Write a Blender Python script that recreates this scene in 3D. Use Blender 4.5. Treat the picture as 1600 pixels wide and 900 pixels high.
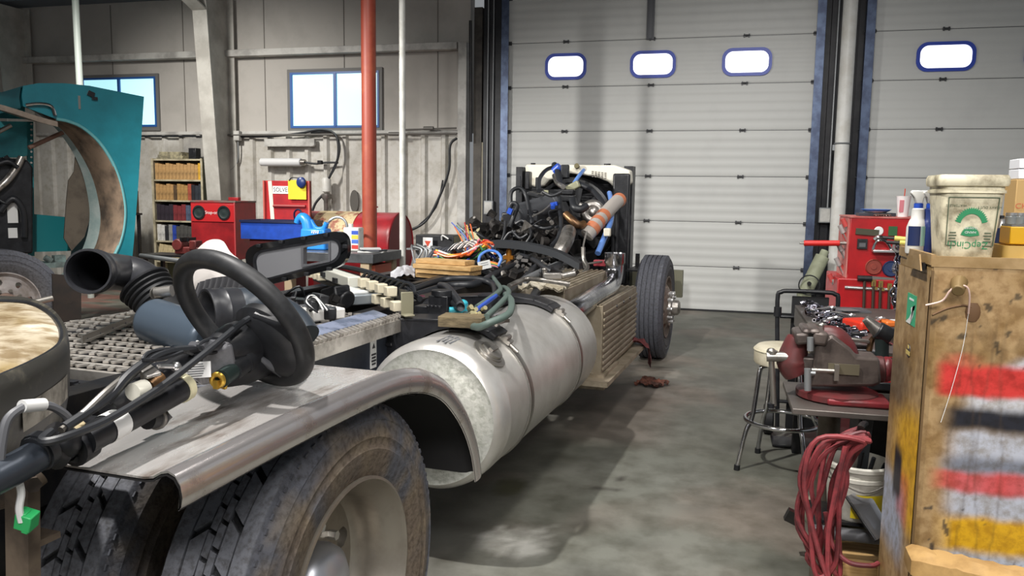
import bpy, bmesh, math, random
from mathutils import Vector, Matrix, Euler
for _o in list(bpy.data.objects): bpy.data.objects.remove(_o)
SC = bpy.context.scene
COL = SC.collection
PI = math.pi
rnd = random.Random(7)

# ---------------------------------------------------------------- camera
CAM_F, CAM_YAW, CAM_PITCH, CAM_ROLL, CAM_Z = 1250.0, math.radians(14.4), math.radians(-6.6), math.radians(0.8), 1.54
def _axes():
    cy, sy = math.cos(CAM_YAW), math.sin(CAM_YAW)
    f = Vector((-sy, cy, 0)); r = Vector((cy, sy, 0)); u = Vector((0, 0, 1))
    f2 = f*math.cos(CAM_PITCH)+u*math.sin(CAM_PITCH); u2 = -f*math.sin(CAM_PITCH)+u*math.cos(CAM_PITCH)
    return r*math.cos(CAM_ROLL)+u2*math.sin(CAM_ROLL), -r*math.sin(CAM_ROLL)+u2*math.cos(CAM_ROLL), f2
CR, CU, CF = _axes()
CPOS = Vector((0, 0, CAM_Z))
cam = bpy.data.cameras.new('camera'); camo = bpy.data.objects.new('camera', cam); COL.objects.link(camo)
camo.matrix_world = Matrix(((CR.x, CU.x, -CF.x, 0), (CR.y, CU.y, -CF.y, 0), (CR.z, CU.z, -CF.z, CAM_Z), (0, 0, 0, 1)))
cam.sensor_width = 36; cam.lens = CAM_F/1600*36; cam.clip_start = 0.05; cam.clip_end = 100
SC.camera = camo

# ---------------------------------------------------------------- world, lamps, exposure
SC.view_settings.view_transform = 'Standard'; SC.view_settings.look = 'None'
SC.view_settings.gamma = 1; SC.view_settings.use_curve_mapping = False
SC.view_settings.exposure = 0.14
wd = bpy.data.worlds.new('world'); SC.world = wd; wd.use_nodes = True
wd.node_tree.nodes['Background'].inputs[0].default_value = (0.92, 0.96, 1.0, 1)
wd.node_tree.nodes['Background'].inputs[1].default_value = 0.22
def area(name, loc, target, sx, sy, power, col=(1, 1, 1), spread=180):
    l = bpy.data.lights.new(name, 'AREA'); l.shape = 'RECTANGLE'; l.size = sx; l.size_y = sy; l.energy = power; l.color = col; l.spread = math.radians(spread)
    o = bpy.data.objects.new(name, l); COL.objects.link(o); o.location = loc
    o.rotation_euler = (Vector(target)-Vector(loc)).to_track_quat('-Z', 'Y').to_euler()
def spot(name, loc, target, power, ang, blend, r, col=(1, 1, 1)):
    l = bpy.data.lights.new(name, 'SPOT'); l.energy = power; l.spot_size = math.radians(ang); l.spot_blend = blend; l.shadow_soft_size = r; l.color = col
    o = bpy.data.objects.new(name, l); COL.objects.link(o); o.location = loc
    o.rotation_euler = (Vector(target)-Vector(loc)).to_track_quat('-Z', 'Y').to_euler()
spot('high_bay_lamp_left', (-5.5, 4.8, 3.3), (-2.2, 8.6, -1.0), 1000, 100, 0.7, 0.06, (1, .97, .92))
spot('high_bay_lamp_near', (-2.0, 1.5, 5.4), (-1.7, 3.0, 0), 1050, 136, 0.5, 0.07, (1, .97, .93))
spot('fill_spot_back', (-7.2, 7.2, 4.4), (-7.2, 11.3, -.1), 1000, 108, 1.0, 0.3, (1, .96, .9))  # added spot without a fixture, brightens the lower back wall
spot('fill_spot_door', (0.6, 5.8, 4.3), (0.5, 11.2, -.4), 400, 98, 1.0, 0.3, (1, .97, .94))  # added spot without a fixture, makes the door brighter towards its foot
area('fill_area_middle', (0.5, 2.6, 4.6), (0.5, 2.9, 0), 0.4, 3.0, 50, (1, .97, .93), 130)  # added overhead fill light, no fixture behind it
area('fill_area_rear', (0.8, -1.6, 4.0), (-0.4, 3.5, 0.2), 3.0, 0.6, 80, (1, .97, .94), 110)  # added fill from behind the camera for surfaces facing it

# ---------------------------------------------------------------- frames: world and truck (origin under the rear axle, y forwards)
IDM = Matrix.Identity(4)
TRK = Matrix.Translation((-2.10, 1.913, 0)) @ Matrix.Rotation(math.radians(-4.3), 4, 'Z')
def un(x, y, ax, val, F=IDM):
    """where the sight line of photo point (x, y) meets the plane axis=val of a frame"""
    inv = F.inverted(); c = inv @ CPOS; d = inv.to_3x3() @ (CR*(x-800)/CAM_F-CU*(y-450)/CAM_F+CF)
    return c+d*((val-c[ax])/d[ax])
def t(x, y, ax, val): return un(x, y, ax, val, TRK)

# ---------------------------------------------------------------- materials
def lin(c):
    return tuple((v/12.92 if v <= .04045 else ((v+.055)/1.055)**2.4) for v in c)
def hx(h):
    return lin(tuple(int(h[i:i+2], 16)/255 for i in (0, 2, 4)))
_mc = {}
def mat(name, col, rough=.5, metal=0, col2=None, nscale=6, nlo=.42, nhi=.62, bump=0, bscale=40, emit=None, estr=1, attr=False, trans=0, stretch=None, coat=0, detail=5, rvar=0, spec=.5):
    if name in _mc: return _mc[name]
    m = bpy.data.materials.new(name); m.use_nodes = True; nt = m.node_tree; N = nt.nodes; L = nt.links
    b = N['Principled BSDF']; c = hx(col) if isinstance(col, str) else col
    b.inputs['Base Color'].default_value = (*c, 1); b.inputs['Roughness'].default_value = rough; b.inputs['Metallic'].default_value = metal
    b.inputs['Specular IOR Level'].default_value = spec
    if trans: b.inputs['Transmission Weight'].default_value = trans
    if coat: b.inputs['Coat Weight'].default_value = coat; b.inputs['Coat Roughness'].default_value = .15
    tc = N.new('ShaderNodeTexCoord'); src = tc.outputs['Object']
    if stretch:
        mp = N.new('ShaderNodeMapping'); mp.inputs['Scale'].default_value = stretch; L.new(src, mp.inputs[0]); src = mp.outputs[0]
    base = None
    if attr:
        at = N.new('ShaderNodeAttribute'); at.attribute_name = 'col'; base = at.outputs['Color']
    if col2 is not None:
        nz = N.new('ShaderNodeTexNoise'); nz.inputs['Scale'].default_value = nscale; nz.inputs['Detail'].default_value = detail; nz.inputs['Roughness'].default_value = .62
        L.new(src, nz.inputs['Vector'])
        mr = N.new('ShaderNodeMapRange'); mr.inputs[1].default_value = nlo; mr.inputs[2].default_value = nhi; L.new(nz.outputs[0], mr.inputs[0])
        mx = N.new('ShaderNodeMix'); mx.data_type = 'RGBA'; L.new(mr.outputs[0], mx.inputs[0])
        if base is not None: L.new(base, mx.inputs[6])
        else: mx.inputs[6].default_value = (*c, 1)
        c2 = hx(col2) if isinstance(col2, str) else col2
        mx.inputs[7].default_value = (*c2, 1)
        if attr: mx.blend_type = 'MULTIPLY'
        base = mx.outputs[2]
        if rvar:
            r2 = N.new('ShaderNodeMapRange'); r2.inputs[1].default_value = nlo; r2.inputs[2].default_value = nhi; r2.inputs[3].default_value = rough; r2.inputs[4].default_value = rough+rvar
            L.new(nz.outputs[0], r2.inputs[0]); L.new(r2.outputs[0], b.inputs['Roughness'])
    if base is not None: L.new(base, b.inputs['Base Color'])
    if bump:
        n2 = N.new('ShaderNodeTexNoise'); n2.inputs['Scale'].default_value = bscale; n2.inputs['Detail'].default_value = 4; L.new(src, n2.inputs['Vector'])
        bp = N.new('ShaderNodeBump'); bp.inputs['Strength'].default_value = bump; bp.inputs['Distance'].default_value = .01; L.new(n2.outputs[0], bp.inputs['Height']); L.new(bp.outputs[0], b.inputs['Normal'])
    if emit is not None:
        e = hx(emit) if isinstance(emit, str) else emit
        b.inputs['Emission Color'].default_value = (*e, 1); b.inputs['Emission Strength'].default_value = estr
    _mc[name] = m; return m

# ---------------------------------------------------------------- mesh builder
def V(*a): return Vector(a[0]) if len(a) == 1 else Vector(a)
def frame_of(d):
    d = V(d).normalized(); h = V(0, 0, 1) if abs(d.z) < .95 else V(1, 0, 0)
    u = h.cross(d).normalized(); return u, d.cross(u).normalized(), d
def smooth(pts, n=5):
    P = [V(p) for p in pts]
    if len(P) < 3: return P
    out = []
    for i in range(len(P)-1):
        p0 = P[max(i-1, 0)]; p1 = P[i]; p2 = P[i+1]; p3 = P[min(i+2, len(P)-1)]
        for k in range(n):
            s = k/n
            out.append(.5*((2*p1)+(p2-p0)*s+(2*p0-5*p1+4*p2-p3)*s*s+(3*p1-p0-3*p2+p3)*s**3))
    out.append(P[-1]); return out
class B:
    def __init__(s): s.v = []; s.f = []; s.c = {}; s.mi = []; s.cur = 0
    def add(s, vs, fs, col=None):
        n = len(s.v); s.v += [V(p) for p in vs]; s.f += [tuple(i+n for i in f) for f in fs]; s.mi += [s.cur]*len(fs)
        if col is not None:
            for i in range(n, len(s.v)): s.c[i] = col[i-n] if isinstance(col, list) else col
        return s
    def box(s, c, d, R=None, taper=None):
        c = V(c); h = V(d)/2
        if R is None: R = Matrix.Identity(3)
        elif not isinstance(R, Matrix): R = Euler(R).to_matrix()
        vs = []
        for z in (-1, 1):
            k = taper if (taper and z > 0) else 1
            for y in (-1, 1):
                for x in (-1, 1): vs.append(c+R @ V(x*h.x*k, y*h.y*k, z*h.z))
        return s.add(vs, [(0, 2, 3, 1), (4, 5, 7, 6), (0, 1, 5, 4), (2, 6, 7, 3), (0, 4, 6, 2), (1, 3, 7, 5)])
    def beam(s, p0, p1, w, h, up=(0, 0, 1)):
        p0 = V(p0); p1 = V(p1); d = (p1-p0); L = d.length; d.normalize(); r = d.cross(V(up)).normalized(); u = r.cross(d)
        R = Matrix((r, d, u)).transposed(); return s.box((p0+p1)/2, (w, L, h), R)
    def ring(s, c, u, v, r, n): return [c+u*(r*math.cos(2*PI*i/n))+v*(r*math.sin(2*PI*i/n)) for i in range(n)]
    def skin(s, rings, closed=True, cap0=False, cap1=False, col=None):
        n = len(rings[0]); vs = [p for r in rings for p in r]; fs = []
        for j in range(len(rings)-1):
            for i in range(n if closed else n-1):
                k = (i+1) % n; fs.append((j*n+i, j*n+k, (j+1)*n+k, (j+1)*n+i))
        if cap0: fs.append(tuple(reversed(range(n))))
        if cap1: fs.append(tuple((len(rings)-1)*n+i for i in range(n)))
        return s.add(vs, fs, col)
    def cyl(s, p0, p1, r0, r1=None, n=16, cap=True):
        p0 = V(p0); p1 = V(p1); u, v, d = frame_of(p1-p0); r1 = r0 if r1 is None else r1
        return s.skin([s.ring(p0, u, v, r0, n), s.ring(p1, u, v, r1, n)], cap0=cap, cap1=cap)
    def tube(s, pts, r, n=8, sm=5, cap=True):
        P = smooth(pts, sm) if sm else [V(p) for p in pts]
        m = len(P); rr = r if isinstance(r, (list, tuple)) else None
        u = None; rings = []
        for i, p in enumerate(P):
            d = (P[min(i+1, m-1)]-P[max(i-1, 0)])
            if d.length < 1e-9: d = V(0, 0, 1)
            d.normalize()
            if u is None: u = frame_of(d)[0]
            else:
                u = u-d*u.dot(d)
                u = u.normalized() if u.length > 1e-6 else frame_of(d)[0]
            v = d.cross(u)
            if rr:
                x = i/(m-1)*(len(rr)-1); k = min(int(x), len(rr)-2); R = rr[k]+(rr[k+1]-rr[k])*(x-k)
            else: R = r
            rings.append(s.ring(p, u, v, R, n))
        return s.skin(rings, cap0=cap, cap1=cap)
    def lathe(s, prof, o=(0, 0, 0), ax=(0, 0, 1), n=32, a0=0, a1=2*PI, caps=False):
        """prof: (radius, height along ax)"""
        o = V(o); u, v, d = frame_of(ax); full = abs(a1-a0-2*PI) < 1e-6
        m = n if full else n+1; rings = []
        for r, h in prof:
            rings.append([o+d*h+u*(r*math.cos(a0+(a1-a0)*i/n))+v*(r*math.sin(a0+(a1-a0)*i/n)) for i in range(m)])
        return s.skin(rings, closed=full, cap0=caps, cap1=caps)
    def prism(s, poly, o, U, W, D, th):
        """2D polygon in (U, W), extruded th along D"""
        o = V(o); U = V(U); W = V(W); D = V(D)
        a = [o+U*p[0]+W*p[1] for p in poly]; b = [p+D*th for p in a]; n = len(a)
        fs = [tuple(range(n)), tuple(reversed(range(n, 2*n)))]+[(i, n+i, n+(i+1) % n, (i+1) % n) for i in range(n)]
        return s.add(a+b, fs)
    def hole(s, outer, inner, o, U, W, D, th):
        """ring-shaped plate: outer and inner outlines with equal point counts"""
        o = V(o); U = V(U); W = V(W); D = V(D); n = len(outer)
        q = lambda L, e: [o+U*p[0]+W*p[1]+D*e for p in L]
        return s.skin([q(outer, 0), q(outer, th), q(inner, th), q(inner, 0), q(outer, 0)])
    def sph(s, c, r, n=16, R=None):
        c = V(c); r = V(r, r, r) if isinstance(r, (int, float)) else V(r); m = n//2; rings = []
        R = R or Matrix.Identity(3)
        for j in range(1, m):
            a = PI*j/m; rings.append([c+R @ V(r.x*math.sin(a)*math.cos(2*PI*i/n), r.y*math.sin(a)*math.sin(2*PI*i/n), -r.z*math.cos(a)) for i in range(n)])
        s.skin(rings, cap0=True, cap1=True); return s
    def torus(s, c, ax, R, r, n=36, k=10, a0=0, a1=2*PI):
        u, v, d = frame_of(ax); c = V(c); full = abs(a1-a0-2*PI) < 1e-6
        P = [c+u*(R*math.cos(a0+(a1-a0)*i/n))+v*(R*math.sin(a0+(a1-a0)*i/n)) for i in range(n+1)]
        if not full: return s.tube(P, r, k, 0)
        rings = []
        for i in range(n):
            e = (P[i]-c).normalized(); rings.append([P[i]+e*(r*math.cos(2*PI*j/k))+d*(r*math.sin(2*PI*j/k)) for j in range(k)])
        return s.skin(rings+[rings[0]])
    def grid(s, nu, nv, fn, colfn=None):
        vs = [fn(i/nu, j/nv) for j in range(nv+1) for i in range(nu+1)]
        fs = [(j*(nu+1)+i, j*(nu+1)+i+1, (j+1)*(nu+1)+i+1, (j+1)*(nu+1)+i) for j in range(nv) for i in range(nu)]
        col = [colfn(i/nu, j/nv) for j in range(nv+1) for i in range(nu+1)] if colfn else None
        return s.add(vs, fs, col)
    def text(s, txt, size, o, U, W, th=.0006, align='CENTER', sx=1):
        cu = bpy.data.curves.new('txt', 'FONT'); cu.body = txt; cu.size = size; cu.align_x = align; cu.align_y = 'CENTER'; cu.resolution_u = 3
        ob = bpy.data.objects.new('txt', cu); COL.objects.link(ob)
        dg = bpy.context.evaluated_depsgraph_get(); me = bpy.data.meshes.new_from_object(ob.evaluated_get(dg))
        o = V(o); U = V(U).normalized(); W = V(W).normalized(); D = U.cross(W)
        s.add([o+U*v.co.x*sx+W*v.co.y+D*th for v in me.vertices], [tuple(p.vertices) for p in me.polygons])
        bpy.data.objects.remove(ob); bpy.data.curves.remove(cu); bpy.data.meshes.remove(me); return s
    def mirror_x(s, x0=0):
        o = B(); o.v = [V(2*x0-p.x, p.y, p.z) for p in s.v]; o.f = [tuple(reversed(f)) for f in s.f]; o.mi = list(s.mi); o.c = dict(s.c); return o
    def mesh(s, name, base, mats, ang=38):
        me = bpy.data.meshes.new(name); b = V(base)
        me.from_pydata([tuple(p-b) for p in s.v], [], s.f)
        for m in mats: me.materials.append(m)
        for p, i in zip(me.polygons, s.mi): p.material_index = i; p.use_smooth = True
        bm = bmesh.new(); bm.from_mesh(me); bmesh.ops.recalc_face_normals(bm, faces=bm.faces); bm.to_mesh(me); bm.free()
        if s.c:
            ca = me.color_attributes.new('col', 'FLOAT_COLOR', 'POINT')
            for i in range(len(s.v)): ca.data[i].color = (*s.c.get(i, (1, 1, 1)), 1)
        me.set_sharp_from_angle(angle=math.radians(ang)); me.update(); return me
def boolean(a, cutter):
    ms = []
    for q in (a, cutter):
        o = bpy.data.objects.new('tmp', q.mesh('tmp', (0, 0, 0), [])); COL.objects.link(o); ms.append(o)
    md = ms[0].modifiers.new('b', 'BOOLEAN'); md.object = ms[1]; md.operation = 'DIFFERENCE'; md.solver = 'EXACT'
    me = bpy.data.meshes.new_from_object(ms[0].evaluated_get(bpy.context.evaluated_depsgraph_get()))
    r = B(); r.add([v.co.copy() for v in me.vertices], [tuple(p.vertices) for p in me.polygons])
    for o in ms: bpy.data.objects.remove(o)
    return r

# ---------------------------------------------------------------- objects
def props(o, label, cat, group=None, kind=None):
    if label: o['label'] = label
    if cat: o['category'] = cat
    if group: o['group'] = group
    if kind: o['kind'] = kind
    return o
class Thing:
    def __init__(s, name, label, cat, base=(0, 0, 0), F=IDM, rz=0, group=None, kind=None, rel=False):
        s.base = V(base); s.rel = rel
        s.o = bpy.data.objects.new(name, None); s.o.empty_display_size = .05; COL.objects.link(s.o)
        s.o.matrix_world = F @ Matrix.Translation(s.base) @ Matrix.Rotation(rz, 4, 'Z'); s.off = V(0, 0, 0) if rel else s.base
        props(s.o, label, cat, group, kind)
    def part(s, name, b, m, parent=None, bev=0, label=None, ang=38, kind=None):
        me = b.mesh(name, s.off, m if isinstance(m, (list, tuple)) else [m], ang); o = bpy.data.objects.new(name, me); COL.objects.link(o)
        o.parent = parent or s.o
        if bev: mod = o.modifiers.new('bevel', 'BEVEL'); mod.width = bev; mod.segments = 2; mod.limit_method = 'ANGLE'; mod.angle_limit = math.radians(40)
        if label: o['label'] = label
        if kind: o['kind'] = kind
        return o
def solo(name, label, cat, b, m, base=None, F=IDM, group=None, kind=None, bev=0, ang=38):
    xs = b.v
    if base is None: base = (sum(p.x for p in xs)/len(xs), sum(p.y for p in xs)/len(xs), min(p.z for p in xs))
    me = b.mesh(name, base, m if isinstance(m, (list, tuple)) else [m], ang); o = bpy.data.objects.new(name, me); COL.objects.link(o)
    o.matrix_world = F @ Matrix.Translation(V(base))
    if bev: mod = o.modifiers.new('bevel', 'BEVEL'); mod.width = bev; mod.segments = 2; mod.limit_method = 'ANGLE'; mod.angle_limit = math.radians(40)
    return props(o, label, cat, group, kind)
def dup(o, parent=None, mw=None, label=None):
    c = o.copy(); COL.objects.link(c)
    if parent is not None: c.parent = parent
    for ch in list(o.children): dup(ch, c)
    if mw is not None: c.matrix_world = mw
    if label: c['label'] = label
    return c
def rrect(x0, y0, x1, y1, r, n=6):
    out = []
    for cx, cy, a in ((x1-r, y1-r, 0), (x0+r, y1-r, PI/2), (x0+r, y0+r, PI), (x1-r, y0+r, 1.5*PI)):
        out += [(cx+r*math.cos(a+PI/2*i/n), cy+r*math.sin(a+PI/2*i/n)) for i in range(n+1)]
    return out
def mixc(a, b, k): return tuple(a[i]+(b[i]-a[i])*k for i in range(3))
def sstep(a, b, x):
    k = max(0, min(1, (x-a)/(b-a))); return k*k*(3-2*k)
from mathutils import noise as _nz
def nz(x, y, z=0, oct=4): return .5+.5*_nz.fractal(V(x, y, z), 1.0, 2.0, oct)
X, Y, Z = V(1, 0, 0), V(0, 1, 0), V(0, 0, 1)
# ================================================================ SETTING
M_wall = mat('upper_wall_paint', 'b4b0aa', .75, col2='9b9791', nscale=1.3, nlo=.5, nhi=.85, bump=.08, bscale=14)
M_liner = mat('ribbed_liner', 'b3b1aa', .6, attr=True, col2='dcd8cf', nscale=9, nlo=.45, nhi=.75)
M_trimw = mat('white_steel_trim', 'c3c2bd', .5, col2='9a9894', nscale=3)
M_white = mat('white_paint', 'd8d8d4', .45, col2='cac8c1', nscale=5)
M_dkst = mat('dark_steel', '1a1b20', .45, .3, col2='2b2b2e', nscale=4)
M_blk = mat('black_paint', '141519', .4, col2='26272b', nscale=9)
M_galv = mat('galvanised_track', '5a6780', .4, .6, col2='475067', nscale=8)
M_conduit = mat('conduit', '8b8e90', .4, .4)
M_winb = mat('blue_fringe_frame', '2c5fa8', .4)  # blue glare fringe of the bright panes, painted into the frame colour
M_glow = mat('frosted_window_glass', 'cfeff5', .2, emit='aeeaf6', estr=.86)
M_glowd = mat('bright_door_glass', 'ffffff', .2, emit='ffffff', estr=1.3)
M_rblue = mat('blue_window_rim', '2b46b0', .4)
M_blackr = mat('black_rubber', '17181b', .6, bump=.1)
def struct(name, b, m, base=(0, 0, 0), bev=0):
    return solo(name, None, None, b, m, base=base, kind='structure', bev=bev)
# floor: grid with worn stains, a grey patch and a darker band
G0 = hx('7c7c74'); G1 = hx('68695f'); G2 = hx('85796f'); GD = hx('6a6762'); GW = hx('c4c3bc'); GR = hx('836f68')
def floor_col(x, y):
    n = nz(x*.55, y*.55, 3); n2 = nz(x*2.1, y*2.1, 9); c = mixc(G0, G1, sstep(.35, .65, n)); c = mixc(c, G2, .6*sstep(.5, .75, nz(x*.9+7, y*.9)))
    w = sstep(.9, .2, abs(x-.0)/1.0)*sstep(1.5, 3.2, y)*sstep(7.5, 5.5, y)*sstep(.42, .6, nz(x*.8, y*.5, 21)); c = mixc(c, hx('75776f'), .7*w)  # broad noisy patch pulled towards one mid grey
    w = sstep(-.9, -1.1, x)*sstep(-2.3, -2.1, x)*sstep(2.2, 2.6, y); c = mixc(c, GD, .4*w)  # smooth-edged darker band under the truck's right half
    w = sstep(-.1, -.5, x)*sstep(-1.1, -.8, x)*sstep(4.7, 5.1, y)*sstep(7.4, 6.2, y); c = mixc(c, GR, .35*w)
    d = math.hypot((x+.83)/.19, (y-3.33)/.21); a = math.atan2(y-3.33, x+.83); ed = 1+.5*(nz(math.cos(a)*4, math.sin(a)*4, 2)-.5)*2
    k = sstep(ed, ed*.55, d)*(.45+.55*sstep(.4, .6, nz(x*9, y*9, 5))); c = mixc(c, GW, .95*k)
    d = math.hypot((x+1.02)/.10, (y-3.98)/.16); c = mixc(c, hx('4d4d36'), .85*sstep(1.05, .6, d+.5*(nz(x*12, y*12)-.5)))
    if abs(x+.5) < .1 and abs(y-4.2) < .12: c = mixc(c, hx('4a4843'), .9*sstep(.62, .7, nz(x*16, y*16, 1)))
    if x < -3.5: c = mixc(c, hx('8a5a50'), .7*sstep(.52, .66, nz(x*.5, y*2.2, 5)))
    return mixc(c, mixc(c, (0, 0, 0), .25), sstep(.5, .8, n2))
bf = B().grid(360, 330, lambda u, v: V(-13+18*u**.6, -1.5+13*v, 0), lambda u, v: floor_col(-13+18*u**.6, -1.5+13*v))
M_floor = mat('worn_concrete', 'ffffff', .62, attr=True, col2='c2c0ba', nscale=5, nlo=.4, nhi=.7, bump=.04, bscale=25, rvar=-.12)
struct('floor', bf, M_floor)
# walls in the door plane
DY = 11.21
bw = B(); bw.box((-8.35, 11.5, 3.6), (9.5, .2, 2.3)); struct('wall_back', bw, M_wall, (-8.35, 11.5, 0))
br = B()
prof = []
x = -13.0
while x < -3.72:
    prof += [(x, 0), (x+.03, -.05), (x+.085, -.05), (x+.115, 0)]; x += .32
prof.append((-3.72, 0))
zz = [0, .15, .4, .7, 1.0, 1.3, 1.6, 1.9, 2.2, 2.36, 2.44]
def lin_col(px, z):
    g = mixc(hx('c9c7c1'), hx('a6a29a'), .6*sstep(.48, .72, nz(px*.8, z*1.4, 4)))
    g = mixc(g, hx('7d776c'), .6*sstep(.66, .84, nz(px*1.7, z*2.2, 8)))
    return g
nP = len(prof)
br.add([V(p[0], 11.38+p[1], z) for z in zz for p in prof], [(j*nP+i, j*nP+i+1, (j+1)*nP+i+1, (j+1)*nP+i) for j in range(len(zz)-1) for i in range(nP-1)], [lin_col(p[0], z) for z in zz for p in prof])
br.box((-8.36, 11.46, 1.22), (9.28, .06, 2.44))
struct('wall_liner', br, M_liner)
bt = B()
for xs in (-12.4, -9.75, -8.4, -6.95, -5.6, -4.1): bt.box((xs, 11.397, 3.5), (.012, .012, 2.05))
struct('trim_1', bt, mat('seam', '77736e', .7))
bt = B(); bt.box((-8.4, 11.3, 3.67), (9.3, .16, .10)); bt.box((-8.4, 11.36, 2.46), (9.3, .08, .05)); struct('trim_2', bt, M_trimw, bev=.006)
bt = B(); bt.box((-3.66, 11.3, 1.85), (.13, .2, 3.72)); struct('trim_3', bt, M_trimw, bev=.006)
bt = B(); bt.box((-8.4, 11.2, 4.62), (9.5, .5, .12)); bt.box((-8.4, 10.98, 4.72), (9.5, .06, .25)); struct('trim_4', bt, mat('eave_steel', '6d7884', .6))
bt = B(); bt.box((-3.45, 11.36, 2.1), (.12, .14, 4.2)); struct('trim_5', bt, mat('brown_post', '2f2a26', .6, col2='4f4a43', nscale=2.5))
bt = B(); bt.box((-3.35, 11.36, 1.15), (.10, .1, 2.3)); struct('trim_6', bt, mat('cream_post', 'b5ae98', .6))
b = B(); b.box((-4, 5, 5.6), (18, 13.2, .1), (.0, 0, 0)); struct('ceiling', b, mat('ceiling_insulation', '5d5d5b', .8), (-4, 5, 5.5))
b = B(); b.box((-13.1, 5, 2.8), (.2, 13.2, 5.6)); struct('wall_left', b, M_wall, (-13.1, 5, 0))
# dark door-jamb columns
b = B(); b.box((-3.2, 11.5, 2.75), (.34, .4, 5.5)); b.box((-3.18, 11.27, 2.75), (.22, .04, 5.5)); struct('trim_7', b, M_dkst, bev=.004)
b = B(); b.box((1.45, 11.5, 2.75), (.5, .4, 5.5)); b.box((1.34, 11.28, 2.75), (.10, .05, 5.5)); b.box((1.58, 11.28, 2.75), (.08, .05, 5.5)); struct('trim_8', b, M_dkst, bev=.004)
b = B(); b.box((1.0, 11.6, 5.1), (9, .2, 1.0)); struct('wall_front', b, M_wall, (1, 11.6, 4.6))
# tapered frame columns on the back wall
M_colw = mat('frame_column_paint', 'bdbbb4', .55, col2='a4a19a', nscale=2.5)
for i, cx in enumerate((-7.55, -11.4)):
    b = B(); y0, y1 = 10.98, 10.62
    b.prism([(0, 0), (11.3-y0, 0), (11.3-y1, 4.5), (0, 4.5)], (cx, 11.3, 0), -Y, Z, X, .02)
    b.beam((cx+.01, y0-.01, 0), (cx+.01, y1-.01, 4.5), .24, .022, up=(0, -1, 0))
    b.box((cx+.01, 11.3, 2.25), (.24, .02, 4.5))
    b.prism([(0, 0), (1.6, .55), (1.6, 1.2), (0, .75)], (cx, 10.75, 4.2), -Y, Z, X, .02)
    b.beam((cx+.01, 10.62, 4.2), (cx+.01, 9.1, 4.78), .24, .022)
    struct('trim_%d' % (9+i), b, M_colw)
# windows on the back wall
def window(n, x0, x1, z0, z1):
    W = Thing('window_%d' % n, None, None, ((x0+x1)/2, 11.4, z0), kind='structure')
    o = rrect(x0-.05, z0-.06, x1+.05, z1+.05, .004, 1); i = rrect(x0, z0, x1, z1, .003, 1)
    W.part('window_casing', B().hole(o, i, (0, 11.4, 0), X, Z, -Y, .035), M_trimd)
    fr = B().hole(i, rrect(x0+.035, z0+.035, x1-.03, z1-.03, .003, 1), (0, 11.4, 0), X, Z, -Y, .045)
    fr.box(((x0+x1)/2+.02, 11.365, (z0+z1)/2), (.045, .04, z1-z0-.04)); W.part('window_frame', fr, M_winb)
    xm = (x0+x1)/2+.02
    W.part('window_pane', B().box(((x0+xm)/2, 11.385, (z0+z1)/2), (xm-x0, .006, z1-z0-.04)), M_glow)
    W.part('window_pane', B().box(((x1+xm)/2, 11.378, (z0+z1)/2), (x1-xm, .006, z1-z0-.04)), M_glow)
M_trimd = mat('grey_casing', '6f6e6c', .6)
window(1, -6.5, -5.02, 2.53, 3.37); window(2, -10.35, -8.92, 2.57, 3.37)
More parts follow.
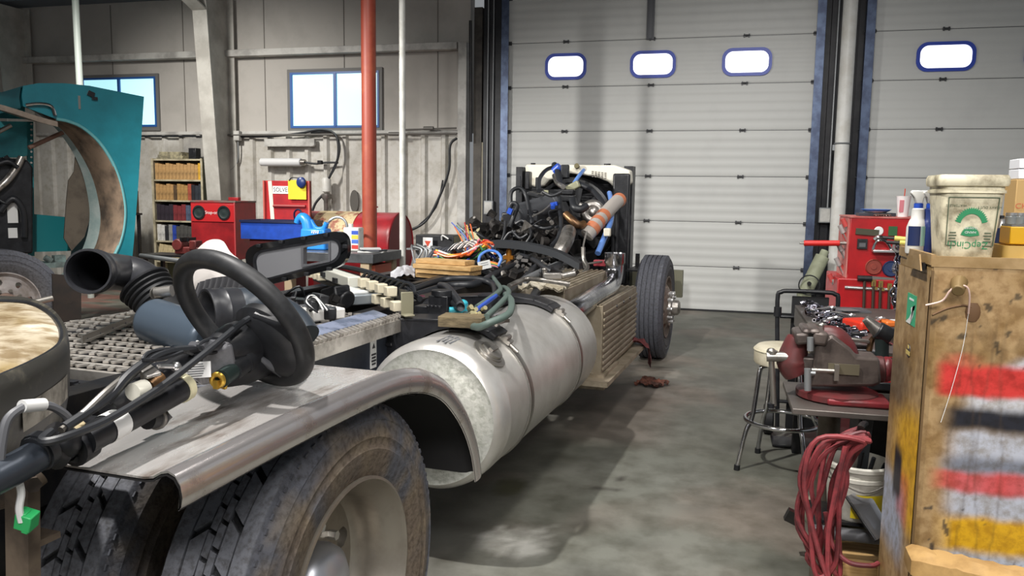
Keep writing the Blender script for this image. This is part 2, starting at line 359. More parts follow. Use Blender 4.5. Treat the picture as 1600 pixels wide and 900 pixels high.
# sectional overhead doors
M_door = mat('white_door_panel', 'c4c5c2', .5, col2='b9bab8', nscale=1.6, nlo=.5, nhi=.85)
M_hinge = mat('door_hinge', '4c4d4f', .45, .5)
PH = .61
def gdoor(n, x0, x1, wins, hinges, tracks):
    D = Thing('door_%d' % n, None, None, ((x0+x1)/2, DY, 0), kind='structure')
    for k in range(8):
        b = B(); z0 = k*PH+.004; z1 = (k+1)*PH-.004; pr = [(0, z0), (.004, z0+.008)]
        zz = z0+.02; j = 0
        while zz < z1-.04:
            d = .004 if j % 2 else .0062
            pr += [(d, zz), (d, zz+.05)]; zz += .058; j += 1
        pr += [(.004, z1-.008), (0, z1)]
        n_ = len(pr)
        b.add([V(xx, DY-p[0], p[1]) for xx in (x0, x1) for p in pr], [(i, i+1, n_+i+1, n_+i) for i in range(n_-1)])
        b.box(((x0+x1)/2, DY+.025, (z0+z1)/2), (x1-x0, .05, z1-z0))
        D.part('door_panel', b, M_door)
        if k: D.part('panel_joint', B().box(((x0+x1)/2, DY+.012, k*PH), (x1-x0, .02, .012)), M_hinge)
    for hxp in hinges:
        for k in range(1, 8):
            b = B(); b.box((hxp, DY-.014, k*PH), (.075, .012, .03)); b.cyl((hxp-.042, DY-.02, k*PH), (hxp+.042, DY-.02, k*PH), .012, n=8); b.box((hxp-.03, DY-.017, k*PH), (.018, .02, .046)); b.box((hxp+.03, DY-.017, k*PH), (.018, .02, .046))
            D.part('hinge', b, M_hinge)
    for (a, c) in wins:
        o = rrect(a, 3.145, c, 3.505, .13, 7); i = rrect(a+.042, 3.187, c-.042, 3.463, .1, 7)
        f = D.part('window_rim', B().hole(o, i, (0, DY, 0), X, Z, -Y, .03), M_rblue)
        D.part('window_pane', B().prism(i, (0, DY, 0), X, Z, -Y, .016), M_glowd, parent=f)
    for (tx, s) in tracks:
        b = B(); b.box((tx, DY-.05, 2.4), (.012, .1, 4.8)); b.box((tx-s*.05, DY-.1, 2.4), (.10, .012, 4.8)); b.box((tx-s*.02, DY-.02, 2.4), (.05, .012, 4.8)); D.part('door_track', b, M_galv)
        for k in range(1, 8):
            b = B(); b.cyl((tx-s*.13, DY-.03, k*PH), (tx+s*.02, DY-.03, k*PH), .012, n=8); b.box((tx-s*.09, DY-.018, k*PH), (.07, .02, .05)); b.cyl((tx-s*.02, DY-.05, k*PH), (tx-s*.0, DY-.05, k*PH), .024, n=10); D.part('track_roller', b, M_hinge)
    D.part('bottom_seal', B().box(((x0+x1)/2, DY+.01, .012), (x1-x0, .06, .024)), M_blackr)
    return D
d1 = gdoor(1, -3.03, 1.2, [(-2.44, -1.86), (-1.26, -.65), (-.05, .58)], [-2.15, -.97, .25], [(-3.05, -1), (1.2, 1)])
b = B(); b.box((-1.0, DY-.03, 4.2), (.10, .03, 1.1)); b.box((-1.0, DY-.05, 4.2), (.05, .03, 1.08)); d1.part('lift_arm', b, mat('lift_arm_steel', '55565a', .45, .4))
gdoor(2, 1.72, 5.97, [(2.3, 2.97), (3.5, 4.15)], [2.62, 3.8], [(1.69, -1)])
# conduits and pipes fixed to the jambs
def pipe(name, label, cat, pts, r, m, n=10, F=IDM, sm=0, extra=None, group=None):
    b = B().tube(pts, r, n, sm)
    if extra: extra(b)
    return solo(name, label, cat, b, m, F=F, group=group)
pipe('conduit_pipe', 'thin grey conduit up the dark left door jamb, left of two', 'conduit', [(-3.28, 11.22, 1.45), (-3.28, 11.22, 5)], .011, M_conduit)
pipe('conduit_pipe', 'thin grey conduit up the dark left door jamb beside its double', 'conduit', [(-3.2, 11.22, 1.45), (-3.2, 11.22, 5)], .011, M_conduit)
T_ = Thing('switch_box', 'small grey switch box at the foot of the left jamb conduits', 'switch box', (-3.24, 11.22, 1.3))
T_.part('box_body', B().box((-3.24, 11.2, 1.36), (.14, .07, .2)), M_conduit, bev=.008); T_.part('cover_plate', B().box((-3.24, 11.162, 1.36), (.11, .006, .16)), M_trimw)
pipe('conduit_pipe', 'thin conduit just left of the white pipe between the doors', 'conduit', [(1.36, 11.17, 1.42), (1.36, 11.17, 5)], .012, M_conduit)
T_ = Thing('switch_box', 'grey electrical box on the conduit beside the white pipe', 'switch box', (1.33, 11.12, 1.26))
T_.part('box_body', B().box((1.33, 11.16, 1.34), (.15, .08, .2)), M_conduit, bev=.008); T_.part('cover_plate', B().box((1.33, 11.117, 1.34), (.12, .006, .17)), M_trimw)
T_ = Thing('drain_pipe', 'thick white vertical pipe between the two overhead doors', 'pipe', (1.47, 11.0, 0))
T_.part('pipe_body', B().cyl((1.47, 11.0, 0), (1.47, 11.0, 5.5), .088, n=24), M_white)
b = B().torus((1.47, 11.0, 2.25), Z, .09, .012, 28, 6); b.box((1.37, 11.0, 2.2), (.03, .03, .07)); T_.part('pipe_clamp', b, M_conduit)
pipe('support_pole', 'tall rust red steel post in front of the back wall', 'post', [(-3.65, 8.0, 0), (-3.65, 8.0, 5.5)], .078, mat('red_post', '94402f', .5, col2='a5563a', nscale=3, nlo=.5, nhi=.7), 28, extra=lambda b: b.box((-3.65, 8, .01), (.3, .3, .02)))
pipe('support_pole', 'slim white pole right of the rust red post', 'pole', [(-3.27, 8.0, 0), (-3.27, 8.0, 5.5)], .033, mat('pole_white', 'cfcfca', .45, col2='b5b5ae', nscale=6), 20, extra=lambda b: (b.box((-3.27, 8, .01), (.2, .2, .02)), b.cyl((-3.27, 8, 1.4), (-3.27, 8, 1.44), .037, n=20)))
pipe('support_pole', 'slim pale pole rising behind the raised teal hood', 'pole', [(-8.66, 9.5, 0), (-8.7, 9.5, 5.5)], .045, mat('pole_pale', 'c3cdc6', .45), 20)
# ================================================================ TRUCK CHASSIS (truck frame coordinates)
M_frame = mat('frame_black', '1d1e22', .42, .2, col2='38342f', nscale=7, nlo=.45, nhi=.75, bump=.1)
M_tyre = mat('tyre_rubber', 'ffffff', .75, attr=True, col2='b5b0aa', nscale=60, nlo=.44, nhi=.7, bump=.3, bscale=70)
M_rim = mat('dull_wheel_metal', 'a39c91', .36, .75, col2='7d756a', nscale=5, nlo=.42, nhi=.75, rvar=.15)
M_hub = mat('bright_hub', 'd8d8d8', .28, .9)
M_alu = mat('aluminium_tank', 'dfddd9', .28, .62, col2='bdbab4', nscale=3.2, nlo=.42, nhi=.75, rvar=.16, bump=.05, bscale=90)
M_aluend = mat('aluminium_tank_end', 'd9dad2', .42, .55, col2='b4b6ac', nscale=38, nlo=.45, nhi=.62, rvar=.15, bump=.15, bscale=60)
M_fend = mat('dirty_stainless', 'd2cecb', .26, .55, col2='6b6058', nscale=5, nlo=.50, nhi=.66, rvar=.3, bump=.08, bscale=30, stretch=(2.6, .7, 1), detail=8)
M_chrome = mat('chrome', 'd6d6d8', .12, 1, col2='9a9aa0', nscale=4, rvar=.1)
M_strap = mat('steel_strap', 'a09c96', .35, .85)
M_grate = mat('grip_aluminium', 'c9c4bd', .4, .6, col2='9c968e', nscale=12)
M_boxd = mat('dark_plastic', '2e3440', .5, col2='1f232c', nscale=6, bump=.08)
M_tan = mat('tan_heat_shield', 'a79c8a', .5, .35, col2='82765f', nscale=4, nlo=.4, nhi=.7)
M_pl = mat('satin_black_plastic', '1b1c1f', .38, col2='28292c', nscale=20)
M_hose = mat('black_hose', '24262a', .45)
M_hoseg = mat('grey_green_hose', '55655f', .5)
M_silver = mat('cast_silver', 'b4b0ab', .35, .8, col2='77736d', nscale=9)
M_eng = mat('engine_iron', '3d3a38', .5, .4, col2='1e1d1d', nscale=9, bump=.4, bscale=30)
M_bronze = mat('hot_bronze', '8d6c4a', .4, .7, col2='5b4331', nscale=8)
M_lblue = mat('blue_hose', '5f86c9', .35)
M_dblue = mat('bright_blue_plastic', '2c52b8', .35)
M_orange = mat('orange_silicone', 'b8704f', .5)
M_ghose = mat('grey_silicone', 'a39d97', .5)
M_cream = mat('aged_white_plastic', 'dcd9cb', .4, col2='b7a57f', nscale=3, nlo=.5, nhi=.75)
M_labelw = mat('label_white', 'e2e2e0', .5)
M_ink = mat('label_ink', '3a3a3e', .6)
M_inkr = mat('label_red', 'c4442a', .5)

TK = Thing('truck_chassis', 'stripped black truck chassis without its cab, engine showing, facing the overhead door', 'truck', (0, 0, 0), TRK)
def tyre_colour(p, kind):
    r = math.hypot(p.y, p.z); c = hx('50525a')
    if kind == 'steer': return mixc(c, hx('55514c'), .5*sstep(.45, .3, r))
    if r > .470 and -.245 < p.x < -.03: return hx('6a6c73') if r > .491 else hx('1d1e21')  # tread tops lighter, grooves near black: gap shade put into the colour
    a = math.atan2(p.z, p.y)
    k = sstep(.45, .40, r)*sstep(.35, .6, nz(math.cos(a)*2.2, math.sin(a)*2.2, 3))
    c = mixc(c, hx('6a5c4c'), .85*k); c = mixc(c, hx('7a6d5a'), .5*sstep(.5, .62, nz(p.y*14, p.z*14, p.x*9))*sstep(.485, .46, r)); return c
def tyre(kind):
    b = B(); w = .27; R = .495
    side = [(.286, -.05), (.292, -.022), (.315, -.012), (.36, -.002), (.372, 0), (.376, -.003), (.40, -.003), (.404, 0), (.425, -.004), (.448, -.008), (.452, -.005), (.468, -.014), (.484, -.026)]
    back = [(r, -w-x) for r, x in reversed(side)]
    if kind == 'steer':
        ed = []; xs = -.03; ed.append((R, xs))
        for k in range(5):
            a = -.03-(k+1)*.042+.002
            if k < 4: ed += [(R+.0015, a+.005), (R-.013, a+.003), (R-.013, a-.005), (R+.0015, a-.007)]
        ed.append((R, -w+.03)); b.lathe(side+ed+back, ax=X, n=72)
    else:
        g = R-.015
        ed = [(R-.003, -.03), (R, -.034), (R, -.072), (g, -.074), (g, -w+.074), (R, -w+.072), (R, -w+.034), (R-.003, -w+.03)]
        b.lathe(side+ed+back, ax=X, n=72)
        def blk(a0, a1, x0, x1, sk=0):
            vs = []
            for r in (g-.002, R):
                e = .0 if r < R-.01 else .03
                for (x, aa) in ((x0, a0+sk), (x1, a0), (x1, a1), (x0, a1+sk)):
                    m = (a0+a1)/2+sk/2; aa = aa+(m-aa)*e; vs.append(V(x, r*math.cos(aa), r*math.sin(aa)))
            b.add(vs, [(0, 1, 2, 3), (7, 6, 5, 4), (0, 4, 5, 1), (1, 5, 6, 2), (2, 6, 7, 3), (3, 7, 4, 0)])
        NB = 26; s = 2*PI/NB; xa = [-.077, -.114, -.1345, -.1555, -.193]
        for k in range(NB):
            a = k*s
            blk(a, a+s*.84, xa[0], xa[1]+.002, .25*s); blk(a+.5*s, a+1.34*s, xa[3]-.002, xa[4], -.25*s)
            for q in range(2):
                aa = a+q*s/2
                blk(aa+.1*s, aa+.53*s, xa[1]-.002, xa[2]+.0015, .05*s); blk(aa+.30*s, aa+.73*s, xa[2]-.0015, xa[3]+.002, .05*s)
        for k in range(90):                      # shoulder notches as small raised bars
            a = 2*PI*k/90; r = .478
            b.box((-.0225, r*math.cos(a), r*math.sin(a)), (.005, .012, .014), (a, 0, 0))
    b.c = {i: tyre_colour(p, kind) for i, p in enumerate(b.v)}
    return b
def shift(b, d, flip=False):
    o = B(); o.v = [V((-p.x if flip else p.x), p.y, p.z)+V(d) for p in b.v]; o.f = [tuple(reversed(f)) if flip else f for f in b.f]; o.mi = b.mi; o.c = b.c; return o
RZ = .495
rimb = B().lathe([(.283, -.24), (.286, -.05), (.298, -.018), (.298, -.010), (.290, -.008), (.283, -.02), (.278, -.045), (.262, -.06), (.252, -.12), (.25, -.15), (.235, -.168), (.21, -.172), (.15, -.165), (.105, -.16), (.10, -.18), (.13, -.2), (.22, -.2), (.262, -.18), (.27, -.24), (.283, -.24)], ax=X, n=64)
cut = B()
for k in range(8):
    a = 2*PI*(k+.28)/8; cut.sph((-.17, .193*math.cos(a), .193*math.sin(a)), (.06, .032, .032), 14)
rimd = boolean(rimb, cut)
hubb = B().lathe([(.105, -.175), (.108, -.13), (.10, -.10), (.07, -.075), (.03, -.065), (.0005, -.064)], ax=X, n=40)
nuts = []
for k in range(10):
    a = 2*PI*k/10; nuts.append(B()); nuts[-1].cyl((-.168, .142*math.cos(a), .142*math.sin(a)), (-.14, .142*math.cos(a), .142*math.sin(a)), .014, n=6)
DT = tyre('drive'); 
def wheel(x, flip, full, y=0.03):
    e = TK.part('dual_wheel_rim', shift(rimd, (x, y, RZ), flip), M_rim)
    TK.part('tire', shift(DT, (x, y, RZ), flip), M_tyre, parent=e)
    if full: TK.part('hub_cover', shift(hubb, (x, y, RZ), flip), mat('satin_hub', 'bfc1c8', .36, .8), parent=e); [TK.part('lug_nut', shift(q, (x, y, RZ), flip), M_hub, parent=e) for q in nuts]
wheel(1.225, False, True); wheel(.845, False, False); wheel(-1.225, True, False); wheel(-.845, True, False)
# steer wheels
ST = tyre('steer')
rs = B().lathe([(.283, -.23), (.286, -.05), (.298, -.018), (.298, -.010), (.288, -.01), (.276, -.04), (.262, -.055), (.24, -.05), (.20, -.02), (.16, .0), (.15, .004), (.11, .006), (.11, -.03), (.20, -.06), (.27, -.09), (.275, -.23), (.283, -.23)], ax=X, n=56)
cut = B()
for k in range(8):
    a = 2*PI*(k+.2)/8; cut.sph((-.035, .208*math.cos(a), .208*math.sin(a)), (.06, .03, .03), 12)
rs = boolean(rs, cut)
hs = B().lathe([(.115, 0), (.11, .03), (.075, .04), (.07, .09), (.05, .105), (.0005, .108)], ax=X, n=28)
ns = []
for k in range(10):
    a = 2*PI*k/10; ns.append(B()); ns[-1].cyl((.0, .14*math.cos(a), .14*math.sin(a)), (.05, .14*math.cos(a), .14*math.sin(a)), .017, n=6)
for x, fl in ((1.225, False), (-1.225, True)):
    y = 5.95
    e = TK.part('steer_wheel_rim', shift(rs, (x, y, RZ), fl), mat('brown_grey_wheel', '8d8178', .45, .6, col2='6a5148', nscale=5))
    TK.part('tire', shift(ST, (x, y, RZ), fl), M_tyre, parent=e)
    TK.part('hub', shift(hs, (x, y, RZ), fl), M_silver, parent=e); [TK.part('lug_nut', shift(q, (x, y, RZ), fl), M_hub, parent=e) for q in ns]
# frame
for sx in (1, -1):
    b = B(); b.box((sx*.43, 2.85, .85), (.012, 7.7, .27)); b.box((sx*.39, 2.85, .98), (.09, 7.7, .012)); b.box((sx*.39, 2.85, .72), (.09, 7.7, .012))
    for k in range(26): b.cyl((sx*.43, -.7+k*.28, .8+.1*(k % 2)), (sx*.45, -.7+k*.28, .8+.1*(k % 2)), .014, n=6)
    TK.part('frame_rail', b, M_frame)
for y in (-.9, .35, 1.9, 3.05, 4.2, 6.5):
    b = B(); b.box((0, y, .85), (.78, .012, .24)); b.box((0, y+.04, .965), (.78, .08, .012)); b.box((0, y+.04, .735), (.78, .08, .012)); TK.part('crossmember', b, M_frame)
b = B().cyl((-.85, 0.03, RZ), (.85, 0.03, RZ), .075, n=20); b.sph((0, .03, RZ), (.2, .24, .22), 20); TK.part('rear_axle', b, M_frame)
b = B().cyl((0, .2, .58), (0, 4.3, .78), .055, n=18); TK.part('drive_shaft', b, M_frame)
b = B().cyl((-1.0, 5.95, RZ-.1), (1.0, 5.95, RZ-.1), .055, n=16); TK.part('front_axle', b, M_frame)
for sx in (1, -1):
    b = B()
    for k in range(4): b.box((sx*.43, 5.95, .52+k*.025), (.09, 1.3-.2*k, .02))
    TK.part('leaf_spring', b, M_frame)
    b = B().sph((sx*.5, .5, .6), (.13, .13, .15), 20); b.cyl((sx*.5, .5, .42), (sx*.5, .5, .5), .11, n=20); TK.part('air_bag', b, M_blackr)
# rear frame ends
b = B(); b.box((.62, -.75, .80), (.42, .10, .06)); b.box((.72, -.86, .56), (.10, .03, .5)); b.cyl((.42, -.78, .86), (.86, -.78, .86), .028, n=14); TK.part('rear_bracket', b, mat('rusty_bracket', '77695a', .6, .2, col2='4b4038', nscale=6))
b = B(); q = t(36, 850, 1, -.72); b.box(q, (.055, .025, .24), (0, .06, 0)); b.box(q+V(0, .03, .0), (.055, .05, .012)); TK.part('rear_bracket', b, mat('rusty_bracket', '77695a', .6, .2))
b = B().tube([t(-40, 790, 1, -.70), t(20, 772, 1, -.70), t(62, 742, 1, -.66)], .02, 12, 4); b.cyl(t(44, 752, 1, -.70), t(52, 758, 1, -.75), .014, n=6); TK.part('bracket_tube', b, mat('rusty_bracket', '77695a', .6, .2))
# quarter fender over the right dual wheels
prof = [(-.66, 1.035), (-.3, 1.045), (0, 1.047), (.2, 1.04), (.36, 1.01), (.50, .955), (.62, .87), (.72, .77), (.79, .66), (.825, .555)]
pf = [V(0, a, c) for a, c in prof]; pf = smooth(pf, 3)
sec = [(.86, 0), (1.185, .0), (1.205, .004), (1.222, .014), (1.238, .018), (1.253, .012), (1.263, -.004), (1.266, -.024), (1.262, -.042), (1.255, -.05)]
def fendp(p, nrm, s): return V(s[0], 0, 0)+p+nrm*s[1]
rings = []
for i, p in enumerate(pf):
    d = (pf[min(i+1, len(pf)-1)]-pf[max(i-1, 0)]).normalized(); nrm = V(0, -d.z, d.y)
    rings.append([fendp(p, nrm, s) for s in sec]+[fendp(p, nrm, (s[0], s[1]-.004)) for s in reversed(sec)])
fe = None
def fstrip(sl):
    rr0 = []
    for i, p in enumerate(pf):
        d = (pf[min(i+1, len(pf)-1)]-pf[max(i-1, 0)]).normalized(); nrm = V(0, -d.z, d.y)
        rr0.append([fendp(p, nrm, s) for s in sl]+[fendp(p, nrm, (s[0], s[1]-.004)) for s in reversed(sl)])
    return B().skin(rr0, cap0=True, cap1=True)
fe = TK.part('fender', fstrip(sec[:3]), M_fend)
TK.part('fender_lip', fstrip(sec[2:]), mat('polished_lip', 'd9d4d4', .22, .85, col2='98887c', nscale=7, nlo=.5, nhi=.75, rvar=.2), parent=fe)
rings = []
for i, p in enumerate(pf):
    d = (pf[min(i+1, len(pf)-1)]-pf[max(i-1, 0)]).normalized(); nrm = V(0, -d.z, d.y)
    rings.append([fendp(p, nrm, (s[0]-(.004 if s[0] > 1.22 else 0), s[1]-.007)) for s in sec[:-1]]+[fendp(p, nrm, (s[0]-(.004 if s[0] > 1.22 else 0), s[1]-.010)) for s in reversed(sec[:-1])])
TK.part('fender_underside', B().skin(rings, cap0=True, cap1=True), mat('black_underside', '1f1e1f', .8), parent=fe)  # thin black sheet just below the fender skin
b = B()
for y in (-.35, .42):
    zt = 1.0 if y < 0 else .95
    b.tube([(.43, y, .88), (.6, y, zt-.02), (.86, y, zt), (1.2, y, zt)], .022, 10, 4)
TK.part('fender_bracket', b, M_frame, parent=fe)
# fuel tank
tx, tz, tr = .92, .645, .31
y0, y1 = 1.12, 2.86
end = [(.0005, -.02), (.12, -.018), (.22, -.008), (.262, .004), (.278, .0), (.294, .012), (.305, .035), (.31, .06)]
b = B().lathe([(r, y0+h) for r, h in end[:5]], o=(tx, 0, tz), ax=Y, n=72)
te = b
b2 = B().lathe([(r, y0+h) for r, h in end[4:]]+[(.31, y0+.10), (.3115, y0+.105), (.3115, y0+.125), (.31, y0+.13), (.31, (y0+y1)/2), (.31, y1-.06), (.294, y1-.012), (.262, y1-.004), (.0005, y1+.02)], o=(tx, 0, tz), ax=Y, n=72)
tank = TK.part('fuel_tank', b2, M_alu); TK.part('tank_end', te, M_aluend, parent=tank)
for ys in (1.52, 2.42):
    b = B().lathe([(.311, ys-.025), (.315, ys-.024), (.315, ys+.024), (.311, ys+.025)], o=(tx, 0, tz), ax=Y, n=72, a0=0)
    b.lathe([(.316, ys-.008), (.318, ys), (.316, ys+.008)], o=(tx, 0, tz), ax=Y, n=72)
    a = math.radians(58); c = V(tx+.325*math.cos(a), ys, tz+.325*math.sin(a))
    b.box(c, (.09, .05, .018), (0, -a+PI/2, 0)); b.cyl(c+V(-.05, -.0, .04), c+V(.07, 0, -.06), .008, n=8); b.cyl(c+V(.02, -.03, .0), c+V(.02, .03, 0), .012, n=8)
    TK.part('tank_strap', b, M_strap)
    arc = [(tx+.318*math.cos(math.radians(q)), tz+.318*math.sin(math.radians(q))) for q in range(60, 181, 6)]
    poly = [(tx-.318, .36), (.445, .36), (.445, .965), (.66, .985), (.86, .992), (.98, .98), (1.06, .955), (1.09, .935)]+arc
    b = B(); b.prism(poly, (0, ys-.09, 0), X, Z, Y, .012); b.prism(poly, (0, ys+.055, 0), X, Z, Y, .012)
    top = [(.445, .965), (.66, .985), (.86, .992), (.98, .98), (1.06, .955), (1.09, .935)]
    for k in range(len(top)-1): b.beam((top[k][0], ys-.015, top[k][1]), (top[k+1][0], ys-.015, top[k+1][1]), .155, .012)
    for zz in (.80, .86, .91): b.beam((.46, ys-.095, zz), (.60, ys-.095, zz+.008), .014, .016)
    TK.part('tank_bracket', b, M_blk, bev=.003)
a = math.radians(52); cn = V(math.cos(a), 0, math.sin(a)); cp = V(tx, 1.30, tz)+cn*.308
b = B(); b.lathe([(.078, 0), (.078, .005), (.058, .007), (.056, .012), (.05, .014), (.049, .026), (.043, .03), (.0005, .03)], o=cp, ax=cn, n=28)
u, v, d = frame_of(cn); b.box(cp+cn*.033, (.02, .07, .010), Matrix((cn.cross(Y).normalized(), Y, cn)).transposed())
TK.part('fuel_cap', b, M_strap, parent=tank)
b = B()
for q in range(4):
    aa = math.radians(86-q*3); c = V(tx, 1.22+.0*q, tz)+V(math.cos(aa), 0, math.sin(aa))*.3115; b.box(c, (.008, .14-.03*(q % 2), .001), (0, PI/2-aa, 0))
TK.part('tank_stencil', b, mat('grey_stencil', '6a6c70', .6), parent=tank)
# catwalk deck: grip grating with a serrated edge, on two cross supports
gx0, gx1, gy0, gy1, gz = -.60, .64, .12, 1.50, .985
b = B()
b.box(((gx0+gx1)/2, gy0+.006, gz-.028), (gx1-gx0, .012, .056)); b.box(((gx0+gx1)/2, gy1-.006, gz-.028), (gx1-gx0, .012, .056))
b.box((gx0+.006, (gy0+gy1)/2, gz-.028), (.012, gy1-gy0, .056)); b.box((gx1-.006, (gy0+gy1)/2, gz-.028), (.012, gy1-gy0, .056))
nx, ny = 30, 17
for j in range(ny):
    yy = gy0+.04+j*(gy1-gy0-.08)/(ny-1)
    b.box(((gx0+gx1)/2, yy-.026, gz-.004), (gx1-gx0-.02, .022, .005))
    for i in range(nx):
        xx = gx0+.03+i*(gx1-gx0-.06)/(nx-1)+(.5*(j % 2))*(gx1-gx0-.06)/(nx-1)
        if xx > gx1-.02: continue
        b.box((xx, yy, gz+.004), (.017, .034, .007), (0, 0, .5 if (i+j) % 2 else -.5))
deck = TK.part('deck_grating', b, M_grate)
b = B()
for k in range(46): b.box((gx1-.02, gy0+.02+k*.0297, gz+.012), (.03, .015, .016), (0, .35, 0))
TK.part('serrated_edge', b, M_grate, parent=deck)
b = B(); b.box((0, .06, .955), (1.16, .05, .02)); b.box((0, .06, .90), (1.16, .012, .1))
for k in range(26): b.box((-.56+k*.045, .045, .968), (.024, .02, .006))
TK.part('deck_support', b, M_blk)
b = B(); b.box((.34, .98, .80), (.46, 1.02, .30)); b.box((.575, .98, .93), (.02, 1.03, .03)); b.box((.575, .98, .67), (.02, 1.03, .03))
bb = TK.part('battery_box', b, M_boxd, bev=.008)
b = B(); b.box((.572, 1.30, .86), (.004, .052, .15)); TK.part('warning_label', b, M_labelw, parent=bb, label='white warning label with orange header')
b = B(); b.box((.5745, 1.30, .922), (.002, .046, .020)); TK.part('label_header', b, M_inkr, parent=bb)
b = B()
for k in range(4): b.box((.5745, 1.30, .845-.014*k), (.002, .040-.006*(k % 2), .008))
TK.part('warning_symbol', B().prism([(-.012, 0), (.012, 0), (0, .022)], (.574, 1.30, .872), Y, Z, X, .002), M_ink, parent=bb); TK.part('label_print', b, M_ink, parent=bb)
# exhaust aftertreatment covers in ribbed tan metal, and the chrome exhaust pipe
b = B(); b.box((.80, 3.65, .895), (.36, 1.35, .15)); 
for k in range(9): b.box((.635+k*.041, 3.65, .975), (.020, 1.33, .012))
up = TK.part('upper_step_box', b, M_tan, bev=.008)
b = B(); b.cyl((.72, 2.972, .90), (.72, 2.95, .90), .016, n=8); b.cyl((.9, 2.972, .86), (.9, 2.95, .86), .012, n=8); TK.part('cover_bolts', b, M_frame, parent=up)
b = B(); b.box((.96, 3.98, .60), (.36, 1.25, .46))
for k in range(10): b.box((1.145, 3.98, .405+k*.041), (.014, 1.22, .022))
for k in range(8): b.box((.80+k*.045, 3.98, .832), (.022, 1.23, .01))
lo = TK.part('lower_step_box', b, M_tan, bev=.006)
b = B()
for k in range(3): b.cyl((1.15, 3.75+k*.25, .78-.0*k), (1.158, 3.75+k*.25, .78), .012, n=8)
TK.part('cover_bolts', b, M_frame, parent=lo)
b = B(); b.box((1.12, 3.9, .345), (.20, 1.45, .03)); b.box((1.02, 3.55, .33), (.3, .5, .1)); TK.part('step_plate', b, mat('tan_step', 'b3a692', .5, .3, col2='8d826d', nscale=6), parent=lo)
b = B(); b.tube([(.9, 2.75, .80), (1.03, 2.95, .84), (1.04, 3.5, .865), (1.04, 3.95, .875), (1.04, 4.1, .90), (1.04, 4.18, .97), (1.04, 4.19, 1.05)], .068, 22, 6)
b.lathe([(.068, 0), (.078, .02), (.078, .09), (.07, .092), (.066, .08)], o=(1.04, 4.19, 1.03), n=24)
TK.part('exhaust_pipe', b, M_chrome)
# front bracket behind the steer tyre
b = B(); b.box((.9, 6.62, .64), (.72, .012, .26)); b.box((1.2, 6.58, .66), (.15, .08, .28)); TK.part('bumper_bracket', b, mat('olive_steel', '7b7a68', .5, .4))
b = B(); b.box((.86, 6.2, .83), (.12, .5, .015)); b.box((.84, 6.35, .9), (.04, .03, .14)); b.cyl((.84, 6.33, .93), (.84, 6.38, .93), .02, n=10); TK.part('front_bracket', b, M_frame)

# ---------------- engine bay
def E(x, y, py=5.6): return t(x, y, 1, py)
def hose(name, pts, r, m, py=5.5, n=8, parent=None):
    P = []
    for i, p in enumerate(pts): P.append(E(p[0], p[1], p[2] if len(p) > 2 else py))
    return TK.part(name, B().tube(P, r, n, 5), m, parent=parent)
b = B(); b.box((.0, 5.5, .88), (.62, 1.2, .46)); b.box((.0, 5.5, 1.18), (.44, 1.15, .22)); b.box((0, 5.5, .6), (.4, 1.0, .2))
rr = random.Random(3)
for k in range(90):
    p = (rr.uniform(-.42, .5), rr.uniform(4.78, 4.98), rr.uniform(.78, 1.38)); s = rr.uniform(.02, .07)
    if rr.random() < .55: b.cyl(p, (p[0]+rr.uniform(-.08, .08), p[1]-rr.uniform(.02, .1), p[2]+rr.uniform(-.05, .05)), s*.6, n=10)
    else: b.box(p, (s*1.6, s, s), (rr.random(), rr.random(), rr.random()))
engine = TK.part('engine_block', b, M_eng)
b = B(); b.box((.02, 5.5, 1.33), (.34, 1.05, .12))
for k in range(5): b.box((.02, 5.05+k*.2, 1.40), (.30, .05, .03))
TK.part('valve_cover', b, M_blk, bev=.02)
b = B()
for k in range(34):
    p = V(rr.uniform(-.35, .45), rr.uniform(4.72, 4.9), rr.uniform(.82, 1.35)); q = p+V(rr.uniform(-.22, .22), rr.uniform(-.08, .1), rr.uniform(-.16, .16)); m_ = (p+q)/2+V(rr.uniform(-.06, .06), -.05, rr.uniform(-.05, .08))
    b.tube([p, m_, q], rr.choice([.006, .009, .014]), 6, 4)
TK.part('engine_wiring', b, M_hose, kind='stuff')
b = B()
for k in range(26):
    p = V(rr.uniform(-.4, .5), rr.uniform(4.70, 4.86), rr.uniform(.8, 1.4)); b.cyl(p, p+V(rr.uniform(-.03, .03), -.03, rr.uniform(-.03, .03)), rr.uniform(.008, .02), n=8)
TK.part('engine_fittings', b, M_silver, kind='stuff')
# radiator, shroud and header tank
b = B(); b.box((.14, 6.48, 1.22), (1.15, .09, 1.16)); b.box((.72, 6.42, 1.24), (.09, .16, 1.22)); b.box((-.44, 6.42, 1.24), (.07, .16, 1.2))
for k in range(40): b.box((.14, 6.43, .72+k*.026), (1.05, .01, .004))
rad = TK.part('radiator', b, M_blk, bev=.012)
b = B().lathe([(.40, 0), (.44, .02), (.46, .12), (.43, .16)], o=(.16, 6.22, 1.28), ax=Y, n=48); TK.part('fan_shroud', b, M_pl)
b = B()
for k in range(9):
    a = 2*PI*k/9; b.box((.16+.2*math.cos(a), 6.27, 1.28+.2*math.sin(a)), (.32, .012, .1), (.0, -a, 0))
b.cyl((.16, 6.2, 1.28), (.16, 6.34, 1.28), .08, n=18); TK.part('fan', b, M_pl)
PY = 6.2
hp = [(820, 259), (823, 257), (960, 258), (984, 266), (985, 285), (972, 298), (962, 296), (950, 284), (930, 276), (900, 272), (884, 270), (884, 276), (858, 281), (850, 290), (836, 292), (826, 288), (821, 272)]
pp = [t(x, y, 1, PY, ) for x, y in hp]
b = B().prism([(p.x, p.z) for p in pp], (0, PY, 0), X, Z, Y, .16)
tk = TK.part('header_tank', b, M_cream, bev=.018)
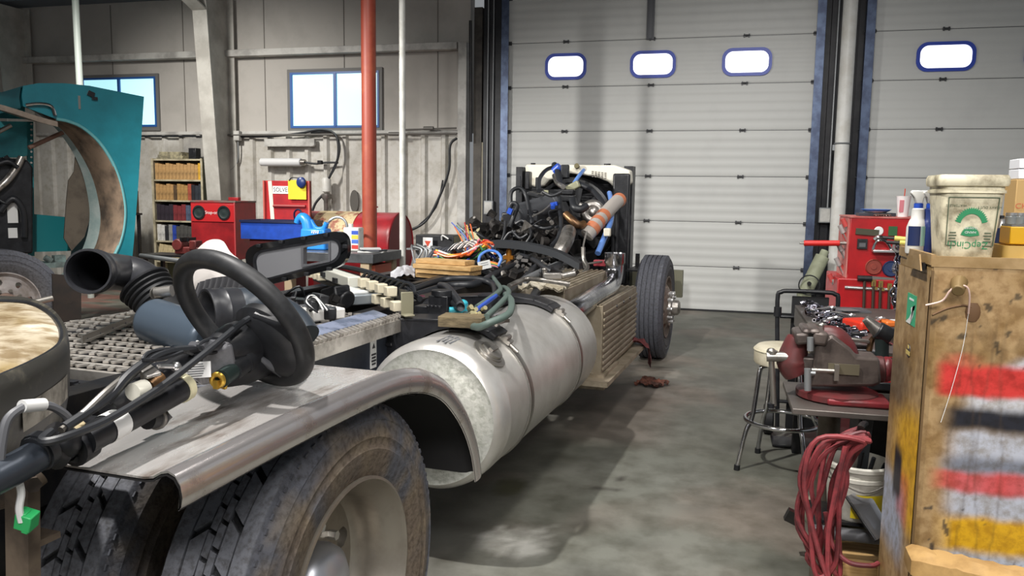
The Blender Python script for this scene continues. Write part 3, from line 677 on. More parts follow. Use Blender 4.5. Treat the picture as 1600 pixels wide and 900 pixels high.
b = B(); c = E(902, 259, 6.17); b.cyl(c+V(0, 0, -.01), c+V(0, -.03, .0), .026, n=14); TK.part('level_cap', b, mat('olive_cap', '5a5230', .5), parent=tk)
b = B(); c = E(949, 259, 6.25); b.cyl(c, c+V(0, 0, .02), .035, n=16); c = E(833, 257, 6.25); b.cyl(c, c+V(0, 0, .015), .025, n=14); TK.part('filler_cap', b, M_pl, parent=tk)
b = B()
for i in range(5):
    for j in range(4):
        c = E(926+i*5.0, 268+j*2.6+i*.6, 6.195); b.box(c, (.02, .002, .009))
TK.part('printed_label', b, mat('grey_print', '7b776f', .6), parent=tk)
# air filter canister, turbo, charge pipes
c0 = E(806, 338, 5.0); c1 = E(862, 318, 5.3)
b = B().cyl(c0, c1, .105, .085, 26); dd = (c1-c0).normalized(); b.cyl(c0-dd*.03, c0+dd*.02, .115, n=26); b.cyl(c1-dd*.02, c1+dd*.03, .09, n=26)
TK.part('air_filter_canister', b, mat('dark_canister', '4a4c50', .5, .1), bev=.008)
hose('charge_air_hose', [(917, 368, 4.9), (932, 350, 5.0), (955, 324, 5.3), (968, 312, 5.5)], .062, M_ghose, n=20)
for a0, a1 in ((.22, .30), (.36, .42), (.48, .53), (.9, 1)):
    P = smooth([E(917, 368, 4.9), E(932, 350, 5.0), E(955, 324, 5.3), E(968, 312, 5.5)], 6); i0 = int(a0*(len(P)-1)); i1 = max(i0+1, int(a1*(len(P)-1))); TK.part('hose_cuff', B().cyl(P[i0], P[i1], .066, n=22), M_orange)
b = B(); c = E(926, 332, 5.2); b.torus(c, V(.3, -1, .2), .07, .045, 26, 10); b.sph(c, .06, 16); b.cyl(c, c+V(-.12, -.04, .06), .035, n=14); TK.part('turbo_housing', b, M_silver)
hose('exhaust_elbow', [(872, 398, 4.45), (880, 385, 4.5), (886, 372, 4.6), (889, 362, 4.75)], .062, M_silver, n=18)
hose('manifold_pipe', [(884, 335, 4.9), (895, 345, 4.85), (905, 352, 4.85), (912, 350, 4.9)], .034, M_bronze, n=14)
hose('coolant_hose_blue', [(952, 302, 5.9), (955, 318, 5.6), (954, 345, 5.2), (944, 372, 4.95), (934, 396, 4.8)], .026, M_lblue, n=12)
hose('coolant_hose_blue', [(912, 266, 6.1), (904, 276, 5.9), (895, 290, 5.8), (891, 302, 5.7)], .019, M_lblue, n=10)
hose('coolant_hose', [(905, 288, 5.9), (925, 297, 5.8), (940, 315, 5.6), (948, 330, 5.5)], .03, M_hose, n=12)
hose('coolant_hose', [(866, 257, 6.0), (872, 270, 5.9), (876, 284, 5.8), (884, 292, 5.7), (905, 288, 5.9)], .03, M_hose, n=12)
hose('air_hose', [(798, 322, 4.9), (799, 300, 4.95), (812, 294, 5.0), (822, 306, 5.0), (827, 330, 4.9), (832, 350, 4.8)], .018, M_hose, n=10)
hose('air_hose', [(794, 335, 4.8), (800, 318, 4.8), (808, 322, 4.8), (802, 340, 4.8), (796, 356, 4.75)], .02, M_hose, n=10)
hose('air_hose', [(842, 298, 5.2), (843, 280, 5.6), (853, 266, 5.9), (868, 260, 6.1)], .02, M_hose, n=10)
hose('air_hose', [(875, 310, 5.1), (876, 335, 4.9), (877, 352, 4.8), (872, 372, 4.7), (862, 384, 4.6)], .02, M_hose, n=10)
hose('air_hose', [(866, 274, 5.9), (871, 286, 5.8), (880, 292, 5.6)], .024, M_silver, n=10)
hose('coolant_hose', [(895, 312, 5.1), (898, 324, 5.0), (908, 327, 5.0), (916, 322, 5.05)], .034, M_hose, n=12)
hose('fuel_line', [(832, 338, 4.8), (848, 330, 4.9), (862, 318, 5.0)], .008, M_silver)
hose('fuel_line', [(812, 300, 5.0), (814, 285, 5.2), (813, 276, 5.3)], .006, M_hose)
hose('oil_line', [(917, 362, 4.7), (912, 380, 4.6), (910, 400, 4.5), (913, 420, 4.4)], .008, M_silver)
for pts in ([(790, 345), (788, 365), (783, 380)], [(800, 360), (812, 372), (825, 366)], [(826, 352), (830, 366), (822, 380)], [(806, 350), (816, 345), (826, 352)], [(785, 380), (795, 365), (806, 362)], [(835, 352), (850, 357), (866, 354)], [(848, 300), (862, 306), (878, 300)]):
    hose('wiring_loom', [(x, y, 4.72) for x, y in pts], .014, M_hose)
b = B(); c = E(871, 265, 5.95); b.cyl(c+V(-.03, 0, -.02), c+V(.03, -.01, .03), .045, n=14); c = E(866, 319, 5.0); b.box(c, (.06, .04, .035), (0, -.2, 0)); b.cyl(c, c+V(.0, -.05, -.03), .02, n=10); c = E(797, 330, 4.75); b.box(c, (.04, .03, .05), (0, .4, 0)); TK.part('blue_connector', b, M_dblue)
b = B(); [TK.part('engine_bracket', B().box(E(*q), s_, (0, a_, 0)), M_pl, bev=.01) for q, s_, a_ in (((883, 268, 5.9), (.08, .05, .13), 0), ((887, 310, 5.4), (.14, .08, .06), 0), ((878, 300, 5.5), (.24, .1, .05), 0), ((838, 305, 5.3), (.16, .1, .04), .2), ((840, 285, 6.0), (.04, .05, .1), 0), ((826, 282, 6.05), (.045, .1, .18), 0))]
for q, s_, a_ in (((895, 292, 5.7), (.14, .06, .07), -.5), ((858, 302, 5.5), (.1, .06, .06), 0)): TK.part('intake_casting', B().box(E(*q), s_, (0, a_, 0)), mat('dull_olive_metal', '9a9a80', .45, .4), bev=.012)
b = B(); q0 = E(814, 362, 4.62); b.prism([(0, 0), (.10, .05), (.03, .10)], q0, X, Z, Y, .01); TK.part('triangular_plate', b, M_silver)
b = B(); q0 = E(949, 363, 4.9); b.box(q0, (.06, .04, .07)); TK.part('cream_filter', b, M_cream, bev=.01)
b = B(); b.box((.69, 6.16, 1.22), (.17, .06, 1.1)); b.cyl(E(966, 300, 6.1), E(962, 420, 6.1), .02, n=10); TK.part('radiator_support', b, M_pl, bev=.02)
hose('stay_rod', [(918, 412, 4.3), (945, 408, 4.4), (975, 403, 4.6)], .008, M_silver)
b = B(); b.box(E(938, 411, 4.4), (.10, .05, .05)); TK.part('red_valve', b, mat('dull_red', '8a2b35', .5), bev=.006)
b = B(); b.tube([E(911, 386, 4.3), E(912, 405, 4.28), E(918, 418, 4.2), E(908, 430, 4.1)], .016, 10, 4); TK.part('alloy_fitting', b, M_strap)
# black arched trim strip in front of the engine
P = [E(738, 390, 4.1), E(760, 378, 4.15), (E(790, 377, 4.2)), E(830, 382, 4.25), E(870, 393, 4.25), E(905, 412, 4.2)]; P = smooth(P, 5)
b = B().skin([[p, p+V(0, .10, .005), p+V(0, .10, -.05), p+V(0, 0, -.055)] for p in P], cap0=True, cap1=True); TK.part('arched_trim', b, mat('grey_black_trim', '2c2f33', .55))

# ---------------- between the rails: air tanks, valves, hoses
b = B().cyl((-.05, 2.05, .9), (-.05, 2.85, .9), .10, n=24); b.sph((-.05, 2.05, .9), (.10, .04, .10), 20); b.sph((-.05, 2.85, .9), (.10, .04, .10), 20); TK.part('air_tank', b, M_blk)
b = B(); b.box((0, 4.05, .82), (.5, .6, .34)); b.cyl((0, 3.5, .84), (0, 3.8, .86), .16, .2, 20); b.cyl((0, 3.2, .83), (0, 3.5, .84), .12, .15, 20)
for k in range(24):
    p = (rr.uniform(-.24, .24), rr.uniform(3.5, 4.3), .99+rr.uniform(-.02, .03)); b.box(p, (rr.uniform(.03, .08), rr.uniform(.04, .1), .04), (0, 0, rr.random()*3))
TK.part('gearbox', b, M_eng)
def zh(name, pts, r, m, n=8, z=1.0):
    P = [t(p[0], p[1], 2, p[2] if len(p) > 2 else z) for p in pts]
    return TK.part(name, B().tube(P, r, n, 5), m)
# (x, y, height) polylines of the hoses lying over the frame
zh('coolant_hose', [(728, 478, .98), (728, 500, .985), (745, 511, 1.0), (768, 503, 1.03), (795, 490, 1.05), (799, 470, 1.05), (790, 460, 1.03)], .0155, M_hoseg, 12)
zh('coolant_hose', [(760, 495, 1.03), (786, 470, 1.05), (795, 456, 1.04), (786, 449, 1.02), (775, 460, 1.0)], .0135, M_hoseg, 12)
zh('coolant_hose', [(745, 480, 1.0), (770, 463, 1.03), (782, 452, 1.03), (775, 440, 1.01), (768, 430, 1.0)], .0135, M_hoseg, 12)
zh('nylon_line', [(740, 488, 1.01), (757, 475, 1.02), (775, 462, 1.03)], .011, M_dblue, 8)
zh('cable_bundle', [(640, 455, .98), (690, 438, 1.0), (740, 436, 1.02), (770, 444, 1.0), (775, 462, .98)], .022, M_hose, 10)
zh('cable_bundle', [(650, 462, .97), (700, 447, .99), (745, 443, 1.0), (780, 425, 1.0), (830, 402, 1.0)], .024, M_hose, 10)
zh('cable_bundle', [(690, 460, 1.0), (720, 480, 1.03), (700, 450, 1.05), (688, 446, 1.03)], .02, M_hose, 10)
zh('cable_bundle', [(760, 480, .95), (800, 452, .98), (850, 425, 1.0), (900, 405, 1.0)], .03, M_hose, 10)
zh('cable_bundle', [(780, 468, .97), (815, 440, 1.0), (845, 410, 1.02), (870, 402, 1.0)], .022, M_hose, 10)
zh('cable_bundle', [(800, 395, 1.02), (830, 404, 1.04), (855, 420, 1.04), (875, 426, 1.0)], .02, M_hose, 10)
zh('cable_bundle', [(830, 470, .95), (850, 440, .99), (880, 412, 1.0), (905, 405, 1.0)], .026, M_hose, 10)
zh('grey_rod', [(795, 447, 1.03), (822, 436, 1.06), (850, 438, 1.06), (890, 444, 1.04)], .014, M_silver, 10)
zh('grey_rod', [(815, 442, 1.0), (850, 424, 1.0), (885, 408, 1.0)], .03, mat('grey_paint', '6a6c6e', .5), 12)
zh('cable_bundle', [(790, 420, 1.0), (812, 396, 1.02), (850, 388, 1.03), (880, 396, 1.0)], .018, M_hose, 10)
b = B()
for k in range(60):
    px, py = rr.uniform(765, 905), rr.uniform(393, 430); p = t(px, py, 2, rr.uniform(.96, 1.03)); b.box(p, (rr.uniform(.02, .06), rr.uniform(.02, .07), rr.uniform(.02, .05)), (rr.random(), rr.random(), rr.random()*3))
TK.part('transmission_fittings', b, M_eng, kind='stuff')
b = B()
for k in range(22):
    px, py = rr.uniform(770, 900), rr.uniform(395, 432); p = t(px, py, 2, rr.uniform(.98, 1.05)); b.cyl(p, p+V(rr.uniform(-.03, .03), rr.uniform(-.03, .03), .02), rr.uniform(.008, .018), n=8)
TK.part('steel_fittings', b, M_silver, kind='stuff')
p = t(690, 485, 2, .98); b = B(); b.box(p+V(0, .02, .0), (.10, .13, .15)); b.cyl(p+V(0, 0, .07), p+V(0, 0, .10), .05, n=16); b.box(p+V(-.09, 0, -.02), (.08, .08, .08))
for k in range(4): b.cyl(p+V(-.03+.02*k, -.07, .03), p+V(-.03+.02*k, -.1, .03), .008, n=8)
TK.part('relay_valve', b, M_pl, bev=.012)
p = t(721, 484, 2, 1.0); b = B(); b.cyl(p+V(0, -.0, -.03), p+V(0, 0, .035), .03, n=18); b.sph(p+V(0, 0, .03), (.032, .032, .02), 14); b.cyl(p, p+V(-.05, -.03, .0), .014, n=10); TK.part('teal_valve_cap', b, mat('teal_plastic', '35a3b4', .4), label='turquoise valve cap')
p = t(740, 492, 2, 1.02); b = B()
for k in range(7): q = p+V(rr.uniform(-.04, .05), rr.uniform(-.03, .03), rr.uniform(0, .03)); b.cyl(q, q+V(.02, -.02, .012), .010, n=8)
TK.part('hose_end_fittings', b, mat('pale_brass', 'b8b08a', .4, .6))
p0, p1 = t(630, 470, 2, .97), t(662, 468, 2, .97); b = B().cyl(p0, p1, .026, n=14); TK.part('maroon_sleeve', b, mat('maroon_plastic', '4b2430', .5))
b = B().tube([t(640, 484, 2, .93), t(672, 478, 2, .94)], .045, 14, 0); TK.part('black_cylinder', b, M_blk)
p = t(863, 431, 2, 1.03); b = B(); b.box(p, (.12, .06, .04), (0, 0, .4)); b.cyl(p+V(.06, 0, 0), p+V(.14, .05, .02), .02, n=10); b.cyl(p+V(-.05, 0, .01), p+V(-.05, -.01, .05), .016, n=10); TK.part('cast_fitting', b, M_silver, bev=.006)
p = t(795, 402, 2, 1.05); b = B().cyl(p+V(0, 0, -.06), p+V(0, 0, .06), .022, n=10); b.box(p, (.08, .04, .03)); b.cyl(p+V(0, 0, .05), p+V(0, 0, .09), .012, n=8); TK.part('brass_fitting', b, mat('brass_orange', 'b5772a', .4, .6))
b = B(); P = [t(x, y, 2, z) for x, y, z in ((645, 455, .95), (700, 436, .98), (760, 424, .99))]; b.beam(P[0], P[2], .05, .10); TK.part('frame_stiffener', b, M_frame)
p = t(770, 512, 2, .97); b = B()
for k in range(5): q = t(752+k*9, 507-k*1.5, 2, .97); b.cyl(q, q+V(0, .0, .03), .014, n=8); b.box(q, (.04, .03, .015), (0, 0, k))
b.tube([t(775, 508, 2, .99), t(790, 497, 2, 1.0), t(797, 492, 2, .99)], .008, 8, 4); TK.part('sender_fittings', b, M_strap, parent=tank)
# ================================================================ PARTS LYING ON THE CHASSIS (truck frame)
M_lea = mat('wheel_leather', '1e1f21', .5, col2='2a2b2d', nscale=30)
M_plgrey = mat('grey_plastic', '5b5c60', .5)
M_rub = M_blackr
TI = TRK.inverted()
def dep(p): return (TRK @ V(p)-CPOS).dot(CF)
def at(x, y, d): return TI @ (CPOS+(CR*(x-800)/CAM_F-CU*(y-450)/CAM_F+CF)*d)
D_wh = 1.93; D_c = dep(t(160, 655, 2, 1.115))
def CP(x, y, lift=0):
    k = (380-x)/220; return at(x, y, 1/((1/D_wh)+(1/D_c-1/D_wh)*k)-lift)
SW = Thing('steering_column', 'black steering wheel still on its column, lying on the metal fender', 'steering wheel', t(330, 610, 2, 1.05), TRK)
c0 = at(380, 501, D_wh)
nw = (TI.to_3x3() @ ((CR*-.613+CU*-.79)*math.sin(math.radians(50))-CF*math.cos(math.radians(50)))).normalized()   # towards the column side
R_ = 133/CAM_F*D_wh-.022
wheel_ = SW.part('wheel_rim', B().torus(c0, nw, R_, .0235, 72, 14), M_lea)
uu = (TI.to_3x3() @ (CR*.79+CU*-.613)); uu = (uu-nw*uu.dot(nw)).normalized(); vv = nw.cross(uu)   # uu: down right along the major axis
b = B().lathe([(.085, -.03), (.105, -.02), (.108, .0), (.095, .02), (.07, .03), (.0005, .032)], o=c0+uu*.085, ax=nw, n=36)
SW.part('wheel_hub', b, M_pl, parent=wheel_)
for a in (-58, -8, 42):
    d = uu*math.cos(math.radians(a))+vv*math.sin(math.radians(a)); s_ = nw.cross(d)
    w0, w1 = (.06, .036)
    b = B().skin([[c0+d*.07+s_*w0*.8+nw*.02, c0+d*.07-s_*w0*.8+nw*.02, c0+d*.07-s_*w0*.8-nw*.012, c0+d*.07+s_*w0*.8-nw*.012], [c0+d*.14+s_*w1*.8+nw*.016, c0+d*.14-s_*w1*.8+nw*.016, c0+d*.14-s_*w1*.8-nw*.01, c0+d*.14+s_*w1*.8-nw*.01], [c0+d*(R_+.005)+s_*w1+nw*.01, c0+d*(R_+.005)-s_*w1+nw*.01, c0+d*(R_+.005)-s_*w1-nw*.008, c0+d*(R_+.005)+s_*w1-nw*.008]], cap0=True, cap1=True)
    SW.part('spoke', b, M_pl, parent=wheel_, bev=.008)
# column shroud, casting and tubes
ax_ = (CP(160, 655)-CP(345, 548)).normalized()
b = B(); p = [CP(440, 540, -.02), CP(405, 534, .0), CP(368, 540, .02), CP(340, 552, .03)]
b.tube(p, [.045, .06, .056, .038], 18, 5); SW.part('column_shroud', b, M_pl)
b = B(); b.tube([CP(420, 555, .0), CP(380, 572, .03), CP(345, 585, .04)], [.045, .045, .03], 16, 5); SW.part('lower_shroud', b, M_pl)
b = B(); b.box(CP(332, 565, .03), (.06, .085, .075), (.2, .1, -.5)); b.cyl(CP(318, 548, .03), CP(345, 545, .03), .018, n=12); b.box(CP(350, 560, .03), (.04, .06, .06), (.2, .3, .3)); SW.part('lock_casting', b, mat('grey_casting', '8d8d90', .45, .4, col2='6f6f73', nscale=20), bev=.008)
b = B(); cpt = CP(308, 578, .05); n_ = (TI @ CPOS-cpt).normalized(); u_ = Z.cross(n_).normalized(); w_ = n_.cross(u_); Rl = Matrix((u_, w_, n_)).transposed()
b.box(cpt, (.055, .034, .012), Rl); pl_ = SW.part('data_plate', b, M_labelw, label='white printed data plate')
b = B()
for k in range(6): b.box(cpt+n_*.0065+w_*(.012-.005*k)+u_*rnd.uniform(-.004, .004), (.036+rnd.uniform(-.012, .006), .0016, .001), Rl)
SW.part('plate_print', b, M_ink, parent=pl_)
b = B().cyl(CP(296, 560), CP(168, 640), .022, n=20); b.cyl(CP(312, 552), CP(290, 564), .028, n=20); SW.part('upper_shaft', b, M_blk)
lt = SW.part('lower_tube', B().cyl(CP(282, 608, .02), CP(130, 690, .02), .027, n=24), M_blk)
b = B().cyl(CP(289, 604, .02), CP(280, 609, .02), .030, n=24); SW.part('cream_bushing', b, mat('cream_ring', 'd9d3b0', .5))
b = B().lathe([(.0285, -.02), (.0285, .02)], o=(CP(176, 665, .02)), ax=(CP(130, 690, .02)-CP(282, 608, .02)), n=24); SW.part('tube_label', b, M_labelw, parent=lt, label='white wrap label on the tube')
b = B(); q = CP(176, 665, .02)
for k in range(9): b.box(q+n_*.029+ax_*(-.016+.004*k)+Z*(.006*math.sin(k*2)), (.0016, .0016, .010), Rl)
SW.part('label_print', b, M_ink, parent=lt)
b = B(); b.cyl(CP(135, 688), CP(112, 702), .034, n=18); b.sph(CP(98, 692), .032, 14); b.cyl(CP(82, 672), CP(110, 700), .018, n=12); b.cyl(CP(70, 705), CP(95, 715), .022, n=12)
for q in ((75, 690), (88, 683), (103, 676), (112, 712), (60, 700)): b.cyl(CP(*q), CP(q[0]+10, q[1]+4), .011, n=8)
SW.part('universal_joint', b, M_frame)
b = B(); b.tube([CP(70, 705), CP(30, 728), CP(-30, 760)], .027, 18, 3); SW.part('intermediate_shaft', b, mat('grey_blue_shaft', '3d434c', .35, .5))
b = B().cyl(CP(70, 700), CP(58, 708), .034, n=18); b.cyl(CP(60, 706), CP(54, 710), .03, n=18); SW.part('shaft_boot', b, M_hose)
for q, r in (((112, 672), .014), ((122, 664), .010)):
    b = B().sph(CP(*q), (r*1.6, r, r), 10); SW.part('foam_scrap', b, mat('foam_beige', 'c4b48f', .8))
# key switch, stalk, cables and small fittings
b = B().cyl(CP(396, 556, .07), CP(362, 580, .09), .024, n=20); b.cyl(CP(385, 563, .078), CP(378, 568, .08), .027, n=20); ks = SW.part('ignition_switch', b, M_pl)
b = B().cyl(CP(362, 580, .09), CP(345, 592, .1), .020, n=16); SW.part('switch_neck', b, mat('dark_green_metal', '33413f', .4, .5), parent=ks)
b = B(); q = CP(340, 594, .1); b.torus(q, (q-CP(362, 580, .09)), .013, .006, 18, 8)
for k in range(4): b.box(CP(338+4*k, 601, .1), (.012, .008, .018), (0, k, k))
SW.part('brass_terminals', b, mat('brass', 'b8953f', .35, .8), parent=ks)
b = B().cyl(CP(404, 559, .10), CP(457, 594, .12), .008, .0125, 14); SW.part('signal_stalk', b, M_plgrey)
b = B(); b.box(CP(458, 533, -.02), (.02, .03, .06), (0, .3, .2)); b.box(CP(425, 585, -.01), (.05, .02, .02), (0, .3, .2)); SW.part('stalk_bracket', b, M_silver, bev=.003)
SW.part('control_cable', B().tube([CP(420, 490, .05), CP(385, 500, .09), CP(320, 552, .10), (CP(250, 605, .08)), CP(170, 655, .08), CP(110, 680, .08), CP(75, 690, .06), CP(66, 686, .04), CP(80, 674, .03)], .0075, 8, 6), M_hose)
SW.part('control_cable', B().tube([CP(310, 545, .03), CP(255, 552, .05), CP(205, 582, .05), CP(170, 620, .05), CP(135, 645, .05), CP(100, 668, .05)], .009, 8, 6), M_hose)
SW.part('control_cable', B().tube([CP(200, 584, .04), CP(165, 612, .05), CP(130, 645, .05), CP(95, 672, .05)], .006, 8, 6), M_silver)
SW.part('control_cable', B().tube([CP(235, 560, .02), CP(205, 590, .03), CP(185, 612, .03), CP(170, 630, .02)], .005, 8, 6), M_hose)
SW.part('wire_loop', B().tube([CP(300, 553, .04), CP(270, 545, .05), CP(235, 550, .05), CP(225, 562, .06), CP(255, 560, .06), CP(285, 550, .06)], .004, 6, 6), M_hose)
SW.part('wire_loop', B().tube([CP(350, 540, .06), CP(330, 530, .06), CP(310, 540, .06), CP(325, 552, .07), CP(345, 548, .07)], .004, 6, 6), M_hose)
b = B(); b.box(CP(228, 577, .03), (.075, .03, .008), (.1, .2, -.4)); b.box(CP(228, 592, .02), (.012, .02, .05)); SW.part('mounting_tab', b, M_silver, bev=.003)
b = B().cyl(CP(226, 606, .05), CP(207, 613, .05), .017, n=16); SW.part('white_plug', b, mat('white_plug', 'e3e0d2', .45), label='white plastic plug')
b = B().cyl(CP(232, 604, .03), CP(250, 590, .03), .014, n=12); SW.part('plug_pin', b, M_bronze)
b = B(); b.sph(CP(275, 573, .05), .011, 12); b.cyl(CP(275, 573, .05), CP(248, 572, .05), .005, n=8); SW.part('ball_joint', b, M_hub)
b = B(); b.cyl(CP(230, 655, .0), CP(252, 652, .0), .021, .02, 16); b.cyl(CP(252, 652, 0), CP(268, 652, 0), .018, .002, 14); SW.part('cone_connector', b, M_pl)
b = B().cyl(CP(243, 655, .002), CP(247, 654, .002), .0225, n=18); SW.part('connector_band', b, M_silver)
b = B().cyl(CP(345, 540, .06), CP(325, 540, .06), .014, n=10); b.cyl(CP(300, 540, .03), CP(318, 545, .03), .010, n=10); SW.part('grey_knob', b, M_plgrey)
# loose grey lead with a white sleeve at the left, green connector hanging from the column
LD = Thing('sensor_lead', 'grey lead with a white sleeve draped at the left edge by the column', 'cable', t(40, 680, 2, 1.06), TRK)
lead = LD.part('lead', B().tube([CP(0, 720, .0), CP(3, 690), CP(12, 655), CP(35, 637), CP(55, 632), CP(80, 635), CP(98, 645), CP(108, 655)], .0075, 8, 6), M_plgrey)
LD.part('white_sleeve', B().cyl(CP(34, 635, .0), CP(68, 632, .0), .011, n=14), M_labelw, parent=lead)
GC = Thing('green_connector', 'small bright green plug hanging under the column at the left', 'plug', t(45, 800, 2, .9), TRK)
b = B(); b.box(CP(42, 812), (.028, .026, .03), (.2, .3, .3)); b.box(CP(38, 803), (.014, .016, .012), (.2, .3, .3)); b.box(CP(47, 822), (.012, .03, .012), (.2, .3, .3)); GC.part('plug_body', b, mat('green_plastic', '2fae62', .4), bev=.002)
GC.part('plug_wire', B().tube([CP(34, 815), CP(30, 795), CP(33, 770), CP(28, 745)], .006, 8, 5), M_labelw)
# worn pad at the left
PT = [(-150, 560), (-120, 500), (-40, 468), (20, 466), (55, 471), (85, 487), (103, 508), (108, 530), (98, 548), (60, 572), (0, 600), (-60, 625), (-130, 620)]
zt = 1.215; top = [t(x, y, 2, zt) for x, y in PT]; top = smooth(top+[top[0]], 4)[:-1]
cen = sum(top, V(0, 0, 0))/len(top)
SE = Thing('seat_pad', 'big dirty tan pad with a black rolled rim at the left edge of the photo', 'seat', (cen.x, cen.y, zt-.2), TRK)
def scl(k, dz): return [cen+(p-cen)*k+V(0, 0, dz) for p in top]
b = B().skin([scl(.001, .012), scl(.3, .012), scl(.6, .010), scl(.8, .004), scl(.88, -.004), scl(.90, -.01)], cap0=True)
b.c = {i: mixc(hx('a3977f'), mixc(hx('cfc8b8'), hx('85703f'), sstep(.45, .68, nz(p.x*5, p.y*5, 2))), sstep(.3, .7, nz(p.x*2.2, p.y*3.2, 7))) for i, p in enumerate(b.v)}
SE.part('pad_top', b, mat('worn_pad', 'ffffff', .7, attr=True, col2='b5a68c', nscale=14, bump=.15))
b = B().skin([scl(.89, -.008), scl(.91, .006), scl(.95, .010), scl(.985, .0), scl(1.0, -.02), scl(1.0, -.05), scl(.97, -.11), scl(.88, -.17), scl(.8, -.2)], cap1=True)
SE.part('pad_rim', b, mat('black_vinyl_worn', '34332f', .42, col2='6f6a5d', nscale=10, nlo=.52, nhi=.75))
b = B(); q = [scl(1.005, -.075)[i] for i in range(len(top))]
i0 = min(range(len(top)), key=lambda i: (top[i]-t(75, 562, 2, zt)).length)
idx = [(i0-3+k) % len(top) for k in range(8)]
e1 = scl(1.004, -.055); e2 = scl(.99, -.105)
n8 = len(idx); b.add([e1[i] for i in idx]+[e2[i] for i in idx], [(k, k+1, n8+k+1, n8+k) for k in range(n8-1)])
SE.part('torn_patch', b, mat('torn_patch', '9a948a', .7, col2='5b574e', nscale=14))
SE.part('pad_seam', B().tube(scl(.885, .0)+[scl(.885, .0)[0]], .006, 6, 0), M_blk)
for dx, dy in ((-.15, .12), (.15, .12), (0, .3)): SE.part('pad_foot', B().cyl((max(-.5, cen.x+dx), max(.2, cen.y+dy), zt-.205), (max(-.5, cen.x+dx), max(.2, cen.y+dy), .993), .04, n=14), M_blk)

# air intake ducts
def AY(x, y, yy=.75): return t(x, y, 1, yy)
M_duct = mat('duct_plastic', '313236', .38, col2='26272b', nscale=12)
AD = Thing('air_duct', 'black intake elbow with ribbed bellows and open mouth beyond the deck grating', 'duct', AY(250, 505), TRK)
r0 = .098
m0, m1 = AY(136, 424), AY(168, 423)
m0 = AY(137, 424, .50); d_ = (AY(172, 424, .72)-m0).normalized()
b = B().lathe([(.070, .10), (.072, .012), (.075, .0), (.082, .0), (.084, .012), (.081, .02), (.081, .055), (.084, .06), (.081, .066), (.080, .105), (.074, .115)], o=m0, ax=d_, n=36); AD.part('duct_mouth', b, M_duct)
b = B().tube([m0+d_*.10, m0+d_*.17, AY(190, 426, .79), AY(212, 432, .82), AY(228, 444, .82), AY(238, 456, .80)], [.074, .073, .073, .076, .082, .084], 28, 6, cap=False); AD.part('elbow', b, M_duct)
p0, p1 = AY(224, 443), AY(254, 480); ax2 = (p1-p0).normalized(); L = (p1-p0).length
pr = []
for k in range(6): pr += [(.088, L*k/6), (.104-.004*k, L*(k+.35)/6), (.104-.004*k, L*(k+.6)/6), (.086-.003*k, L*(k+.95)/6)]
pr += [(.08, L*1.05), (.074, L*1.4)]
AD.part('bellows', B().lathe(pr, o=p0, ax=ax2, n=36), M_blackr)
AD.part('duct_clamp', B().torus(p0+ax2*.01, ax2, .099, .006, 36, 6), M_blk)
b = B(); q = AY(243, 458, .66); b.cyl(q, q+V(.06, .02, .01), .022, n=16); b.cyl(q-V(.006, 0, 0), q, .024, n=16); AD.part('sensor_stub', b, M_silver)
CN = Thing('air_canister', 'dark blue grey canister lying on the grating behind the steering wheel', 'canister', AY(285, 520, .62), TRK)
p0, p1 = AY(236, 500, .62), AY(330, 532, .55); CN.part('canister_body', B().cyl(p0, p1, .085, n=32), mat('slate_canister', '4d5966', .3, .2), bev=.02)
CN.part('canister_seam', B().cyl(AY(238, 512, .545), AY(310, 535, .49), .006, n=8), M_labelw)
AD2 = Thing('air_duct', 'black open duct elbow seen through the steering wheel', 'duct', AY(380, 520, .45), TRK)
m0 = AY(322, 492, .36); d_ = V(.50, .86, .0).normalized()
AD2.part('duct_mouth', B().lathe([(.070, .12), (.073, .012), (.078, .0), (.085, .0), (.087, .012), (.084, .02), (.084, .05), (.087, .055), (.084, .06), (.084, .10), (.078, .115)], o=m0, ax=d_, n=34), M_duct)
AD2.part('elbow', B().tube([m0+d_*.11, m0+d_*.16, AY(380, 486, .60), AY(420, 490, .63), AY(452, 505, .62), AY(470, 530, .6)], [.080, .08, .08, .078, .07, .07], 26, 6, cap=True), mat('slate_duct', '333a42', .35))
# ribbed guard and white panel
RG = Thing('ribbed_guard', 'dark ribbed plastic guard lying in front of the pale panel', 'guard', AY(340, 475, .9), TRK)
b = B()
def rgf(u, v):
    p = AY(296+u*82, 478-v*(34+10*math.sin(u*PI)), .95); p.y += .05*v; p.z += .0; p.y += .014*math.sin(u*9*2*PI); return p
b.grid(72, 6, rgf); b.grid(72, 6, lambda u, v: rgf(u, v)+V(0, .02, 0)); RG.part('ribbed_face', b, mat('ribbed_plastic', '3d3d40', .45))
WP = Thing('moulded_cover', 'glossy off white moulded cover standing behind the steering wheel', 'panel', AY(340, 480, 1.25), TRK)
wp = [(268, 470), (276, 425), (300, 398), (318, 380), (332, 374), (345, 378), (356, 395), (372, 408), (388, 430), (412, 478), (400, 486), (330, 484)]
b = B(); P = [AY(x, y, 1.25) for x, y in wp]; P = smooth(P+[P[0]], 3)[:-1]; cq = sum(P, V(0, 0, 0))/len(P)
b.skin([P, [p+V(0, .02, 0) for p in P]], cap1=False); b.skin([P]+[[cq+(p-cq)*k+V(0, -.05*(1-k*k), 0) for p in P] for k in (.75, .5, .25, .02)], cap1=True); b.skin([[p+V(0, .02, 0) for p in P], [cq+(p-cq)*.02+V(0, -.02, 0) for p in P]], cap1=True)
WP.part('panel_shell', b, mat('glossy_offwhite', 'e9e3de', .25, coat=.4), ang=50)
b = B().beam(AY(381, 428, 1.22), AY(408, 476, 1.22), .05, .012, up=(0, 1, 0)); WP.part('panel_edge_strip', b, mat('pale_strip', 'c2b39c', .5))
b = B()
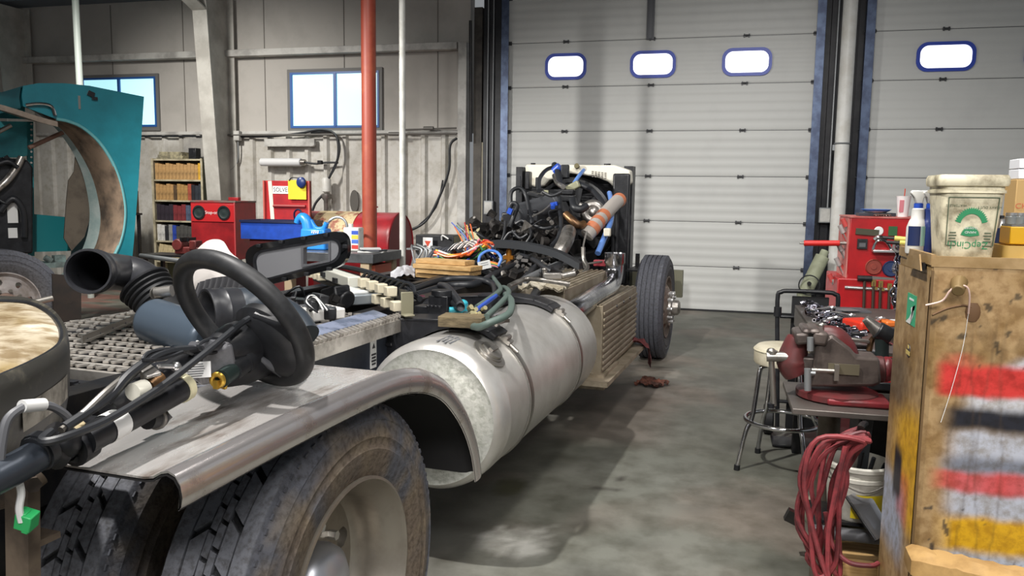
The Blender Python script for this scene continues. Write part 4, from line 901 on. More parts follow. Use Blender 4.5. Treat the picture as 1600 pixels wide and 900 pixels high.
for k in range(4): q = AY(384+6*k, 432+11*k, 1.205); b.cyl(q, q+V(0, -.006, 0), .007, n=8)
WP.part('strip_clips', b, M_pl)
# dash bezel
DB = Thing('dash_bezel', 'long black rounded dash bezel with grey face and square opening', 'bezel', AY(470, 425, 1.42), TRK)
yb = 1.42
def bz(l): return [(lambda p: (p.x, p.z))(AY(x, y, yb)) for x, y in l]
def quadr(cs, r, n=6):
    out = []; m = len(cs)
    for i in range(m):
        p = V(*cs[i], 0); a = V(*cs[i-1], 0); c = V(*cs[(i+1) % m], 0); k1 = p+(a-p).normalized()*r; k2 = p+(c-p).normalized()*r
        out += [tuple(((1-s)**2*k1+2*s*(1-s)*p+s*s*k2).xy) for s in [j/n for j in range(n+1)]]
    return out
oc = [(379, 385), (543, 358), (544, 414), (393, 452)]; ic = [(392, 393), (533, 369), (533, 408), (400, 442)]
ot = bz(quadr(oc, 26)); it = bz(quadr(ic, 20)); i2 = bz(quadr([(397, 396), (529, 373), (529, 405), (404, 438)], 17))
hl = bz(quadr([(470, 386), (516, 377), (516, 409), (471, 418)], 2)); hl2 = bz(quadr([(474, 387), (513, 380), (513, 406), (474, 414)], 2))
up_ = V(0, 1, -.0)
fr = DB.part('bezel_frame', B().hole(ot, it, (0, yb, 0), X, Z, Y, .03), mat('gloss_black', '0e0f11', .18, coat=.5), bev=.005)
DB.part('bezel_face', B().hole(it, hl, (0, yb+.006, 0), X, Z, Y, .006), mat('grey_face', '77787c', .6))
DB.part('opening_rim', B().hole(hl, hl2, (0, yb-.001, 0), X, Z, Y, .03), M_plgrey)
DB.part('bezel_groove', B().hole(it, i2, (0, yb+.001, 0), X, Z, Y, .008), M_blk)
for (x, y) in ((405, 384), (440, 378), (475, 372), (510, 367), (540, 385), (410, 444), (445, 436), (480, 428), (515, 420)):
    DB.part('bezel_clip', B().box(AY(x, y, yb+.0), (.022, .022, .016)), M_pl, parent=fr, bev=.002)
# fuse and relay bracket lying diagonally over the deck's front corner
q0, q1 = t(500, 438, 2, 1.0), t(643, 492, 2, 1.0); dr = (q1-q0); LR = dr.length; dr.normalize(); nr = V(dr.y, -dr.x, 0)   # nr points to the camera side
def RB(s, h, o=0): return q0+dr*(s*LR)+Z*h+nr*o
Rr = Matrix((dr, nr.cross(dr)*0+V(-dr.y, dr.x, 0), Z)).transposed()
M_relay = mat('cream_relay', 'd5ccb3', .5); M_relw = mat('white_cover', 'd9d8cc', .4)
RK = Thing('relay_bracket', 'long bracket of cream relays and a white cover box across the deck corner', 'relay panel', RB(.5, 0), TRK)
b = B(); b.beam(RB(0, .055), RB(1, .055), .012, .10); b.beam(RB(0, .006, .02), RB(1, .006, .02), .05, .008); rbp = RK.part('bracket_plate', b, M_pl)
b = B(); b.box(RB(1.0, .05, .02), (.006, .06, .11), Rr); b.box(RB(1.02, .005, .03), (.05, .05, .008), Rr); RK.part('end_bracket', b, mat('olive_grey', '8e8a74', .5, .3), bev=.003)
b = B(); b.box(RB(.36, .075, .04), (.36*LR, .07, .06), Rr); RK.part('cover_box', b, M_relw, bev=.006)
b = B()
for s_ in (.24, .40): b.box(RB(s_, .066+.01*(s_ < .3), .08), (.06, .02, .025), Rr)
RK.part('cover_latch', b, M_pl)
for k in range(4): RK.part('relay', B().box(RB(.63+k*.085, .088, .035), (.055, .05, .045), Rr), M_relay, bev=.004)
for k in range(5): RK.part('relay', B().box(RB(.60+k*.085, .03, .035), (.055, .05, .045), Rr), M_relay, bev=.004)
for k in range(3): RK.part('relay', B().box(RB(.01+k*.06, .04, .045), (.04, .05, .04), Rr), M_relay, bev=.004)
for k in range(2): RK.part('relay', B().box(RB(.05+k*.07, .085, .03), (.045, .05, .045), Rr), M_relay, bev=.004)
b = B()
for k in range(9):
    s_ = .55+k*.045; b.tube([RB(s_, .105), RB(s_+.03, .135, -.01), RB(s_+.07, .125, -.02), RB(s_+.10, .10, -.01)], .008, 6, 4)
b.tube([RB(0, .09, -.03), RB(.3, .12, -.03), RB(.7, .125, -.03), RB(1.0, .07, -.04)], .014, 8, 4); RK.part('relay_wiring', b, M_hose, kind='stuff')
# electronics on the deck
GZ = .996
def DK(x, y, z=GZ): return t(x, y, 2, z)
MD = Thing('control_module', 'white control module with black plugs on the grating under the bezel', 'module', DK(500, 498), TRK)
b = B(); c = DK(497, 488, GZ+.02); b.box(c, (.20, .16, .05), (0, 0, -.5)); MD.part('module_case', b, mat('white_module', 'dcdad6', .4), bev=.008)
b = B()
for k in range(5): b.box(c+V(-.06+.03*k, .02-.015*k, .028), (.012, .10, .006), (0, 0, -.5))
MD.part('module_ribs', b, M_plgrey)
[MD.part('module_plug', B().box(DK(*q), s_, r_), M_pl, bev=.006) for q, s_, r_ in (((500, 468, GZ+.06), (.05, .11, .05), (0, .2, .9)), ((490, 478, GZ+.06), (.04, .07, .05), (0, .2, .7)), ((516, 490, GZ+.04), (.05, .03, .05), (0, 0, .4)))]
for k in range(4): MD.part('module_wire', B().tube([DK(505+3*k, 484, GZ+.07), DK(494-2*k, 466-2*k, GZ+.1), DK(482-2*k, 466+2*k, GZ+.08), DK(484+4*k, 482+2*k, GZ+.06)], .004, 6, 5), (M_hose if k % 2 else M_labelw))
FM = Thing('blower_motor', 'black boxy motor with rounded end on the grating beside the relays', 'motor', DK(525, 475), TRK)
c = DK(525, 462, GZ+.055); b = B(); b.box(c, (.13, .09, .085), (0, -.25, -.45)); b.cyl(c+V(.05, -.02, -.005), c+V(.085, -.035, -.015), .045, n=22); FM.part('motor_case', b, M_pl, bev=.01)
b = B()
for k in range(7): q = c+V(rnd.uniform(-.06, .09), rnd.uniform(-.1, -.04), rnd.uniform(-.05, .0)); b.box(q, (.03, .02, .03), (rnd.random(), rnd.random(), rnd.random()))
FM.part('motor_bracket', b, M_frame)
MT = Thing('metal_tray', 'flat silver tray with a pale top behind the black motor', 'tray', DK(550, 465), TRK)
c = DK(552, 462, GZ+.03); b = B(); b.box(c, (.34, .17, .05), (0, 0, -.62)); MT.part('tray_body', b, mat('grey_tray', '8d949a', .4, .5), bev=.006)
b = B(); b.box(c+V(-.02, .0, .027), (.25, .12, .004), (0, 0, -.62)); MT.part('tray_label', b, M_labelw)
FS = Thing('foil_strip', 'blue grey film covered strip lying along the serrated deck edge', 'strip', DK(550, 515), TRK)
b = B(); b.box((.545, 1.03, GZ+.012), (.075, .78, .008), (0, .25, .0)); FS.part('strip_body', b, mat('foil_blue', 'a9b4cf', .3, .5, col2='76839c', nscale=9, nlo=.45, nhi=.55), bev=.002)
GW_ = Thing('wiring_cluster', 'tangle of black wires with bright green plugs seen through the wheel', 'wiring', DK(440, 490), TRK)
b = B()
for k in range(14): q = DK(432+rnd.uniform(-10, 25), 480+rnd.uniform(-22, 12), GZ+.04); b.tube([q, q+V(rnd.uniform(-.08, .08), rnd.uniform(-.05, .05), .04), q+V(rnd.uniform(-.1, .1), rnd.uniform(-.1, .1), -.02)], .007, 6, 4)
GW_.part('loose_wires', b, M_hose, kind='stuff')
for (x, y) in ((432, 466), (438, 476), (427, 474), (449, 483), (440, 484)): GW_.part('green_plug', B().box(DK(x, y, GZ+.075), (.02, .018, .026), (rnd.random(), rnd.random(), 0)), mat('mint_green', '5fd68a', .4), bev=.003)
for (x, y) in ((415, 450), (424, 458), (410, 462), (418, 470)): GW_.part('white_plug', B().box(DK(x, y, GZ+.06), (.018, .014, .018), (rnd.random(), rnd.random(), 0)), M_labelw, bev=.002)
ST_ = Thing('angle_strip', 'drilled aluminium angle lying across the far left of the grating', 'strip', DK(160, 520), TRK)
b = B(); b.beam(DK(128, 533, GZ+.012), DK(225, 494, GZ+.012), .035, .006); b.beam(DK(128, 531, GZ+.02), DK(225, 492, GZ+.02), .005, .03); ST_.part('strip_body', b, M_strap)
b = B()
for k in range(5): b.cyl(DK(135+k*20, 529-k*8, GZ+.016), DK(135+k*20, 529-k*8, GZ+.018), .006, n=8)
ST_.part('strip_holes', b, M_blk)
# timber planks stacked across the rails
M_wood = mat('pine', 'cda974', .6, col2='b08a55', nscale=5, stretch=(1, 14, 14), bump=.1)
M_woode = M_wood
pl = t(698, 436, 2, .986); ang = math.radians(-9)
defs = [(-.02, .02, .40, .14, .02, 'bottom'), (0, 0, .42, .15, 0, 'second'), (.0, -.01, .45, .15, -.01, 'third'), (-.03, .02, .38, .13, .02, 'top')]
for k, (dx, dy, L, w, da, nm) in enumerate(defs):
    b = B(); b.box((pl.x+dx, pl.y+.02+dy, .988+k*.0315+.015), (L, w, .029), (0, 0, ang+da))
    solo('wood_plank', '%s pine board of the short stack on the chassis rails' % nm, 'plank', b, M_wood, F=TRK, group='stacked pine boards', bev=.002)
b = B(); b.box((0, pl.y, .95), (.86, .10, .05)); TK.part('crossmember', b, M_frame)
c = t(724, 505, 2, .998); b = B(); b.box(c+V(0, 0, .012), (.19, .12, .045), (0, 0, .12)); solo('wood_block', 'dirty grey brown wood block on the tank bracket', 'wood block', b, mat('old_wood', '77694f', .75, col2='4d432f', nscale=8, stretch=(1, 8, 8)), F=TRK, bev=.003)
# colourful wiring harness on and beyond the boards
HW = Thing('wiring_harness', 'thick bundle of orange, green and blue wires behind the pine boards', 'wiring', t(720, 410, 2, 1.1), TRK)
cols = [('orange', 'e0762f'), ('orange', 'd9662a'), ('yellow', 'd8b53c'), ('green', '3f7a45'), ('green', '2f6a4a'), ('red', 'b5352f'), ('pink', 'd87f8e'), ('black', '1b1b1e'), ('black', '222226'), ('blue', '2f4fae'), ('blue', '4f80d0'), ('white', 'd8d4cc')]
hr = random.Random(11)
for k in range(34):
    nm, hxv = cols[k % len(cols)]; j = lambda s: hr.uniform(-s, s)
    lo = nm in ('blue', 'black')
    y_ = 400+ (6 if nm == 'green' else 0)+(8 if lo else 0)
    pts = [t(682+j(5), y_-5+j(4), 1, 3.55+j(.12)), t(705+j(4), y_+1+j(4), 1, 3.5+j(.1)), t(728+j(3), y_-1+j(4), 1, 3.5+j(.1)), t(742+j(5), y_-10+j(6), 1, 3.55+j(.15)), t(752+j(9), y_-21+j(5), 1, 3.65+j(.15)), t(762+j(12), y_-12+j(9), 1, 3.6+j(.2))]
    HW.part('wire', B().tube(pts, .008, 6, 5), mat('wire_'+hxv, hxv, .4), label='%s wire' % nm)
for k in range(12):
    nm, hxv = cols[(k*5) % len(cols)]; x0 = 728+hr.uniform(0, 14)
    HW.part('wire', B().tube([t(x0, 392, 1, 3.7), t(x0+hr.uniform(-6, 6), 378, 1, 3.7), t(x0+hr.uniform(-18, 10)-8, 352+hr.uniform(-6, 12), 1, 3.72)], .005, 6, 5), mat('wire_'+hxv, hxv, .4), label='%s wire' % nm)
for k in range(7): HW.part('wire', B().tube([t(700+5*k, 392-k, 1, 3.6), t(712+5*k, 381-k, 1, 3.6), t(726+4*k, 380, 1, 3.6), t(738+3*k, 386, 1, 3.6)], .007, 6, 5), mat('wire_d8d4cc', 'd8d4cc', .4) if k % 2 else mat('wire_1b1b1e', '1b1b1e', .4))
HW.part('wire', B().tube([t(748, 412, 1, 3.3), t(750, 400, 1, 3.32), t(762, 392, 1, 3.35), t(776, 394, 1, 3.35), t(783, 404, 1, 3.32), t(778, 416, 1, 3.3)], .010, 8, 6), mat('wire_4f80d0', '4f80d0', .4), label='blue loop of wire')
for k in range(5): HW.part('wire', B().tube([t(748+k*3, 416+k, 1, 3.28), t(762+k*2, 409+k*2, 1, 3.28), t(778, 412+k*2, 1, 3.3)], .006, 6, 5), mat('wire_'+cols[k*2][1], cols[k*2][1], .4))
b = B(); 
for k in range(2): b.torus(t(708, 401, 1, 3.5), X, .045, .012, 20, 6)
HW.part('bundle_tie', b, M_blk)
c = t(757, 414, 1, 3.22); b = B(); b.box(c, (.085, .006, .055), (0, -.25, .2)); HW.part('paper_tag', b, mat('paper', 'd8dad8', .7), label='white paper tag')
b = B(); b.box(c+V(.0, -.004, .0), (.06, .002, .004), (0, -.25, .2)); b.box(c+V(.0, -.004, .014), (.05, .002, .004), (0, -.25, .2)); HW.part('tag_print', b, mat('faint_print', '8f9497', .7))
b = B()
for k in range(10): q = t(750+hr.uniform(-6, 20), 424+hr.uniform(-4, 6), 2, 1.0); b.box(q, (.03, .02, .02), (hr.random(), hr.random(), hr.random()))
HW.part('plugs', b, M_pl, kind='stuff')
# rags
def rag(name, label, cpts, m, F, amp=.02):
    b = B(); n = 22
    q = cpts
    def fn(u, v):
        a = q[0]*(1-u)*(1-v)+q[1]*u*(1-v)+q[2]*u*v+q[3]*(1-u)*v
        return a+V(amp*(nz(u*4, v*4, 1)-.5)*2, amp*(nz(u*4, v*4, 5)-.5)*2, amp*2.2*(nz(u*5, v*5, 9)-.4))
    b.grid(n, n, fn); b.grid(n, n, lambda u, v: fn(u, v)-V(0, 0, .006))
    return solo(name, label, 'rag', b, m, F=F)
M_ragr = mat('red_rag', '7d3a3c', .85, col2='5a2628', nscale=9)
b = B(); r_ = [(1.0, 4.42, .375), (1.10, 4.5, .41), (1.20, 4.58, .385), (1.235, 4.66, .33), (1.245, 4.70, .24), (1.24, 4.72, .17)]; r_ = smooth([V(p) for p in r_], 5)
rw = [.05+.03*nz(i*.3, 2)+.02*(i > 18) for i in range(len(r_))]
b.skin([[p+V(-.3*w, w*1.3, .012*math.sin(i)), p+V(.0, .3*w, .022+.012*math.sin(i*1.3)), p+V(.3*w, -.6*w, .006), p+V(.4*w, -1.3*w, .014*math.cos(i*.8)), p+V(.2*w, -.3*w, -.012), p+V(0, .5*w, -.012)] for i, (p, w) in enumerate(zip(r_, rw))], cap0=True, cap1=True)
solo('red_rag', 'red rag draped over the end of the tan step by the front tyre', 'rag', b, M_ragr, F=TRK)
c = un(1015, 601, 2, .012); rag('brown_rag', 'crumpled brown rag lying on the open concrete floor', [c+V(-.12, -.06, .02), c+V(.06, -.1, .02), c+V(.16, .06, .02), c+V(-.06, .1, .03)], mat('brown_rag', '6f4436', .9, col2='3f2a24', nscale=10), IDM, .025)
c = t(850, 446, 2, 1.0); rag('shop_cloth', 'crumpled pale cloth stuffed beside the tan heat cover', [c+V(-.12, -.14, .0), c+V(.14, -.10, -.01), c+V(.12, .14, .0), c+V(-.1, .12, .0)], mat('pale_cloth', 'b9b2a2', .9, col2='8d8471', nscale=8), TRK, .03)
c = t(622, 428, 2, 1.0); b = B()
b.grid(20, 12, lambda u, v: t(610+u*38, 438-v*16+ (1-u)*8, 2, .99)+V(0, 0, .04*nz(u*4, v*4, 3)+.03*math.sin(u*PI))); b.grid(20, 12, lambda u, v: t(610+u*38, 438-v*16+(1-u)*8, 2, .985)+V(0, 0, .04*nz(u*4, v*4, 3)+.03*math.sin(u*PI)-.004))
solo('plastic_sheet', 'crumpled white plastic piece on the far chassis rail by the white pole', 'plastic', b, mat('white_film', 'c9c9cf', .3), F=TRK)
b = B().beam(t(610, 442, 2, 1.0), t(662, 421, 2, 1.0), .03, .02); solo('black_bar', 'flat black bar under the white plastic piece on the far rail', 'bar', b, M_blk, F=TRK)
# ================================================================ TEAL TRUCK AT THE LEFT
HF = Matrix.Translation((-6.2, 6.67, 0)) @ Matrix.Rotation(math.radians(60), 4, 'Z')
def h(x, y, dy=0): return un(x, y, 1, dy, HF)
M_teal = mat('teal_paint', '1f7987', .3, coat=.3, col2='1b6d7a', nscale=3)
M_teall = mat('pale_teal_primer', '879b99', .5, col2='a5b0ad', nscale=7, nlo=.4, nhi=.7)
M_tealin = mat('cyan_inside', '3a9aa2', .4, col2='2b8089', nscale=4)
M_muck = mat('muddy_liner', '8a7663', .8, col2='4a4037', nscale=5, nlo=.4, nhi=.68, bump=.2)
TT = Thing('teal_truck', 'teal truck with its hood tipped open at the far left', 'truck', HF.inverted() @ V(-6.2, 6.67, 0), HF)
arch = [(88, 186), (108, 190), (130, 200), (155, 222), (175, 252), (188, 285), (195, 322), (194, 352), (188, 378), (178, 400), (164, 420)]
archi = [(38, 166), (62, 180), (88, 202), (110, 232), (126, 264), (136, 300), (140, 335), (136, 368), (125, 396), (105, 420), (78, 444)]
archm = [(46, 170), (72, 184), (100, 206), (124, 238), (142, 272), (152, 305), (157, 340), (153, 372), (142, 398), (124, 422), (100, 446)]
A3 = smooth([h(x, y, 0) for x, y in arch], 4); I3 = smooth([h(x, y, .50) for x, y in archi], 4); M3 = smooth([h(x, y, .42) for x, y in archm], 4)
out2 = [(205, 421), (209, 380), (216, 290), (225, 151), (200, 146), (170, 140), (140, 134), (100, 130), (60, 130), (36, 134), (34, 150), (36, 166)]
face = [(p.x, p.z) for p in A3]+[(h(x, y).x, h(x, y).z) for x, y in out2]
b = B().prism(face, (0, 0, 0), X, Z, Y, .025)
hood = TT.part('hood_side', b, M_teal)
top3 = [h(x, y) for x, y in reversed(out2)]
b = B().skin([top3, [p+V(-.06, 1.7, -.03) for p in top3]], closed=False); b.skin([[p+V(-.02, .0, -.02) for p in top3], [p+V(-.08, 1.7, -.05) for p in top3]], closed=False); TT.part('hood_top', b, M_teal, parent=hood)
b = B().skin([[p+V(-.012, -.012, 0) for p in A3], [p+V(-.03, .03, -.0) for p in A3], M3], closed=False); b.skin([[p+V(.02, .02, .01) for p in A3], [p+V(.02, 0, .02) for p in M3]], closed=False); TT.part('wheel_well', b, M_muck, parent=hood)
b = B().skin([M3, I3], closed=False); b.skin([[p+V(.02, .01, .015) for p in M3], [p+V(.02, .01, .015) for p in I3]], closed=False); TT.part('well_flange', b, M_teall, parent=hood)
b = B().tube(A3, .016, 8, 0); TT.part('arch_lip', b, mat('pale_teal_lip', '5f9ea3', .4), parent=hood)
b = B(); q = h(142, 147, -.01); b.box(q, (.06, .03, .05), (0, .4, 0)); b.box(q+V(.03, -.01, -.04), (.05, .02, .03)); TT.part('hood_latch', b, M_pl, parent=hood)
b = B(); q = h(124, 160, -.004); b.box(q, (.02, .008, .13)); TT.part('hinge_strip', b, M_strap, parent=hood)
b = B(); q = h(183, 411, -.004); b.torus(q, Y, .02, .006, 14, 6); TT.part('lamp_mark', b, M_labelw, parent=hood)
fp = [(0, 172), (30, 176), (60, 180), (88, 186), (88, 196), (60, 190), (30, 186), (0, 184), (-40, 182), (-40, 168)]
P = [h(x, y, -.05) for x, y in [(-60, 158), (-20, 160), (0, 163), (30, 172), (60, 182), (90, 190)]]; P = smooth(P, 4)
b = B().skin([[p, p+V(0, .5, .03), p+V(0, .5, .01), p+V(0, 0, -.05)] for p in P], cap0=True, cap1=True); TT.part('fender_crown', b, mat('dull_brown_crown', '8c7f72', .5, col2='6e6258', nscale=5), parent=hood)
b = B().tube([h(40, 164, -.03), h(62, 162, -.04), h(80, 166, -.04), h(86, 180, -.03)], .016, 8, 4); TT.part('grab_loop', b, M_chrome, parent=hood)
b = B().prism([(h(x, y, .9).x, h(x, y, .9).z) for x, y in [(-80, 142), (0, 144), (38, 150), (40, 186), (-80, 182)]], (0, .9, 0), X, Z, Y, .03); b.prism([(h(x, y, .8).x, h(x, y, .8).z) for x, y in [(-80, 188), (42, 190), (43, 243), (30, 246), (-80, 246)]], (0, .8, 0), X, Z, Y, .03); TT.part('hood_inner_panel', b, M_tealin, parent=hood)
b = B().prism([(h(x, y, .95).x, h(x, y, .95).z) for x, y in [(48, 334), (112, 340), (112, 392), (46, 394)]], (0, .95, 0), X, Z, Y, .03); b.prism([(h(x, y, .93).x, h(x, y, .93).z) for x, y in [(42, 190), (52, 190), (54, 400), (44, 400)]], (0, .93, 0), X, Z, Y, .02); TT.part('grille_panel', b, mat('deep_teal', '1c7f86', .4), parent=hood)
b = B()
for k in range(24): b.cyl(h(49, 194+k*8.6, .92), h(49, 194+k*8.6, .905), .012, n=6)
TT.part('rivets', b, M_strap, parent=hood, kind='stuff')
sp = [(118, 242), (130, 262), (140, 300), (141, 340), (132, 370), (112, 392), (100, 372), (104, 312), (107, 282), (116, 268)]
b = B().prism([(h(x, y, .55).x, h(x, y, .55).z) for x, y in sp], (0, .55, 0), X, Z, Y, .02); TT.part('splash_shield', b, mat('brown_shield', '6d6458', .7, col2='544c43', nscale=4), parent=hood)
TT.part('prop_strut', B().cyl(h(45, 231, .4), h(98, 207, .45), .022, n=12), mat('strut_brown', '7a5d50', .5), parent=hood)
TT.part('prop_strut', B().cyl(h(-10, 210, .4), h(17, 196, .4), .022, n=12), M_strap, parent=hood)
# wheel, radiator and bumper of the teal truck
wc = h(8, 480, 0.0); wc = HF.inverted() @ (CPOS+(CR*(8-800)/CAM_F-CU*(480-450)/CAM_F+CF)*7.15); wc.z = .5
def toY(bq):   # axis X -> axis -Y
    o = B(); o.v = [V(p.y, -p.x, p.z)+wc for p in bq.v]; o.f = list(bq.f); o.mi = bq.mi; o.c = bq.c; return o
rim2 = TT.part('wheel_rim', toY(rs), mat('pinkish_wheel', 'a9a3a1', .5, .3, col2='8d847d', nscale=6))
TT.part('tire', toY(ST), M_tyre, parent=rim2); TT.part('hub', toY(hs), mat('rusty_hub', '8b7468', .6, .3, col2='b5a597', nscale=7), parent=rim2)
for k in range(10):
    a = 2*PI*k/10; bq = B().cyl((.0, .14*math.cos(a), .14*math.sin(a)), (.045, .14*math.cos(a), .14*math.sin(a)), .015, n=6); TT.part('lug_nut', toY(bq), M_strap, parent=rim2)
rp = [(-60, 240), (44, 250), (52, 262), (52, 396), (-60, 400)]
b = B().prism([(h(x, y, .45).x, h(x, y, .45).z) for x, y in rp], (0, .45, 0), X, Z, Y, .25); TT.part('radiator', b, M_blk, bev=.02)
b = B().tube([h(-10, 300, .4), h(8, 285, .38), h(22, 268, .4), (h(34, 246, .42))], .035, 12, 5); TT.part('radiator_hose', b, M_silver)
[TT.part('radiator_hose', B().tube(q, r_, 12, 5), M_hose) for q, r_ in (([h(0, 330, .4), h(20, 310, .36), h(36, 330, .36), h(38, 370, .4)], .03), ([h(-10, 260, .4), h(12, 252, .36), h(28, 262, .36)], .02), ([h(-5, 310, .38), h(10, 318, .36), h(18, 312, .38)], .016))]
b = B()
for k in range(12): q = h(rnd.uniform(-10, 28), rnd.uniform(246, 264), .42); b.box(q, (.04, .04, .03), (rnd.random(), rnd.random(), 0))
TT.part('radiator_fittings', b, M_pl, kind='stuff')
b = B(); q0, q1 = h(13, 320, .44), h(26, 345, .44); b.box((q0+q1)/2, (.09, .008, .2)); q1 = h(20, 364, .44); TT.part('paper_label', B().box(q1, (.08, .008, .10)), M_labelw); TT.part('paper_label', b, M_labelw)
bp = [(82, 428), (127, 432), (127, 510), (84, 500)]
dW = -.55
b = B().prism([(h(x, y, dW).x, h(x, y, dW).z) for x, y in bp], (0, dW, 0), X, Z, Y, .03); q = h(109, 470, dW-.002); b.cyl(q, q+V(0, .001, 0), .03, n=12); TT.part('bumper_end', b, mat('rusty_black', '191614', .6, col2='261e19', nscale=6))
b = B(); b.box(h(100, 412, .1), (.45, .25, .05)); b.box(h(92, 405, .1), (.1, .1, .08)); b.cyl(h(80, 408, 0), h(70, 402, 0), .03, n=10); TT.part('front_bracket', b, mat('grey_teal_bracket', '7f9390', .5, .3, col2='5c6664', nscale=8))
b = B().cyl(h(52, 473, -.75), h(82, 466, -.75), .028, n=14); TT.part('wheel_stud_cover', b, M_strap)

# ================================================================ BACK WALL AREA
BY = 10.90
SH = Thing('bookshelf', 'tall grey steel bookshelf of manuals against the back wall', 'bookshelf', (-8.2, BY+.14, 0))
bx0, bx1 = -8.66, -7.78; M_shelf = mat('beige_shelf', 'b5ad94', .55, col2='8d8670', nscale=6); M_shelfd = mat('green_grey_side', '5c5d4c', .6)
SH.part('side_panel', B().box((bx0-.01, BY+.14, 1.02), (.02, .28, 2.04)), M_shelf); SH.part('side_panel', B().box((bx1+.012, BY+.14, 1.02), (.02, .28, 2.04)), M_shelfd)
SH.part('back_panel', B().box(((bx0+bx1)/2, BY+.27, 1.02), (bx1-bx0, .01, 2.04)), M_shelfd)
zs = [2.02, 1.70, 1.38, 1.06, .74, .42, .06]
for z_ in zs: SH.part('shelf', B().box(((bx0+bx1)/2, BY+.13, z_), (bx1-bx0, .26, .025)), M_shelf)
for xx in (bx0-.004, bx1+.004): SH.part('front_post', B().box((xx, BY-.004, 1.02), (.035, .02, 2.04)), M_shelf)
ORD = ['first', 'second', 'third', 'fourth', 'fifth', 'sixth', 'seventh', 'eighth', 'ninth', 'tenth', 'eleventh', 'twelfth', 'thirteenth', 'fourteenth']
rows = [('top', zs[1], [('tan', 'b48f5e')]*12+[('yellow', 'd6a636')]), ('second', zs[2], [('tan', 'b08b5a')]*5+[('dark brown', '55432f')]+[('tan', 'a8844f')]*3+[('dull red', 'a2503c')]+[('black', '232329')]*1+[('charcoal', '2c323a')]*2),
        ('third', zs[3], [('dark purple', '2f2832')]*4+[('maroon', '7a2e33')]*3+[('slate blue', '4d5a70')]*2+[('grey', '6a6d72')]*2), ('fourth', zs[4], [('white', 'c9c8c4')]*2+[('black', '26272b')]+[('grey', '8a8a88')]+[('blue', '2742a0')]+[('dark grey', '4b4a48')]*5+[('red', 'b93a32')]*2),
        ('fifth', zs[5], [('cream', 'c9b88f')]*6)]
bookp = {}
for rn, zb, bl in rows:
    n = len(bl); w = (bx1-bx0-.04)/n if rn != 'fifth' else .085
    for i, (cn_, hc) in enumerate(bl):
        ht = .255-.012*((i*7) % 3)-(.0 if n > 10 else 0); x0 = bx0+.02+w*(i+.5)
        key = (hc, round(w, 3), ht)
        if key not in bookp:
            bb_ = B(); bb_.box((0, 0, ht/2), (w*.93, .20, ht)); bb_.box((0, -.101, ht*.72), (w*.94, .003, ht*.12)); bookp[key] = bb_.mesh('book', (0, 0, 0), [mat('book_'+hc, hc, .6, col2=tuple(v*.45 for v in hx(hc)), nscale=16, nlo=.45, nhi=.7)])
        o = bpy.data.objects.new('book', bookp[key]); COL.objects.link(o); o.location = (x0, BY+.125, zb+.0130)
        if rn == 'fifth': o.rotation_euler = (0, math.radians(12), 0); o.location.z += .012; o.location.x -= .02
        props(o, '%s volume, %s from the left on the %s shelf of the bookcase' % (cn_, ORD[i], rn), 'book', 'manuals on the bookshelf')
b = B()
for k in range(5): b.box((-8.36+.01*(k % 2), BY+.13, 2.045+k*.022), (.5-.03*k, .22, .019), (0, .0, .04*(k-2)))
solo('paper_stack', 'slumped stack of catalogues on top of the bookshelf', 'papers', b, mat('dull_paper', '6f6a58', .8, col2='aaa284', nscale=12))
b = B(); b.box((-7.98, BY+.12, 2.12), (.13, .13, .165)); b.box((-7.98, BY+.05, 2.12), (.09, .01, .10)); solo('speaker_box', 'small black box on the right end of the bookshelf top', 'box', b, M_pl, bev=.006)
b = B(); b.box((-7.66, 11.05, 1.02), (.10, .24, 2.02)); solo('brown_locker', 'narrow maroon brown upright panel beside the bookshelf', 'panel', b, mat('maroon_brown', '5a342f', .6, col2='45302a', nscale=4))
T_ = Thing('work_table', 'dark brown cluttered side cabinet left of the bookshelf', 'cabinet', (-8.95, 10.4, 0))
T_.part('cabinet_box', B().box((-8.98, 10.42, 1.36), (.62, .3, .34)), mat('brown_box', '5c4c38', .7, col2='3d3326', nscale=5), bev=.006); T_.part('table_top', B().box((-8.98, 10.42, 1.175), (.68, .36, .03)), M_frame)
for xx in (-9.28, -8.68):
    for yy in (10.28, 10.56): T_.part('leg', B().box((xx, yy, .58), (.04, .04, 1.16)), M_frame)
T_.part('lower_shelf', B().box((-8.98, 10.42, .42), (.64, .34, .02)), M_frame)
# blast cabinet
M_red = mat('cabinet_red', 'a02328', .4, col2='7d1d22', nscale=3); M_redd = mat('cabinet_red_top', '8a3b3a', .6, col2='6e5f58', nscale=6, nlo=.45, nhi=.6)
T_ = Thing('blast_cabinet', 'red blast cabinet with two round arm holes in front of the bookshelf', 'cabinet', (-6.7, 9.9, 0))
x0, x1, y0_, y1_ = -7.06, -6.36, 9.62, 10.12
T_.part('cabinet_body', B().box(((x0+x1)/2, (y0_+y1_)/2, 1.0), (x1-x0, y1_-y0_, .78)), M_red, bev=.006)
T_.part('cabinet_lid', B().box(((x0+x1)/2, (y0_+y1_)/2, 1.40), (x1-x0+.01, y1_-y0_+.01, .025)), M_redd, bev=.004)
T_.part('lid_knob', B().box((-6.62, 10.0, 1.435), (.16, .07, .05)), M_red, bev=.008); T_.part('dark_mat', B().box((-6.75, 9.85, 1.414), (.36, .22, .004)), mat('dark_mat', '4a4340', .8))
T_.part('front_panel', B().box(((x0+x1)/2, y0_-.005, 1.245), (x1-x0-.03, .012, .24)), mat('bright_red_panel', 'b8282c', .35), bev=.003)
